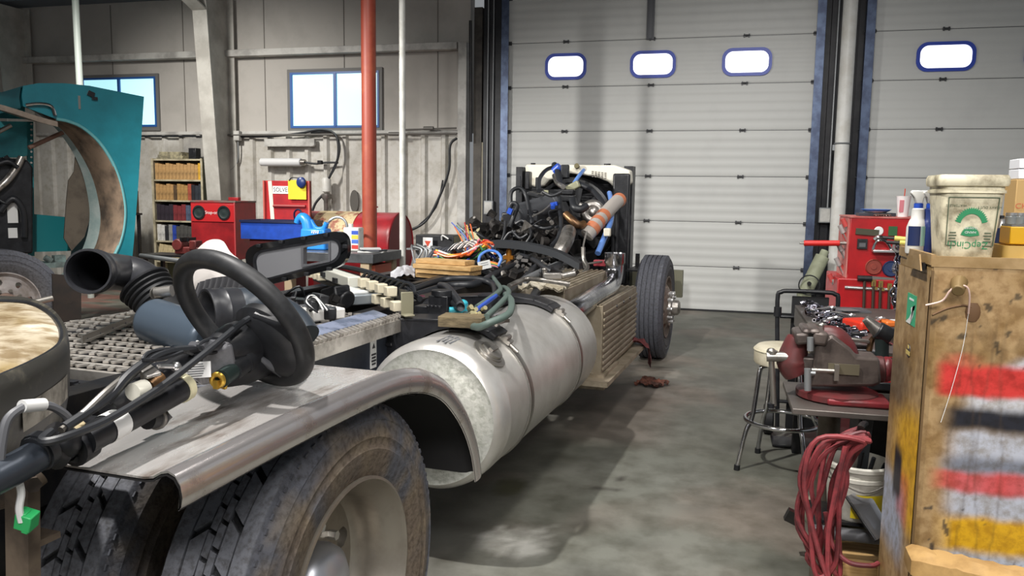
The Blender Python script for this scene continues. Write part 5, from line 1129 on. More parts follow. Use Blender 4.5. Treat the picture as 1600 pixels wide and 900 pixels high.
for xx in (-6.92, -6.53):
    b = B().lathe([(.075, 0), (.095, .0), (.098, .01), (.075, .012)], o=(xx, y0_-.011, 1.25), ax=-Y, n=28); r_ = T_.part('arm_port', b, M_pl)
    T_.part('port_sleeve', B().lathe([(.075, .008), (.06, -.0), (.03, .004), (.0005, .006)], o=(xx, y0_-.012, 1.25), ax=-Y, n=24), mat('dark_green_glove', '1f2c2c', .6), parent=r_)
b = B().text('Snap-on', .062, (-6.725, y0_-.012, 1.25), X, Z); T_.part('badge_text', b, M_labelw)
T_.part('corner_strip', B().box((x1-.012, y0_-.002, 1.0), (.018, .014, .78)), mat('red_edge', 'b84a4c', .4))
for xx in (x0+.03, x1-.03):
    for yy in (y0_+.03, y1_-.03): T_.part('leg', B().box((xx, yy, .31), (.04, .04, .61)), M_red)
# red bench vise on a pipe bench at the left
T_ = Thing('bench_vise', 'small dark red bench vise in front of the bookshelf', 'vise', (-6.5, 8.8, .74))
b = B(); b.box((-6.5, 8.8, .79), (.34, .12, .09)); b.cyl((-6.62, 8.72, .86), (-6.62, 8.88, .86), .075, n=16); b.box((-6.4, 8.8, .86), (.10, .14, .12)); T_.part('vise_body', b, mat('vise_maroon', '74302e', .5, col2='512523', nscale=7), bev=.012)
b = B(); b.box((-6.56, 8.8, .93), (.03, .15, .05)); b.box((-6.46, 8.8, .93), (.03, .15, .05)); T_.part('vise_jaws', b, M_frame)
T_ = Thing('pipe_bench', 'low bench with grey pipe rail below the maroon vise', 'bench', (-6.6, 8.8, 0))
T_.part('bench_top', B().box((-6.62, 8.8, .725), (.9, .4, .025)), M_frame); T_.part('pipe_rail', B().cyl((-7.05, 8.58, .72), (-6.3, 8.58, .66), .03, n=14), M_conduit)
for xx in (-7.02, -6.22):
    for yy in (8.64, 8.96): T_.part('leg', B().box((xx, yy, .355), (.04, .04, .71)), M_frame)
# parts washer
T_ = Thing('parts_washer', 'parts washer with raised red lid and deep blue basin', 'parts washer', (-5.44, 9.25, 0))
M_bas = mat('basin_blue', '1f46a8', .4, col2='1a3a86', nscale=4); M_basd = mat('basin_navy', '1a2140', .4)
b = B(); b.hole(rrect(-5.91, 9.00, -4.97, 9.49, .02, 2), rrect(-5.88, 9.03, -5.0, 9.46, .02, 2), (0, 0, 1.155), X, Y, Z, .03); T_.part('basin_rim', b, M_basd)
b = B(); b.box((-5.44, 9.03, 1.05), (.90, .02, .21)); b.box((-5.44, 9.46, 1.05), (.90, .02, .21)); b.box((-5.89, 9.245, 1.05), (.02, .43, .21)); b.box((-4.99, 9.245, 1.05), (.02, .43, .21)); b.box((-5.44, 9.245, .955), (.90, .43, .02)); T_.part('basin', b, M_bas)
T_.part('basin_end', B().box((-4.977, 9.245, 1.05), (.008, .42, .2)), M_basd)
b = B().box((-5.50, 9.51, 1.43), (.67, .03, .52)); lid = T_.part('lid', b, mat('lid_red', 'b3272a', .45, col2='98222a', nscale=3), bev=.004)
for xx in (-5.83, -5.175): T_.part('lid_edge', B().box((xx, 9.49, 1.43), (.02, .05, .52)), mat('lid_red_light', 'c05a50', .5), parent=lid)
T_.part('cream_strip', B().box((-5.735, 9.492, 1.43), (.055, .006, .51), (0, -.06, 0)), M_cream, parent=lid)
T_.part('lid_bar', B().cyl((-5.70, 9.485, 1.36), (-5.23, 9.485, 1.36), .02, n=12), mat('dull_red_bar', '8f3130', .5), parent=lid)
T_.part('sign_plate', B().box((-5.545, 9.491, 1.57), (.33, .006, .10)), M_labelw, parent=lid)
T_.part('sign_text', B().text('SOLVENT', .08, (-5.545, 9.487, 1.57), X, Z, sx=.9), M_ink, parent=lid)
T_.part('flex_spout', B().tube([(-5.36, 9.44, 1.16), (-5.36, 9.42, 1.27), (-5.30, 9.40, 1.32), (-5.24, 9.38, 1.29), (-5.23, 9.37, 1.17)], .012, 8, 5), M_basd)
T_.part('stand', B().box((-5.5, 9.24, .47), (.6, .34, .94)), mat('dark_red_stand', '4a1618', .5))
T_ = Thing('yellow_tag', 'yellow sheet with a dark blue ball hung on the red washer lid', 'sheet', (-5.3, 9.48, 1.45))
T_.part('sheet', B().box((-5.335, 9.462, 1.575), (.26, .008, .25)), mat('yellow_sheet', 'dcc52f', .6)); T_.part('ball', B().sph((-5.26, 9.43, 1.67), (.068, .03, .072), 18), mat('navy_ball', '22346b', .35)); T_.part('hook_wire', B().tube([(-5.45, 9.46, 1.69), (-5.40, 9.45, 1.73), (-5.30, 9.45, 1.725)], .008, 6, 4), M_hose)
# wall fittings
T_ = Thing('white_cylinder', 'horizontal white cylinder fixed to the ribbed wall', 'cylinder', (-6.5, 11.2, 1.95))
T_.part('tube_body', B().cyl((-6.93, 11.2, 2.0), (-6.24, 11.2, 2.0), .062, n=22), mat('white_tube', 'd9dadb', .35), bev=.01); T_.part('end_fitting', B().cyl((-6.24, 11.2, 2.0), (-6.17, 11.2, 2.0), .045, n=14), M_strap)
T_.part('feed_pipe', B().tube([(-6.17, 11.2, 2.0), (-6.0, 11.22, 1.98), (-5.85, 11.25, 2.0), (-5.66, 11.28, 2.0)], .016, 8, 4), M_hose); T_.part('valve', B().box((-5.93, 11.22, 2.0), (.07, .06, .06)), M_frame, bev=.008)
b = B(); b.box((-6.48, 11.29, 2.31), (.86, .05, .10)); b.box((-6.48, 11.26, 2.25), (.86, .05, .012)); solo('white_shelf', 'short white wall channel above the horizontal cylinder', 'channel', b, M_trimw)
pipe('black_cable', 'doubled black hose looping down the wall beside the window', 'cable', [(-7.4, 11.3, 2.40), (-6.8, 11.27, 2.40), (-6.3, 11.26, 2.44), (-5.9, 11.24, 2.49), (-5.66, 11.22, 2.40), (-5.62, 11.2, 2.1), (-5.7, 11.2, 1.9), (-5.8, 11.2, 1.72)], .018, M_hose, 8, sm=6, extra=lambda b: b.tube([(-6.1, 11.27, 2.45), (-5.75, 11.25, 2.45), (-5.6, 11.22, 2.25), (-5.66, 11.2, 1.95), (-5.78, 11.18, 1.75)], .014, 8, 6))
T_ = Thing('regulator', 'white and silver air regulator hanging on the black hose', 'regulator', (-5.82, 11.2, 1.2))
T_.part('filter_bowl', B().lathe([(.03, 1.24), (.045, 1.26), (.045, 1.42), (.075, 1.46), (.075, 1.52), (.03, 1.54)], o=(-5.82, 11.2, 0), n=18), M_silver); T_.part('upper_bowl', B().lathe([(.03, 1.54), (.07, 1.56), (.07, 1.74), (.05, 1.77)], o=(-5.82, 11.2, 0), n=18), M_white); T_.part('drain_hose', B().tube([(-5.86, 11.18, 1.52), (-5.98, 11.15, 1.38), (-6.04, 11.12, 1.2)], .02, 8, 5), M_hose)
b = B().prism([(.09*math.cos(a)*.8, .17*math.sin(a)) for a in [2*PI*k/16 for k in range(16)]], (-5.42, 11.32, 1.42), X, Z, Y, .02); solo('oval_plate', 'dark oval plate on the ribbed wall right of the regulator', 'plate', b, mat('dark_plate', '57544f', .7))
for nm, x_, lb in (('junction_box', -7.38, 'white junction box on the conduit right of the frame column'),):
    T_ = Thing(nm, lb, 'junction box', (x_, 11.26, 2.34)); T_.part('box_body', B().box((x_, 11.27, 2.41), (.10, .08, .15)), M_trimw, bev=.006); T_.part('box_conduit', B().tube([(x_, 11.28, 2.34), (x_-.02, 11.3, 2.05), (x_-.12, 11.3, 1.9), (x_-.3, 11.3, 1.82)], .012, 8, 4), M_conduit)
pipe('rail_pipe', 'dark pipe run along the wall rail below the windows', 'pipe', [(-7.65, 11.24, 2.42), (-3.75, 11.24, 2.42)], .016, mat('dark_pipe', '6a6864', .5, .3), 8, extra=lambda b: (b.tube([(-4.6, 11.23, 2.48), (-3.75, 11.23, 2.5)], .014, 8, 0), b.cyl((-4.8, 11.22, 2.42), (-4.6, 11.22, 2.42), .03, n=10), b.cyl((-4.25, 11.22, 2.5), (-4.1, 11.22, 2.5), .028, n=10)))
pipe('thin_cable', 'thin dark cable along the wall above the bookshelf', 'cable', [(-9.2, 11.3, 2.415), (-8.3, 11.3, 2.41), (-7.9, 11.3, 2.40)], .016, M_hose, 6)
pipe('hose_line', 'black hose sagging down the ribbed wall by the left door jamb', 'hose', [(-3.75, 11.26, 2.36), (-3.85, 11.24, 2.25), (-3.86, 11.22, 1.9), (-4.0, 11.2, 1.5), (-4.2, 11.18, 1.15), (-4.45, 11.1, 1.0), (-4.6, 11.0, 1.02)], .020, M_hose, 8, sm=6, extra=lambda b: b.tube([(-3.95, 11.22, 1.75), (-4.05, 11.2, 1.35), (-4.3, 11.15, 1.08)], .012, 6, 5))
b = B(); b.box((-8.1, 11.3, 2.2), (.55, .02, .36)); solo('metal_sheet', 'grey metal sheet fixed to the wall above the bookshelf', 'panel', b, mat('patch_grey', '8e8c88', .6, col2='a5a29c', nscale=4))
pipe('steel_rod', 'thin dark steel bar standing by the brown door post', 'rod', [(-3.52, 11.2, 2.3), (-3.54, 11.2, 4.0)], .022, M_frame, 8)
# red oil tank on its side
T_ = Thing('oil_tank', 'big red horizontal oil tank behind the rust red post', 'tank', (-5.0, 10.3, 0))
M_tank = mat('tank_red', 'a3232b', .35, col2='861f27', nscale=3); tr_ = .44; tzz = .85; ty = 10.0
b = B().lathe([(.0005, -5.56), (.2, -5.55), (.36, -5.51), (.43, -5.46), (.44, -5.42), (.44, -4.16), (.445, -4.15), (.445, -4.11), (.43, -4.10), (.42, -4.12), (.0005, -4.12)], o=(0, ty, tzz), ax=X, n=56); T_.part('tank_shell', b, M_tank)
T_.part('tank_face', B().cyl((-4.12, ty, tzz), (-4.112, ty, tzz), .425, n=48), mat('tank_face_red', '7c1c24', .45))
b = B().lathe([(.442, -5.2), (.443, -5.2), (.443, -4.8), (.442, -4.8)], o=(0, ty, tzz), ax=X, n=20, a0=2.6, a1=4.2)
bp_ = B()
bp_.grid(10, 12, lambda u, v: V(-5.25+.6*u, ty+.446*math.cos(PI/2+v*1.5-.1), tzz+.446*math.sin(PI/2+v*1.5-.1))); T_.part('cream_patch', bp_, mat('worn_cream', 'c3b08a', .7, col2='8f5a48', nscale=8, nlo=.5, nhi=.6))
b = B(); b.cyl((-4.5, ty, tzz+.43), (-4.5, ty, tzz+.50), .03, n=12); b.torus((-4.5, ty, tzz+.51), Z, .05, .01, 18, 6); T_.part('fill_valve', b, M_tank)
for xx in (-5.3, -4.35): T_.part('saddle', B().prism([(-.38, 0), (.38, 0), (.34, .50), (.25, .47), (.1, .42), (-.1, .42), (-.25, .47), (-.34, .50)], (xx, ty, 0), Y, Z, X, .08), M_tank)
# steel table with things
T_ = Thing('steel_table', 'dark steel work table in front of the red oil tank', 'table', (-3.7, 7.75, 0))
M_ttop = mat('table_steel', '5c5f62', .4, .4, col2='45474a', nscale=4)
tzp = .955
T_.part('table_top', B().box((-3.9, 7.5, tzp-.045), (1.35, .72, .09)), M_ttop, bev=.004)
for xx, yy in ((-4.5, 7.2), (-3.32, 7.2), (-4.5, 7.8), (-3.32, 7.8)): T_.part('leg', B().box((xx, yy, .4325), (.09, .09, .865)), mat('tan_leg', 'a08e74', .6))
T_.part('drawer_box', B().box((-3.32, 7.42, .74), (.16, .4, .2)), mat('rust_drawer', '9a4a34', .5))
def on_table(x, y, dz=0): return un(x, y, 2, tzp+dz)
c = V(-3.60, 7.5, tzp)
T_ = Thing('fluid_jug', 'square white fluid jug with a blue and yellow label on the steel table', 'jug', c)
T_.part('jug_body', B().box(c+V(0, 0, .12), (.17, .13, .24)), M_white, bev=.012); T_.part('jug_cap', B().cyl(c+V(-.03, 0, .24), c+V(-.03, 0, .275), .025, n=14), M_white)
for k, (hc, zz) in enumerate((('2f4fae', .19), ('d8b53c', .145), ('3f66b8', .1), ('b5352f', .045))): T_.part('label_band', B().box(c+V(.045, -.0665, zz), (.072, .003, .038)), mat('lab_'+hc, hc, .5))
c = V(-4.02, 7.5, tzp)
T_ = Thing('blue_sprayer', 'bright blue plastic funnel can with hooked spout on the steel table', 'can', c)
M_bsp = mat('azure_plastic', '2a83d8', .35)
b = B(); b.box(c+V(0, 0, .11), (.30, .18, .22), taper=.9); T_.part('can_body', b, M_bsp, bev=.02)
T_.part('spout', B().tube([c+V(-.08, -.0, .18), c+V(-.1, 0, .28), c+V(-.15, 0, .33), c+V(-.2, 0, .31), c+V(-.22, 0, .27)], [.07, .06, .05, .035, .03], 14, 5), M_bsp)
T_.part('can_handle', B().tube([c+V(-.06, 0, .3), c+V(.0, 0, .22), c+V(.08, 0, .22), c+V(.12, 0, .28)], .025, 12, 5), M_bsp); [T_.part('white_mark', B().box(c+V(.0+.022*k, -.088, .185), (.012, .002, .022+.008*(k % 2)), (0, .2, 0)), M_labelw) for k in range(4)]
pipe('spring_cable', 'pale hose arching over the blue can on the steel table', 'hose', [(-3.98, 7.66, .965), (-3.99, 7.66, 1.12), (-3.94, 7.62, 1.24), (-3.85, 7.64, 1.29), (-3.76, 7.64, 1.25), (-3.73, 7.64, 1.12), (-3.73, 7.64, .965)], .014, M_conduit, 8, sm=6)
for k, (dx, dy, da, L, hc) in enumerate(((0, 0, .2, .26, 'd0d0cc'), (.02, -.01, -.1, .22, '3d3f46'), (-.02, .0, .5, .2, 'c9c9c9'))):
    b = B().box((-3.36+dx, 7.42+dy, tzp+.0065+k*.014), (L, .17, .012), (0, 0, da)); solo('booklet', '%s booklet of the loose pile on the steel table' % ('lowest', 'middle dark', 'uppermost')[k], 'booklet', b, mat('bk_'+hc, hc, .6), group='booklets on the steel table')
b = B().box((-3.42, 7.44, tzp+.07), (.10, .08, .04), (.1, .1, .5)); 
b = B(); b.box((-4.4, 9.0, .17), (.5, .36, .20)); b.cyl((-4.5, 8.8, .08), (-4.5, 9.2, .08), .07, n=16); b.cyl((-4.25, 8.8, .08), (-4.25, 9.2, .08), .07, n=16); solo('floor_jack', 'red floor jack low behind the steel table', 'jack', b, M_red)
# charger, card and cream box near the wiring
T_ = Thing('battery_charger', 'black charger case on a stand by the left door jamb', 'charger', (-3.4, 9.5, 0))
T_.part('charger_case', B().box((-3.40, 9.5, .96), (.50, .3, .16)), M_pl, bev=.01); T_.part('charger_handle', B().tube([(-3.3, 9.34, .98), (-3.28, 9.3, 1.04), (-3.2, 9.3, 1.0)], .01, 6, 4), M_labelw)
T_.part('stand_top', B().box((-3.42, 9.45, .865), (.62, .4, .02)), M_conduit)
for xx in (-3.68, -3.16): T_.part('leg', B().box((xx, 9.5, .43), (.04, .04, .85)), M_conduit)
c = un(668, 379, 1, 9.26); b = B(); T_ = Thing('warning_card', 'small white card with a red triangle beside the black charger', 'card', (c.x, 9.26, .876))
T_.part('card', B().box((c.x, 9.27, .945), (.125, .006, .135)), M_labelw); T_.part('triangle', B().prism([(-.04, .03), (.04, .03), (0, -.045)], (c.x, 9.2665, .94), X, Z, -Y, .002), M_inkr)
c = un(746, 366, 1, 9.8); T_ = Thing('cream_box', 'cream plastic jug shaped box behind the wiring by the dark jamb', 'box', (c.x, 9.8, .85))
T_.part('box_body', B().box((c.x, 9.8, .98), (.17, .14, .20)), mat('cream_pl', 'd3cba0', .5), bev=.012); T_.part('box_lid', B().box((c.x, 9.8, 1.10), (.12, .10, .05)), mat('cream_pl2', 'b9b28c', .5), bev=.008); T_.part('box_stand', B().box((c.x, 9.8, .44), (.2, .2, .87)), M_frame)
T_.part('yellow_coil', B().torus((c.x+.14, 9.75, .95), Y, .09, .014, 22, 6), mat('yellow_cord', 'b8a23a', .5))
b = B()
for k in range(8): b.tube([(-3.66+.05*k, 9.34, .888), (-3.68+.04*k+rnd.uniform(-.04, .04), 9.25, .93-rnd.uniform(0, .04)), (-3.6+.035*k+rnd.uniform(-.06, .06), 9.2, .86), (-3.63+.04*k+rnd.uniform(-.06, .06), 9.18, .70)], .012, 6, 5)
solo('grey_cables', 'tangle of grey jumper cables hanging in front of the black charger', 'cable', b, M_conduit)
# ================================================================ RIGHT SIDE: BENCH, STOOL, TOOL CHEST, PAINTED CABINET
M_chest = mat('tool_chest_red', 'b3161c', .35, col2='961318', nscale=3); M_chestl = mat('pale_red_skin', 'c4847c', .5, col2='b04b45', nscale=5)  # paler red goes on the chest lid and left side
TC = Thing('tool_chest', 'tall red tool chest hung with tools beside the white pipe', 'tool chest', (1.3, 6.8, 0))
TC.part('upper_chest', B().box((1.28, 6.78, 1.19), (.64, .56, .44)), M_chest, bev=.006); TC.part('chest_lid', B().box((1.28, 6.78, 1.415), (.65, .57, .012)), M_chestl)
TC.part('mid_chest', B().box((1.28, 6.78, .86), (.64, .56, .24)), M_chest, bev=.004); TC.part('lower_cabinet', B().box((1.32, 6.80, .475), (.86, .66, .95)), M_chest, bev=.008)
TC.part('side_skin', B().box((.957, 6.78, 1.17), (.006, .5, .46)), M_chestl)
f_ = 6.495
def tcp(x, y, d=0): return un(x, y, 1, f_-d)
TC.part('grey_bar', B().beam(tcp(1337, 361), tcp(1373, 364), .02, .045), mat('dark_olive_bar', '4b4a3a', .5, .3)); TC.part('oval_badge', B().lathe([(.0005, .006), (.03, .006), (.034, 0)], o=tcp(1373, 361), ax=-Y, n=20), M_labelw)
b = B(); c = tcp(1347, 381); b.box(c, (.07, .03, .075)); b.box(c+V(0, -.016, .025), (.05, .003, .01)); TC.part('dial_gauge', b, M_pl, bev=.004); TC.part('gauge_face', B().box(c+V(0, -.017, -.008), (.045, .003, .03)), M_plgrey)
TC.part('green_card', B().box(tcp(1395, 361), (.06, .006, .07)), mat('green_card', '2b5a33', .6))
TC.part('tool_tray', B().beam(tcp(1363, 392, .03), tcp(1435, 393, .03), .09, .018), M_hub, bev=.003)
b = B(); b.tube([tcp(1364, 390, .05), tcp(1370, 377, .05), tcp(1384, 377, .05), tcp(1393, 390, .05)], .010, 8, 3); b.tube([tcp(1366, 375, .05), tcp(1374, 370, .05), tcp(1386, 373, .05)], .016, 8, 3); TC.part('chrome_handle', b, M_chrome)
TC.part('long_bar', B().cyl(tcp(1320, 449, .03), tcp(1400, 453, .03), .013, n=10), M_hub); TC.part('grey_file', B().beam(tcp(1361, 435, .01), tcp(1397, 438, .01), .01, .035), M_strap)
for cx_, cy_, mm, nm in ((1365, 417, mat('rust_disc', '8a3a2e', .6), 'brown_disc'), (1392, 420, mat('navy_disc', '23365e', .5), 'blue_disc')):
    c = tcp(cx_, cy_, .0); d_o = TC.part(nm, B().lathe([(.0005, .012), (.02, .012), (.022, .006), (.05, .006), (.054, .012), (.06, .0)], o=c, ax=-Y, n=26), mm)
for k, (hxx, hy, L, hd) in enumerate(((1351, 436, 48, True), (1365, 440, 44, False), (1376, 442, 44, False), (1390, 446, 40, False))):
    c = tcp(hxx, hy, .04); e = tcp(hxx-1.5, hy+L, .04)
    HM = Thing('hanging_hammer' if hd else 'hanging_tool', ('black headed hammer hanging on the chest front bar' if hd else ['', 'leftmost of three thin rusty tools hanging on the chest bar', 'middle of three thin rusty tools hanging on the chest bar', 'rightmost of three thin rusty tools hanging on the chest bar'][k]), 'hammer' if hd else 'tool', e)
    HM.part('handle', B().cyl(c, e, .011, n=8), mat('worn_handle', '6a3a26' if k else '3a2a22', .6))
    bq = B()
    if hd: bq.cyl(c+V(-.05, 0, .005), c+V(.05, 0, .005), .022, n=12)
    else: bq.box(c+V(0, 0, -.01), (.03, .02, .05)); bq.box(c+V(.015, 0, -.05), (.03, .015, .02))
    HM.part('head', bq, M_frame if hd else mat('brassy', '8a7440', .5, .5))
# screwdrivers racked on the chest's left side
for k, (sx_, sy_, m_) in enumerate(((1322, 354, 'r'), (1318, 364, 's'), (1324, 376, 'r'), (1315, 392, 's'), (1321, 402, 's'), (1312, 415, 's'), (1318, 425, 'r'), (1308, 448, 's'), (1301, 440, 'r'))):
    c = un(sx_, sy_, 1, 6.62+.01*k); 
    S_ = Thing('screwdriver', '%s handled tool on the chest side rack, %s from the top' % ('red' if m_ == 'r' else 'silver', ORD[k]), 'screwdriver', c, group='tools racked on the chest side')
    S_.part('shaft', B().cyl(c, c+V(.05, 0, -.10), .010, n=8), M_hub); S_.part('handle', B().cyl(c+V(-.03, 0, .06), c, .019, n=10), mat('sd_red', 'b84b48', .4) if m_ == 'r' else mat('sd_grey', 'b9b6b4', .35, .4))
b = B(); c0_ = un(1256, 380, 1, 6.6); c1_ = un(1312, 380, 1, 6.6); b.cyl(c0_, c1_, .022, n=12); PB = Thing('red_pry_bar', 'red handled tool sticking out to the left of the chest', 'tool', c0_); PB.part('grip', b, mat('bright_red', 'cf2a26', .4), bev=.004); PB.part('shank', B().cyl(c1_, c1_+V(.16, 0, .0), .014, n=8), M_strap); PB.part('tip', B().cyl(c0_+V(-.03, 0, 0), c0_, .008, n=8), M_strap)
# things on the chest
tzc = 1.421
c = V(1.16, 6.66, tzc); PLT = Thing('paper_plate', 'blue rimmed white plate on a dark case on top of the red chest', 'plate', c+V(0, 0, .028))
b = B().box(c+V(0, 0, .013), (.26, .15, .026)); solo('dark_case', 'flat dark case under the plate on the red chest', 'case', b, M_boxd, bev=.004)
PLT.o.location = c+V(0, 0, .027); PLT.base = c+V(0, 0, .027); PLT.off = PLT.base
PLT.part('plate_body', B().lathe([(.0005, .004), (.07, .004), (.10, .022), (.105, .022), (.072, 0), (.0005, 0)], o=c+V(0, 0, .027), n=28), M_labelw); PLT.part('blue_band', B().lathe([(.085, .015), (.106, .026), (.11, .024), (.09, .01)], o=c+V(0, 0, .027), n=28), mat('band_blue', '4f79c4', .4))
c = V(1.33, 6.56, tzc); CUPB = Thing('foam_cup', 'white foam cup with red print on the red chest', 'cup', c)
CUPB.part('cup_body', B().lathe([(.0005, 0), (.035, 0), (.05, .15), (.052, .155), (.047, .155), (.034, .01), (.0005, .01)], o=c, n=26), mat('foam', 'f0e9e8', .6)); CUPB.part('red_print', B().box(c+V(-.02, -.043, .08), (.03, .004, .09), (.1, 0, 0)), mat('pale_red_print', 'd5808a', .6)); CUPB.part('straw', B().cyl(c+V(.0, 0, .02), c+V(.005, 0, .21), .004, n=6), M_inkr)
c = un(1372, 339, 2, tzc); b = B()
for k in range(6): b.torus((1.14+.018*k, 6.53, tzc+.012), V(.3*(k % 2), .4, 1), .014, .004, 12, 5)
solo('chain_scrap', 'small heap of chain links on the chest edge below the plate', 'chain', b, M_strap)
# pale green duct lying against the white pipe
T_ = Thing('green_canister', 'pale green canister leaning at the foot of the white pipe', 'canister', (1.25, 10.4, 0))
b = B().cyl((1.06, 10.45, .38), (1.26, 10.55, .84), .085, n=24); b.cyl((1.05, 10.45, 0), (1.06, 10.45, .38), .085, n=24); T_.part('canister_body', b, mat('pale_green', 'b3b89c', .6, col2='9da086', nscale=5)); T_.part('canister_cap', B().cyl((1.26, 10.55, .84), (1.29, 10.57, .91), .05, n=20), mat('pale_green2', 'a9ae94', .6))
T_.part('gauge_ring', B().torus((1.10, 10.33, .50), Y, .12, .008, 28, 6), M_hose); T_.part('gauge_bolt', B().cyl((1.10, 10.36, .52), (1.10, 10.31, .52), .025, n=12), M_frame)
# hand truck
HT = Thing('hand_truck', 'black hand truck standing behind the round stool', 'hand truck', (.55, 5.35, 0))
b = B().tube([(.42, 5.3, .06), (.40, 5.3, .5), (.38, 5.3, .9), (.40, 5.3, .955), (.46, 5.3, .965), (.66, 5.3, .965), (.72, 5.3, .955), (.74, 5.3, .9), (.72, 5.3, .5), (.70, 5.3, .06)], .014, 10, 4); HT.part('tube_frame', b, M_blk)
HT.part('back_plate', B().box((.58, 5.33, .50), (.22, .02, .86)), mat('matte_black', '0f1013', .6), bev=.004)
for z_ in (.25, .62, .8): HT.part('cross_bar', B().cyl((.40, 5.3, z_), (.72, 5.3, z_), .011, n=8), M_blk)
HT.part('toe_plate', B().box((.56, 5.2, .015), (.36, .2, .01)), M_blk)
for xx in (.37, .75): HT.part('wheel', B().lathe([(.02, -.03), (.09, -.03), (.1, -.02), (.1, .02), (.09, .03), (.02, .03)], o=(xx, 5.42, .1), ax=X, n=24), M_blackr)
b = B().cyl((.385, 5.3, .8), (.385, 5.3, .86), .024, n=10); HT.part('frame_knob', b, M_blk)
# stool
SX, SY = .40, 4.72
SL = Thing('shop_stool', 'round cream topped bar stool with chrome legs on the concrete', 'stool', (SX, SY, 0))
b = B().lathe([(.0005, .72), (.10, .722), (.155, .715), (.172, .70), (.175, .685), (.175, .625), (.168, .612), (.0005, .61)], o=(SX, SY, 0), n=44); SL.part('seat', b, mat('cream_vinyl', 'd8d2bd', .5, col2='c0b79f', nscale=5))
SL.part('red_mark', B().lathe([(.03, .7235), (.13, .7215), (.13, .7225), (.03, .7245)], o=(SX, SY, 0), n=20, a0=.3, a1=1.7), mat('red_tear', 'b5453c', .6)); SL.part('seat_piping', B().torus((SX, SY, .69), Z, .174, .006, 44, 6), mat('cream_piping', 'c9c2aa', .5))
for k in range(4):
    a = math.radians(25+90*k); d_ = V(math.cos(a), math.sin(a), 0); c = V(SX, SY, 0)
    SL.part('leg', B().tube([c+d_*.05+Z*.605, c+d_*.13+Z*.6, c+d_*.155+Z*.575, c+d_*.17+Z*.45, c+d_*.19+Z*.30, c+d_*.225+Z*.22, c+d_*.265+Z*.03, c+d_*.268+Z*.012], .0125, 12, 4), M_chrome); SL.part('foot_cap', B().cyl(c+d_*.268, c+d_*.266+Z*.03, .017, n=12), M_blackr)
SL.part('foot_ring', B().torus((SX, SY, .28), Z, .205, .0125, 56, 10), M_chrome)
# steel bench
BN = Thing('steel_bench', 'heavy steel bench covered in tools behind the vise', 'bench', (.85, 4.3, 0))
M_bt = mat('bench_top', '6f6964', .4, .5, col2='4f4945', nscale=5, nlo=.4, nhi=.7)
BN.part('bench_top', B().prism([(.47, 3.62), (1.25, 3.62), (1.25, 5.12), (.47, 5.12)], (0, 0, .885), X, Y, Z, .015), M_bt)
BN.part('side_skirt', B().box((.475, 4.37, .83), (.01, 1.5, .10)), mat('bench_skirt', '7d7975', .5, .4)); BN.part('side_skirt', B().box((.86, 3.625, .83), (.78, .01, .10)), M_bt)
for xx in (.52, 1.2):
    for yy in (3.7, 5.05): BN.part('leg', B().box((xx, yy, .435), (.06, .06, .87)), M_frame)
BN.part('lower_shelf', B().box((.95, 4.37, .22), (.56, 1.4, .02)), M_frame)
VP_ = Thing('vise_stand', 'steel plate stand on a thick pipe leg carrying the red vise', 'stand', (.5, 3.3, 0))
VP_.part('plate', B().box((.56, 3.27, .765), (.54, .46, .022)), M_bt, bev=.003); VP_.part('pipe_leg', B().cyl((.455, 3.30, 0), (.455, 3.30, .754), .042, n=20), mat('pipe_leg_brown', '6f675c', .5, .3, col2='4f463c', nscale=5))
VP_.part('pipe_leg', B().cyl((.76, 3.42, 0), (.76, 3.42, .754), .035, n=18), M_frame); VP_.part('lower_rail', B().cyl((.37, 3.0, .335), (.80, 3.0, .335), .024, n=14), M_plgrey); VP_.part('rail_stay', B().box((.40, 3.13, .335), (.04, .3, .03)), M_frame); VP_.part('rail_stay', B().box((.76, 3.2, .335), (.04, .44, .03)), M_frame)
# vise
M_vr = mat('vise_red', '66292b', .4, col2='4b3432', nscale=7, nlo=.42, nhi=.68); M_vrb = mat('vise_red_bright', '8f2831', .38, col2='5b2426', nscale=6); M_vg = mat('vise_grey', '6a605b', .4, .4, col2='4b4340', nscale=9)
VS = Thing('bench_vise', 'large worn red bench vise on the right hand steel stand', 'vise', (.5, 3.25, .777))
v_ = 3.25
def vz(x, y, dy=0): return un(x, y, 1, v_+dy)
def pxpoly(l, y): return [(lambda p: (p.x, p.z))(un(a, c, 1, y)) for a, c in l]
b = B(); b.lathe([(.0005, .777), (.14, .777), (.15, .783), (.15, .805), (.13, .812), (.0005, .812)], o=(.47, 3.27, 0), n=44); VS.part('swivel_base', b, M_vr)
VS.part('base_flange', B().box((.53, 3.2, .79), (.22, .16, .025)), M_vrb, bev=.008)
b = B(); b.prism(pxpoly([(1262, 605), (1270, 580), (1275, 540), (1300, 522), (1330, 545), (1340, 557), (1375, 560), (1378, 600), (1365, 605)], v_-.07), (0, v_-.07, 0), X, Z, Y, .14); VS.part('fixed_body', b, M_vg, bev=.012)
b = B(); b.tube([vz(1285, 522), vz(1305, 527), vz(1320, 543), vz(1328, 560)], [.035, .042, .04, .036], 16, 5); VS.part('rear_jaw_arm', b, M_vr)
b = B(); b.box(vz(1278, 524, -.0), (.055, .17, .05), (0, .1, 0)); b.box(vz(1270, 513), (.04, .17, .02)); VS.part('rear_jaw', b, M_vg, bev=.012)
b = B(); b.box(vz(1250, 524), (.05, .17, .045), (0, -.15, 0)); b.box(vz(1257, 513), (.03, .17, .02)); VS.part('front_jaw', b, M_vg, bev=.012)
b = B(); b.tube([vz(1248, 528), vz(1242, 545), vz(1238, 566), vz(1246, 584)], [.042, .05, .060, .05], 18, 5); VS.part('front_jaw_arm', b, M_vr)
b = B(); b.box(vz(1275, 570), (.20, .085, .075)); VS.part('slide_bar', b, M_vg, bev=.01)
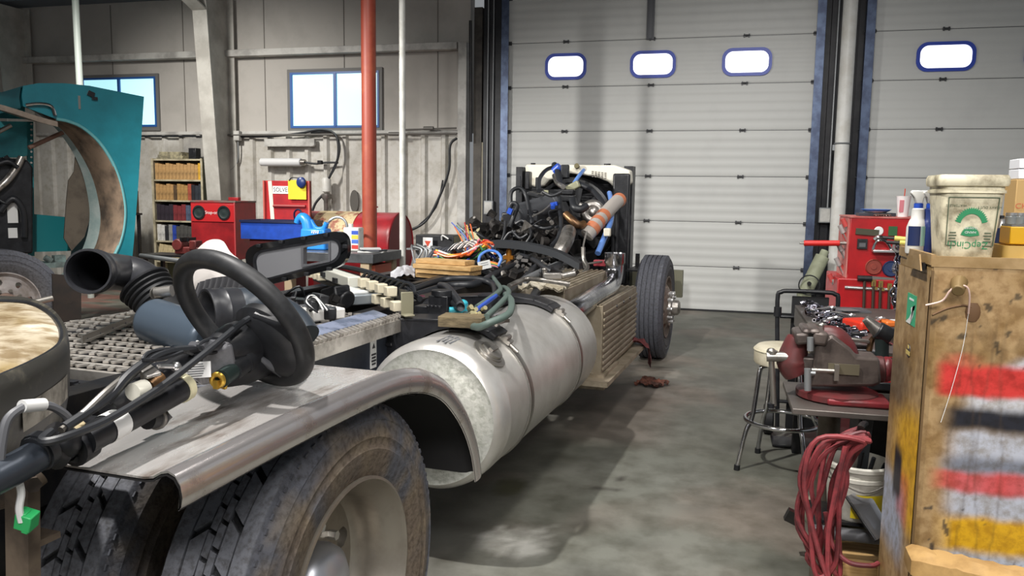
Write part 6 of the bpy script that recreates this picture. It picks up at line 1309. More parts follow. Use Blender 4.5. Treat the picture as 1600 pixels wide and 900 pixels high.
b = B(); b.cyl(vz(1340, 577), vz(1382, 577), .055, .05, 24); VS.part('rear_barrel', b, M_vr, bev=.008); b = B(); b.sph(vz(1385, 577), (.03, .049, .049), 20); VS.part('barrel_cap', b, M_vrb)
b = B(); b.cyl(vz(1236, 558, -.03), vz(1198, 557, -.03), .020, n=16); VS.part('screw_end', b, M_silver); b = B(); b.cyl(vz(1205, 556, -.03), vz(1209, 634, -.03), .011, n=12); b.sph(vz(1205, 549, -.03), (.018, .018, .014), 12); b.cyl(vz(1207, 553, -.03), vz(1207, 548, -.03), .020, n=12); VS.part('screw_handle', b, M_strap)
b = B(); b.cyl(vz(1205, 630, -.03), vz(1205, 636, -.03), .016, n=10); VS.part('handle_knob', b, M_frame)
b = B(); b.box(vz(1318, 577, -.078), (.11, .006, .04)); VS.part('name_plate', b, mat('olive_plate', '77705d', .4, .4)); b = B(); b.box(vz(1307, 582, -.09), (.016, .02, .06)); b.cyl(vz(1268, 578, -.085), vz(1305, 580, -.085), .008, n=10); VS.part('lock_lever', b, M_strap)
b = B(); b.cyl(vz(1266, 527, -.09), vz(1266, 548, -.09), .012, n=10); VS.part('jaw_pin', b, M_conduit); b = B(); b.cyl(vz(1262, 576, -.09), vz(1262, 610, -.09), .013, n=10); b.cyl(vz(1262, 582, -.09), vz(1274, 583, -.09), .008, n=8); VS.part('clamp_bolt', b, M_conduit)
# tools on the bench
tr2 = random.Random(5)
sock = None; M_soc = mat('chrome_socket', 'd5d3de', .15, 1, col2='4a4658', nscale=30)
meshes = []
for rr_, hh in ((.013, .03), (.016, .04), (.011, .05), (.018, .035)):
    meshes.append(B().lathe([(rr_*.55, hh), (rr_, hh), (rr_, hh*.3), (rr_*.9, 0), (rr_*.5, 0), (rr_*.5, hh*.5)], n=14).mesh('socket', (0, 0, 0), [M_soc]))
for k in range(90):
    a = tr2.random(); px = 1266+a*66+tr2.uniform(-8, 10); py = 481+a*42+tr2.uniform(-9, 10); p = un(px, py, 2, .915)
    if p.x < .5 or p.y > 5.05: p = un(1285+tr2.random()*30, 492+tr2.random()*25, 2, .915)
    o = bpy.data.objects.new('socket', meshes[k % 4]); COL.objects.link(o); o.location = (p.x, p.y, .916+.012*(k % 2)); o.rotation_euler = (PI/2+tr2.uniform(-.3, .3), tr2.uniform(-.4, .4), tr2.random()*6.3)
    props(o, 'chrome socket in the loose heap on the steel bench', 'socket', 'loose sockets on the bench')
def bt(x, y, z=.905): return un(x, y, 2, z)
for k, (p0, p1) in enumerate((((1288, 502), (1306, 496)), ((1262, 503), (1284, 507)), ((1300, 487), (1330, 492)), ((1360, 508), (1376, 497)), ((1268, 484), (1300, 480)))):
    W_ = Thing('wrench', ['short chrome wrench lying across the socket heap', 'brown wrench at the left edge of the bench', 'grey wrench behind the socket heap', 'chrome wrench beside the orange tool', 'row of joined sockets at the back bench corner'][k], 'wrench', bt(*p0, .902))
    W_.part('shank', B().beam(bt(*p0, .945), bt(*p1, .945), .016, .008), M_strap if k == 1 else M_hub, bev=.002); q = bt(*p1, .945); W_.part('jaw', B().torus(q, Z, .018, .006, 14, 6), M_strap if k == 1 else M_hub)
T_ = Thing('paper_pad', 'flat grey folder lying on the bench behind the sockets', 'folder', bt(1330, 484)); T_.part('cover', B().box(bt(1326, 484, .906), (.20, .16, .010), (0, 0, .2)), M_plgrey); T_.part('sheet', B().box(bt(1324, 484, .9125), (.10, .10, .002), (0, 0, .4)), M_conduit)
RT = Thing('red_ratchet_case', 'bright red plastic tool lying among the sockets', 'tool', bt(1347, 512, .902)); b = B(); c = bt(1346, 507, .93); b.box(c, (.12, .15, .05), (0, 0, .5)); b.box(c+V(.05, .03, 0), (.07, .07, .04), (0, 0, .2)); RT.part('tool_body', b, mat('hot_red', 'd0341f', .4), bev=.012); RT.part('tool_grip', B().beam(bt(1312, 492, .93), bt(1336, 506, .93), .045, .03), M_pl, bev=.008); RT.part('trim_strip', B().box(c+V(-.02, -.05, -.01), (.06, .01, .02), (0, 0, .5)), M_labelw)
b = B().beam(bt(1375, 502, .925), bt(1394, 507, .925), .06, .03); OT = Thing('orange_tool', 'orange handled tool near the tan cabinet edge', 'tool', bt(1380, 505, .902)); OT.part('handle', b, mat('orange_grip', 'd87230', .4), bev=.008); OT.part('blade', B().beam(bt(1394, 503, .92), bt(1402, 503, .92), .05, .02), M_labelw)
IW = Thing('impact_wrench', 'cordless impact wrench standing on its red battery behind the vise', 'impact wrench', vz(1382, 592, .2)+V(0, 0, -.01))
def iw(x, y): return un(x, y, 1, 3.45)
IW.part('motor_body', B().cyl(iw(1370, 515), iw(1392, 527), .036, n=22), M_pl, bev=.006); IW.part('nose', B().cyl(iw(1372, 516), iw(1352, 498), .030, .016, 20), M_silver); IW.part('end_cap', B().cyl(iw(1392, 527), iw(1398, 531), .030, n=20), M_hub)
IW.part('grip', B().tube([iw(1378, 525), iw(1378, 550), iw(1377, 572)], [.028, .026, .03], 16, 3), mat('dark_green_grip', '1f2a29', .5)); IW.part('battery', B().box(iw(1378, 584)+V(0, .0, 0), (.10, .11, .06)), mat('battery_red', 'b52a32', .4), bev=.008); IW.part('battery_foot', B().box(iw(1378, 600)+V(0, 0, .002), (.12, .12, .034)), M_pl, bev=.006)
SB = Thing('chisel_set', 'long flat bars and chisels lying on the stand behind the vise', 'tools', vz(1345, 545, .15))
for k, (p0, p1, m_) in enumerate((((1315, 528), (1358, 534), M_strap), ((1325, 541), (1362, 543), M_frame), ((1312, 548), (1368, 550), M_conduit), ((1330, 521), (1350, 523), M_pl))): SB.part('bar', B().beam(un(*p0, 1, 3.5+.03*k), un(*p1, 1, 3.5+.03*k), .035, .014), m_, bev=.003)
SB.part('bar_support', B().box((.58, 3.55, .845), (.2, .12, .10)), M_frame); SB.part('hook_bar', B().tube([un(1358, 548, 1, 3.5), un(1362, 532, 1, 3.5), un(1370, 525, 1, 3.5)], .012, 8, 4), M_bronze)
BC = Thing('red_gas_can', 'red container with black foot half hidden under the vise stand', 'container', (.62, 3.75, 0)); BC.part('can_body', B().box((.80, 4.05, .66), (.28, .2, .18)), mat('can_red', 'b02a26', .4), bev=.01); BC.part('can_base', B().box((.83, 4.05, .40), (.32, .26, .34)), M_blk, bev=.01)
# painted tan cabinet
CX0, CX1, CY0, CY1, CZ = .575, 1.45, 2.43, 2.84, 1.375
def zpx(y): return un(1500, y, 1, CY0).z
Ctan = hx('ac8f66'); Cwh = hx('c9ccd4'); Crd = hx('cf3a35'); Cbk = hx('22232c'); Cye = hx('dba81f'); Cgr = hx('a7aec0')
def cabcol(x, z, side=False):
    w = .012*(nz(x*9, z*9, 2)-.5)*2; z2 = z+w; c = mixc(Ctan, hx('8a6b3c'), .8*sstep(.45, .7, nz(x*5, z*5, 4)))
    c = mixc(c, hx('6b5230'), .45*sstep(.68, .84, nz(x*14, z*9, 8)))
    def band(c, a, b_, colr, f=.02, x0=-9, k=1):
        za, zb = zpx(a), zpx(b_); m = sstep(zb-f, zb+f, z2)*sstep(za+f, za-f, z2)*sstep(x0-.02, x0+.05, x); return mixc(c, colr, m*k)
    if not side:
        dx = x-CX0
        c = band(c, 672, 905, mixc(Cwh, Cgr, .5), .02, CX0+.07, .95)
        c = band(c, 552, 592, Cwh, .012, CX0+.13+.1*sstep(zpx(592), zpx(552), z)); c = band(c, 615, 660, Cwh, .016, CX0+.10, .9)
        m = sstep(zpx(618)-.012, zpx(618)+.01, z2)*sstep(zpx(572)+.02, zpx(572)-.012, z2-.04*max(0, .12-dx))*sstep(.02, .06, dx); c = mixc(c, Crd, m)
        c = band(c, 552, 570, mixc(Crd, Ctan, .3), .012, CX0+.045, .8*sstep(.17, .08, dx))
        c = band(c, 636, 672, Cbk, .016, CX0+.05); c = band(c, 712, 738, mixc(Cbk, Cgr, .35), .018, CX0+.05, .85)
        c = band(c, 736, 768, Crd, .012, CX0+.04, .7+.3*nz(x*8, 1)); c = band(c, 806, 862, Cye, .018, CX0+.06)
        c = mixc(c, hx('3a3226'), .8*sstep(.75, .80, nz(x*30, z*26, 3))*sstep(zpx(600), zpx(560), z)); c = mixc(c, hx('2a2a30'), .8*sstep(.76, .81, nz(x*34, z*20, 13))*sstep(zpx(760), zpx(800), z))
        for xd in (.665, .70, .735, .78): c = mixc(c, hx('4a3a2a'), .28*sstep(.005, .002, abs(x-xd-.012*math.sin(z*9+xd*90)))*sstep(zpx(470), zpx(520), z))
    else:
        k = (x-CY0)/(CY1-CY0)   # 0 at the front corner
        c = band(c, 660, 850, Cye, .05, -9, sstep(.95, .4, k)*.95); c = band(c, 585, 680, mixc(Cbk, Ctan, .35), .04, -9, sstep(.15, .7, k)); c = band(c, 800, 920, Cgr, .05, -9, sstep(.1, .45, k)); c = band(c, 770, 850, Crd, .03, -9, .5*sstep(.45, .3, abs(k-.35)+.2)); c = band(c, 740, 830, Cbk, .03, -9, sstep(.18, .08, abs(k-.55)))
    return c
CB = Thing('paint_cabinet', 'tall tan steel cabinet sprayed with red, white, black and yellow paint', 'cabinet', ((CX0+CX1)/2, (CY0+CY1)/2, 0))
M_cab = mat('painted_cabinet', 'ffffff', .45, attr=True, col2='d8d0c4', nscale=30, bump=.05)
b = B().grid(150, 220, lambda u, v: V(CX0+.006+(CX1-CX0-.006)*u, CY0, .02+(CZ-.03)*v), lambda u, v: cabcol(CX0+.006+(CX1-CX0-.006)*u, .02+(CZ-.03)*v)); CB.part('front_panel', b, M_cab)
b = B().grid(70, 200, lambda u, v: V(CX0, CY0+.006+(CY1-CY0-.006)*u, .02+(CZ-.06)*v), lambda u, v: cabcol(CY0+(CY1-CY0)*u, .02+(CZ-.06)*v, True)); CB.part('side_panel', b, M_cab)
M_tanm = mat('cabinet_tan', 'a98d64', .45, col2='84693f', nscale=5)
CB.part('cabinet_core', B().box(((CX0+CX1)/2, (CY0+CY1)/2, CZ/2), (CX1-CX0-.006, CY1-CY0-.006, CZ-.01)), M_tanm)
b = B(); b.box(((CX0+CX1)/2, CY0+.004, CZ), (CX1-CX0, .012, .03)); b.box((CX0+.004, (CY0+CY1)/2, CZ+.004), (.012, CY1-CY0, .03)); b.box(((CX0+CX1)/2, CY1-.004, CZ+.006), (CX1-CX0, .012, .035)); CB.part('top_lip', b, M_tanm)
b = B(); b.prism([(0, 0), (.20, 0), (.17, .03), (.03, .045)], (CX0-.02, CY0+.03, CZ-.03), Y, Z, V(1, 0, 0), .004); CB.part('bent_flap', b, M_tanm); CB.part('flap_shadow_gap', B().box((CX0-.004, CY0+.14, CZ-.02), (.008, .16, .02)), M_blk)
CB.part('door_seam', B().box((CX0+.004, CY0-.002, CZ/2), (.006, .006, CZ-.05)), mat('dark_tan', '6a5232', .6))
def cf(x, y, d=0): return un(x, y, 1, CY0-d)
hk = cf(1497, 470); b = B().cyl(cf(1499, 440, .0), cf(1497, 455, .05), .022, .016, 14); CB.part('hook_peg', b, mat('peg_tan', '7d6844', .5, .3), bev=.003)
WIRE = Thing('bent_wire', 'pale bent wire hung over the peg on the tan cabinet front', 'wire', cf(1480, 480, .03)); WIRE.part('wire', B().tube([cf(1446, 477, .03), cf(1472, 470, .03), cf(1484, 455, .04), cf(1495, 447, .045), cf(1510, 448, .045), cf(1515, 462, .04), cf(1513, 490, .02)], .0026, 8, 6), mat('pale_wire', 'd6b8ac', .4)); WIRE.part('thread', B().tube([cf(1513, 490, .02), cf(1505, 540, .012), cf(1492, 590, .010), cf(1480, 630, .010), cf(1470, 660, .008)], .0008, 6, 5), M_labelw)
b = B(); c = cf(1520, 488, .0); b.sph(c, (.02, .006, .03), 12); b.tube([cf(1457, 492, .003), cf(1480, 482, .003), cf(1505, 477, .003), cf(1518, 480, .003)], .0025, 6, 4); CB.part('rust_mark', b, mat('rust_mark', '6b4e33', .7))
# stickers on the cabinet side
def cs(x, y, d=0): return un(x, y, 0, CX0-d)
p00, p11 = cs(1431, 459), cs(1418, 508); yw = abs(p00.y-p11.y); c = (cs(1425, 459)+cs(1424, 508))/2; hgt = abs(cs(1425, 459).z-cs(1425, 508).z)
sw = .11
CB.part('green_sticker', B().box(c+V(-.001, 0, 0), (.002, sw, hgt)), mat('sticker_green', '3ba67a', .5), label='green sticker with a winding white road')
b = B(); q = c+V(-.0025, 0, 0)
def sk(pts): return b.prism([(-u*sw, w*hgt) for u, w in pts], q, Y, Z, -X, .0008)
b = B(); sk([(-.48, -.48), (.05, -.48), (.30, -.2), (.36, .0), (.22, .12), (.48, .22), (.44, .16), (.12, .10), (.02, .04), (.12, -.1), (-.1, -.3)]); CB.part('white_road', b, M_labelw)
b = B().box(q+V(0, .0, hgt*.33), (.001, sw*.5, hgt*.06)); CB.part('sticker_text', b, M_labelw)
c = cs(1420, 548); b = B().lathe([(.0005, .002), (.02, .002), (.021, 0)], o=c, ax=-X, n=20); CB.part('oval_decal', b, mat('decal_dark', '3b3430', .5)); b = B(); b.box(c+V(-.0025, 0, -.006), (.001, .05, .012)); b.sph(c+V(-.002, 0, .012), (.002, .01, .008), 8); CB.part('decal_band', b, mat('decal_gold', 'c9b26a', .5))
# things on top of the cabinet
TZ = CZ+.004
def ct(x, y, z=TZ): return un(x, y, 2, z)
# square white bucket
bc = V(.682, 2.565, TZ); bw_, bh = .088, .262
KX, KZ = .76, .90
def sq(hw, z, r): return [V(bc.x+p[0]*KX, bc.y+p[1]*KX, TZ+z*KZ) for p in rrect(-hw, -hw, hw, hw, r, 6)]
BK = Thing('square_bucket', 'grimy white square bucket with upside down green print on the tan cabinet', 'bucket', bc)
M_bkt = mat('grimy_plastic', 'ded6ba', .5, col2='6f6349', nscale=14, nlo=.44, nhi=.70, detail=8)
b = B().skin([sq(.082, .0, .02), sq(.086, .004, .025), sq(.088, .03, .025), sq(.106, .205, .03), sq(.112, .206, .03), sq(.112, .215, .03), sq(.107, .216, .03), sq(.107, .226, .03), sq(.116, .228, .03), sq(.119, .236, .03), sq(.119, .252, .03), sq(.114, .262, .03), sq(.01, .264, .005)], cap0=True, cap1=True); body = BK.part('bucket_body', b, M_bkt, ang=50)
M_bgr = mat('bucket_green', '2e8a5c', .6)
th = math.atan2(.018*KX, .175*KZ); Wv = V(0, -math.sin(th), math.cos(th)); c = V(bc.x, bc.y-(.088+.0103-.0012)*KX-.0012, TZ+.118*KZ)
def bo(u, w): return c+X*(u*KX)+Wv*(w*KZ)
b = B().text('ZepCinch', .029, bo(-.005, -.073), -X, -Wv, .0006, sx=.9); BK.part('bucket_text', b, M_bgr)
b = B()
def sector(r0, r1, a0, a1, cu, cw, teeth=0):
    n = 40; o_ = []; i_ = []
    for k in range(n+1):
        a = math.radians(a0+(a1-a0)*k/n); rr_ = r1*(1+(.06*(1 if k % 2 else -1) if teeth else 0)); o_.append(((cu+rr_*math.cos(a))*KX, (cw+rr_*math.sin(a))*KZ)); i_.append(((cu+r0*math.cos(a))*KX, (cw+r0*math.sin(a))*KZ))
    b.prism(o_+list(reversed(i_)), c, X, Wv, -X.cross(Wv)*-1, .0008)
sector(.036, .054, 12, 168, 0, -.012, 1); sector(.0, .031, 8, 172, 0, -.047, 1); BK.part('green_emblem', b, M_bgr)
b = B().text('HAND', .010, bo(.0, -.033), -X, -Wv, .0016); b.text('CLEANER', .008, bo(.0, -.020), -X, -Wv, .0016); BK.part('emblem_text', b, M_labelw)
M_gl = mat('dark_green_line', '4d5a45', .6)
b = B()
for (u0, w0, u1, w1) in ((-.082, .075, .085, .075), (-.078, -.075, -.045, -.075), (.045, -.075, .078, -.075)): b.beam(bo(u0, w0)-Y*.0005, bo(u1, w1)-Y*.0005, .002, .0022)
b.beam(bo(-.082, .075)-Y*.0005, bo(-.078, -.075)-Y*.0005, .0022, .002, up=(0, 1, 0)); b.beam(bo(.085, .075)-Y*.0005, bo(.078, -.075)-Y*.0005, .0022, .002, up=(0, 1, 0)); BK.part('print_frame', b, M_gl)
b = B()
for k in range(4):
    for s_ in (-1, 1): b.box(bo(s_*.058, -.062+.009*k), (.02-.004*(k % 2), .001, .003))
b.text('HEAVY DUTY', .010, bo(.055, .045), -X, -Wv, .001); b.text('WATERLESS', .010, bo(-.055, .05), -X, -Wv, .001); BK.part('small_print', b, M_gl)
# spray bottles
def bottle(label, x, y, blue, rz):
    c = V(un(x, y, 1, 2.72).x, 2.72, TZ); SBt = Thing('spray_bottle', label, 'spray bottle', c)
    hb = mat('navy_bottle', '24356e', .3) if blue else M_white
    SBt.o.scale = (.78, .78, .80)
    SBt.part('bottle_body', B().lathe([(.0005, 0), (.036, 0), (.038, .01), (.038, .10), (.03, .125), (.024, .135), (.023, .17), (.015, .175)], o=c, n=28), hb)
    SBt.part('collar', B().cyl(c+Z*.175, c+Z*.192, .017, n=18), M_dblue)
    u = V(math.cos(rz), math.sin(rz), 0); s = V(-u.y, u.x, 0)
    hd = B(); hd.skin([[c+Z*.192+u*a+s*b_ for a, b_ in ((-.012, -.012), (.012, -.012), (.012, .012), (-.012, .012))], [c+Z*.215+u*a+s*b_ for a, b_ in ((-.02, -.012), (.016, -.012), (.016, .012), (-.02, .012))], [c+Z*.232+u*a+s*b_ for a, b_ in ((-.034, -.010), (.045, -.010), (.045, .010), (-.034, .010))], [c+Z*.242+u*a+s*b_ for a, b_ in ((-.03, -.008), (.04, -.008), (.04, .008), (-.03, .008))]], cap0=True, cap1=True)
    SBt.part('spray_head', hd, M_white, bev=.003); SBt.part('nozzle', B().cyl(c+Z*.236+u*.045, c+Z*.238+u*.066, .007, n=10), M_pl)
    SBt.part('trigger', B().tube([c+Z*.228+u*.034, c+Z*.215+u*.045, c+Z*.195+u*.05], .006, 8, 4), mat('navy_trigger', '24356e', .4))
    if not blue:
        SBt.part('label', B().lathe([(.0385, .03), (.039, .03), (.039, .105), (.0385, .105)], o=c, n=14, a0=-1.1, a1=.15), mat('bottle_label_navy', '1c2a55', .5)); SBt.part('label_stripe', B().lathe([(.0392, .03), (.0395, .03), (.0395, .105), (.0392, .105)], o=c, n=8, a0=.2, a1=.65), mat('bottle_label_mint', '9ccabf', .5))
bottle('white spray bottle with navy label at the left end of the tan cabinet', 1432, 366, False, .15); bottle('dark blue spray bottle behind the white one, beside the grimy bucket', 1452, 358, True, .2)
T_ = Thing('oil_tin', 'squat olive tin at the left rim of the cabinet top', 'tin', ct(1437, 388)); c = ct(1437, 386); b = B().lathe([(.0005, 0), (.04, 0), (.04, .03), (.036, .032), (.034, .02), (.0005, .02)], o=c, n=26); T_.part('tin_body', b, mat('olive_tin', '6b6a45', .5, .3)); T_.part('tin_rim', B().torus(c+Z*.031, Z, .038, .0025, 26, 6), M_strap)
b = B(); b.box(ct(1441, 374, TZ+.02)+V(.0, .03, .0), (.05, .05, .012), (0, .1, .2)); b.box(ct(1441, 374, TZ+.03)+V(.0, .03, .0), (.045, .04, .004), (0, .1, -.2)); solo('note_papers', 'small white papers lying beside the spray bottles', 'papers', b, mat('pale_paper', 'd5d8e2', .6))
for k, (x, y, hc, nm) in enumerate(((1416, 368, 'c9b25a', 'yellow taped handle lying at the cabinet left rim'), (1428, 376, 'cdbf5a', 'pale yellow grip resting by the olive tin'))):
    c = ct(x+10, y+8, TZ+.012); b = B().cyl(c+V(-.06, .02, .006), c+V(.03, -.0, .0), .010, n=12); T_ = Thing('hand_tool', nm, 'tool', c); T_.part('grip', b, mat('grip_'+hc, hc, .5)); T_.part('shaft', B().cyl(c+V(-.10, .03, .008), c+V(-.06, .02, .006), .006, n=8), M_frame)
c = V(.97, 2.68, TZ)
q = lambda x, y, yy: un(x, y, 1, yy)
p = q(1575, 330, 2.76); b = B().box((p.x+.11, 2.77, TZ+.115), (.21, .10, .23)); CBX = Thing('cardboard_box', 'brown cardboard box with red print behind the yellow tin', 'box', (p.x+.11, 2.77, TZ)); CBX.part('carton', b, mat('cardboard', 'b3935f', .7), bev=.002)
pz = q(1590, 318, 2.715); b = B().text('CHERRY', .022, (p.x+.05, 2.7185, pz.z-.008), X, Z, .0005, sx=1.1); CBX.part('red_print', b, mat('carton_red', 'b5583a', .6)); b = B(); b.box((p.x+.05, 2.719, pz.z-.032), (.08, .001, .003)); b.box((p.x+.045, 2.719, pz.z-.075), (.06, .001, .003)); CBX.part('carton_lines', b, mat('carton_line', '7d6238', .6))
zt_ = TZ+.231
for k, nm in enumerate(('lower of two white cartons on the cardboard box', 'upper of two white cartons on the cardboard box')):
    T_ = Thing('white_carton', nm, 'box', (p.x+.11, 2.77, zt_+.031*k)); T_.part('carton', B().box((p.x+.112, 2.77, zt_+.031*k+.015), (.205, .09, .029)), mat('white_carton', 'dfe1e6', .5), bev=.002); T_.part('grey_print', B().box((p.x+.06, 2.7245, zt_+.031*k+.015), (.07, .001, .010)), M_plgrey)
p = q(1566, 375, 2.6); T_ = Thing('yellow_tin', 'yellow rectangular tin with a dark lid at the right of the cabinet top', 'tin', (p.x+.1, 2.6, TZ+.042)); T_.part('tin_body', B().box((p.x+.11, 2.6, TZ+.042+.026), (.21, .09, .05)), mat('yellow_tin', 'd9a81e', .4), bev=.003); T_.part('tin_lid', B().box((p.x+.11, 2.6, TZ+.096), (.205, .085, .006)), M_strap)
T_ = Thing('tan_tray', 'shallow tan plastic tray under the yellow tin', 'tray', (p.x+.1, 2.57, TZ)); b = B(); b.hole(rrect(p.x-.018, 2.52, p.x+.25, 2.66, .02, 4), rrect(p.x-.01, 2.528, p.x+.242, 2.652, .018, 4), (0, 0, TZ), X, Y, Z, .04); b.box((p.x+.116, 2.59, TZ+.03), (.25, .124, .006)); T_.part('tray_body', b, mat('tan_plastic', 'c9a860', .45))
for k, (jx, jl) in enumerate(((1578, 'clear jar with metal lid on the yellow tin, left one'), (1591, 'clear jar with metal lid on the yellow tin, right one'))):
    c = q(jx, 360, 2.6); c.z = TZ+.0995; T_ = Thing('small_jar', jl, 'jar', c); T_.part('jar_body', B().lathe([(.0005, 0), (.014, 0), (.015, .02), (.012, .024)], o=c, n=16), mat('dull_glass', '9aa0a0', .15, trans=.4)); T_.part('jar_lid', B().cyl(c+Z*.024, c+Z*.032, .014, n=16), M_hub)
c = V(q(1562, 375, 2.68).x, 2.68, TZ); T_ = Thing('spray_can', 'slim blue and silver can squeezed between bucket and yellow tin', 'can', c); T_.part('can_body', B().cyl(c, c+Z*.085, .018, n=18), mat('can_navy', '3a4a78', .35)); T_.part('can_neck', B().lathe([(.018, .085), (.012, .10), (.012, .112), (.0005, .113)], o=c, n=16), M_hub); T_.part('can_cap', B().cyl(c+Z*.113, c+Z*.122, .008, n=10), M_pl)
# chain hanging at the cabinet's far side
CH = Thing('steel_chain', 'shiny steel chain hanging between red chest and tan cabinet', 'chain', (.68, 3.3, .95))
lk = None
for j, (x0_, x1_) in enumerate(((1410, 1396), (1402, 1404))):
    n_ = 15
    for k in range(n_):
        f = k/(n_-1); c = un(x0_+(x1_-x0_)*f+3*math.sin(k), 388+f*88, 1, 3.32+.02*j); bq = B(); P = [c+(X if k % 2 else V(.5, .8, 0))*(.010*math.cos(a))+Z*(.019*math.sin(a)) for a in [2*PI*i/12 for i in range(13)]]; bq.tube(P, .0042, 6, 0, cap=False); CH.part('link', bq, M_soc)
b = B().torus(un(1404, 386, 1, 3.32), Y, .018, .005, 18, 6); CH.part('top_ring', b, M_hub); CH.part('hanger', B().cyl(un(1404, 386, 1, 3.32)+V(0, 0, .016), un(1404, 386, 1, 3.32)+V(.14, -.48, .03), .008, n=8), M_frame)
# paper wrapped parcel and bin in front of the cabinet
PP = Thing('paper_parcel', 'long parcel wrapped in brown paper in the bottom right corner', 'parcel', (.75, 2.2, .52))
pa, pb = un(1420, 858, 1, 2.26), un(1640, 905, 1, 2.08)
b = B(); L_ = pb-pa; nL = 18
rings = []
for i in range(nL+1):
    f = i/nL; c = pa+L_*f+V(.0, .0, -.035); k = 1-.25*(f < .03); rings.append([c+V(rnd.uniform(-.003, .003), y*k*(1+rnd.uniform(-.03, .03)), z*k+rnd.uniform(-.003, .003)) for y, z in ((-.055, -.02), (-.045, .025), (0, .036), (.05, .03), (.06, -.02), (0, -.028))])
b.skin(rings, cap0=True, cap1=True); PP.part('paper_wrap', b, mat('kraft_paper', 'b08d58', .6, col2='8d6c3e', nscale=8, bump=.3, bscale=12), ang=25)
BNX = Thing('black_bin', 'dark round bin under the paper parcel', 'bin', (.70, 2.24, 0)); BNX.part('bin_body', B().lathe([(.0005, 0), (.09, 0), (.105, pa.z-.085), (.098, pa.z-.085), (.085, .02), (.0005, .02)], o=(.72, 2.25, 0), n=32), mat('dark_blue_bin', '1c2230', .45)); BNX.part('bin_rim', B().torus((.72, 2.25, pa.z-.085), Z, .103, .006, 36, 8), M_pl)
# red hose coil hung on the stand
AH = Thing('air_hose', 'red rubber air hose hung in long loops on the vise stand', 'hose', (.42, 3.0, .3))
hr2 = random.Random(4); M_rh = mat('red_hose', '8f3a3f', .5, col2='5f2a2e', nscale=12)
pts = []
for k in range(8):
    j = lambda s: hr2.uniform(-s*1.7, s*1.7); yk = 2.93-.02*k
    pts += [un(1350+j(6), 672+3*k+j(3), 1, yk), un(1308-4*k+j(5), 695+j(6), 1, yk), un(1280-3*k+j(8), 755+j(8), 1, yk), un(1268-1.5*k+j(10), 820+j(8), 1, yk), un(1272+j(10)+3*k, 868+k*5, 1, yk-.02), un(1292+j(8)+2*k, 890+j(8), 1, yk-.01), un(1300+j(6), 835+j(6), 1, yk), un(1312+j(8), 765+j(6), 1, yk), un(1328+j(6), 705+j(5), 1, yk)]
AH.part('hose_coil', B().tube(pts, .0085, 8, 5), M_rh); AH.part('hose_tail', B().tube([un(1290, 800, 1, 2.84), un(1300, 850, 1, 2.82), un(1325, 878, 1, 2.8), un(1360, 884, 1, 2.8), un(1372, 880, 1, 2.82)], .0085, 8, 6), M_rh); AH.part('hose_hook', B().tube([un(1345, 690, 1, 3.0), un(1345, 668, 1, 2.9), un(1352, 662, 1, 3.05)], .012, 8, 4), M_frame)
# white pail with bars, on the rails
BZ = .365; c = V(.545, 3.14, BZ)
WB = Thing('white_pail', 'white pail with yellow label wedged beside the tan cabinet', 'pail', c)
WB.part('pail_body', B().lathe([(.0005, 0), (.095, 0), (.10, .01), (.112, .15), (.118, .152), (.118, .165), (.113, .167), (.115, .19), (.121, .192), (.121, .205), (.115, .21), (.11, .21), (.095, .02), (.0005, .02)], o=c, n=40), mat('pail_white', 'd3d0c6', .45, col2='a9a598', nscale=7))
bq = B(); bq.grid(14, 6, lambda u, v: c+V(.1095*math.cos(-1.9+1.4*u)*(1+.02*v), .1095*math.sin(-1.9+1.4*u)*(1+.02*v), .02+.09*v)); WB.part('yellow_label', bq, mat('label_yellow', 'd9c21f', .5))
WB.part('wire_handle', B().tube([c+V(-.12, 0, .19), c+V(-.09, -.10, .16), c+V(.0, -.14, .13), c+V(.09, -.10, .16)], .003, 6, 5), M_strap)
WB.part('pail_rest', B().box(c+V(.0, .0, -.006), (.26, .2, .011)), M_frame)
b = B().box(c+V(.02, .02, .24), (.036, .012, .30), (.0, .05, 0)); solo('flat_bar', 'dark flat bar standing upright in the white pail', 'bar', b, mat('slate_bar', '43474b', .5, .3), bev=.002)
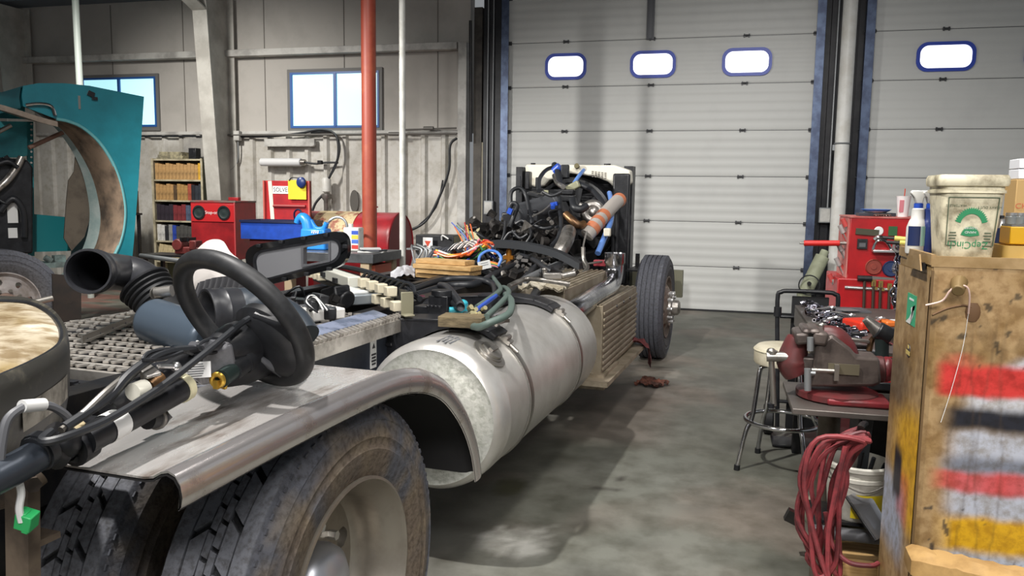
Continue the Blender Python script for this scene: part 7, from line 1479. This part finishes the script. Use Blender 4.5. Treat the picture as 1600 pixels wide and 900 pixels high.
for k in range(3):
    b = B().cyl(c+V(-.02+.03*k, -.02+.01*k, .05), c+V(-.0+.04*k, -.06, .26-.02*k), .008, n=8); solo('rod_tool', '%s black rod leaning in the white pail' % ('left', 'middle', 'right')[k], 'rod', b, M_frame)
# lying bucket, scrap panel and wooden box below
LB = Thing('tipped_bucket', 'dirty pale green bucket lying on its side under the red hose', 'bucket', (.5, 3.5, 0))
a0_, a1_ = un(1282, 793, 1, 3.55), un(1335, 828, 1, 3.42); a0_.z += 0; dd_ = (a1_-a0_).normalized(); LL = (a1_-a0_).length
LB.part('bucket_body', B().lathe([(.0005, -.02), (.085, -.02), (.09, -.01), (.105, LL*.7), (.112, LL*.72), (.112, LL*.8), (.106, LL*.82), (.108, LL), (.10, LL), (.08, .02), (.0005, .01)], o=a0_, ax=dd_, n=40), mat('dirty_bucket', 'a9aa97', .6, col2='5b5746', nscale=6, nlo=.45, nhi=.65)); LB.part('bucket_foot', B().box((a0_.x-.12, a0_.y-.06, a0_.z-.03), (.05, .04, .05), (0, .4, 0)), M_frame)
LB.part('bucket_cradle', B().box(((a0_.x+a1_.x)/2, (a0_.y+a1_.y)/2, (min(a0_.z, a1_.z)-.12)/2), (.16, .14, max(.04, min(a0_.z, a1_.z)-.12))), M_frame)
SPN = Thing('scrap_panel', 'bent shiny metal panel leaning below the white pail', 'panel', un(1345, 790, 1, 2.98))
P_ = [un(x, y, 1, yy) for x, y, yy in ((1322, 776, 3.02), (1352, 762, 3.06), (1392, 830, 2.95), (1368, 845, 2.9))]
b = B(); b.add([P_[0], P_[1], P_[2], P_[3]]+[p+V(.004, .006, .0) for p in P_], [(0, 1, 2, 3), (7, 6, 5, 4), (0, 4, 5, 1), (1, 5, 6, 2), (2, 6, 7, 3), (3, 7, 4, 0)]); SPN.part('sheet', b, mat('shiny_sheet', 'cfd0d6', .2, .9)); SPN.part('rolled_edge', B().tube([P_[0], P_[3]], .005, 8, 0), M_frame)
WBX = Thing('wood_crate', 'small wooden box on the floor under the stand rail', 'box', (.58, 3.1, 0)); WBX.part('crate_body', B().box((.60, 3.12, .12), (.22, .22, .24)), M_wood, bev=.003); WBX.part('crate_batten', B().box((.60, 3.005, .2), (.22, .012, .04)), M_wood)
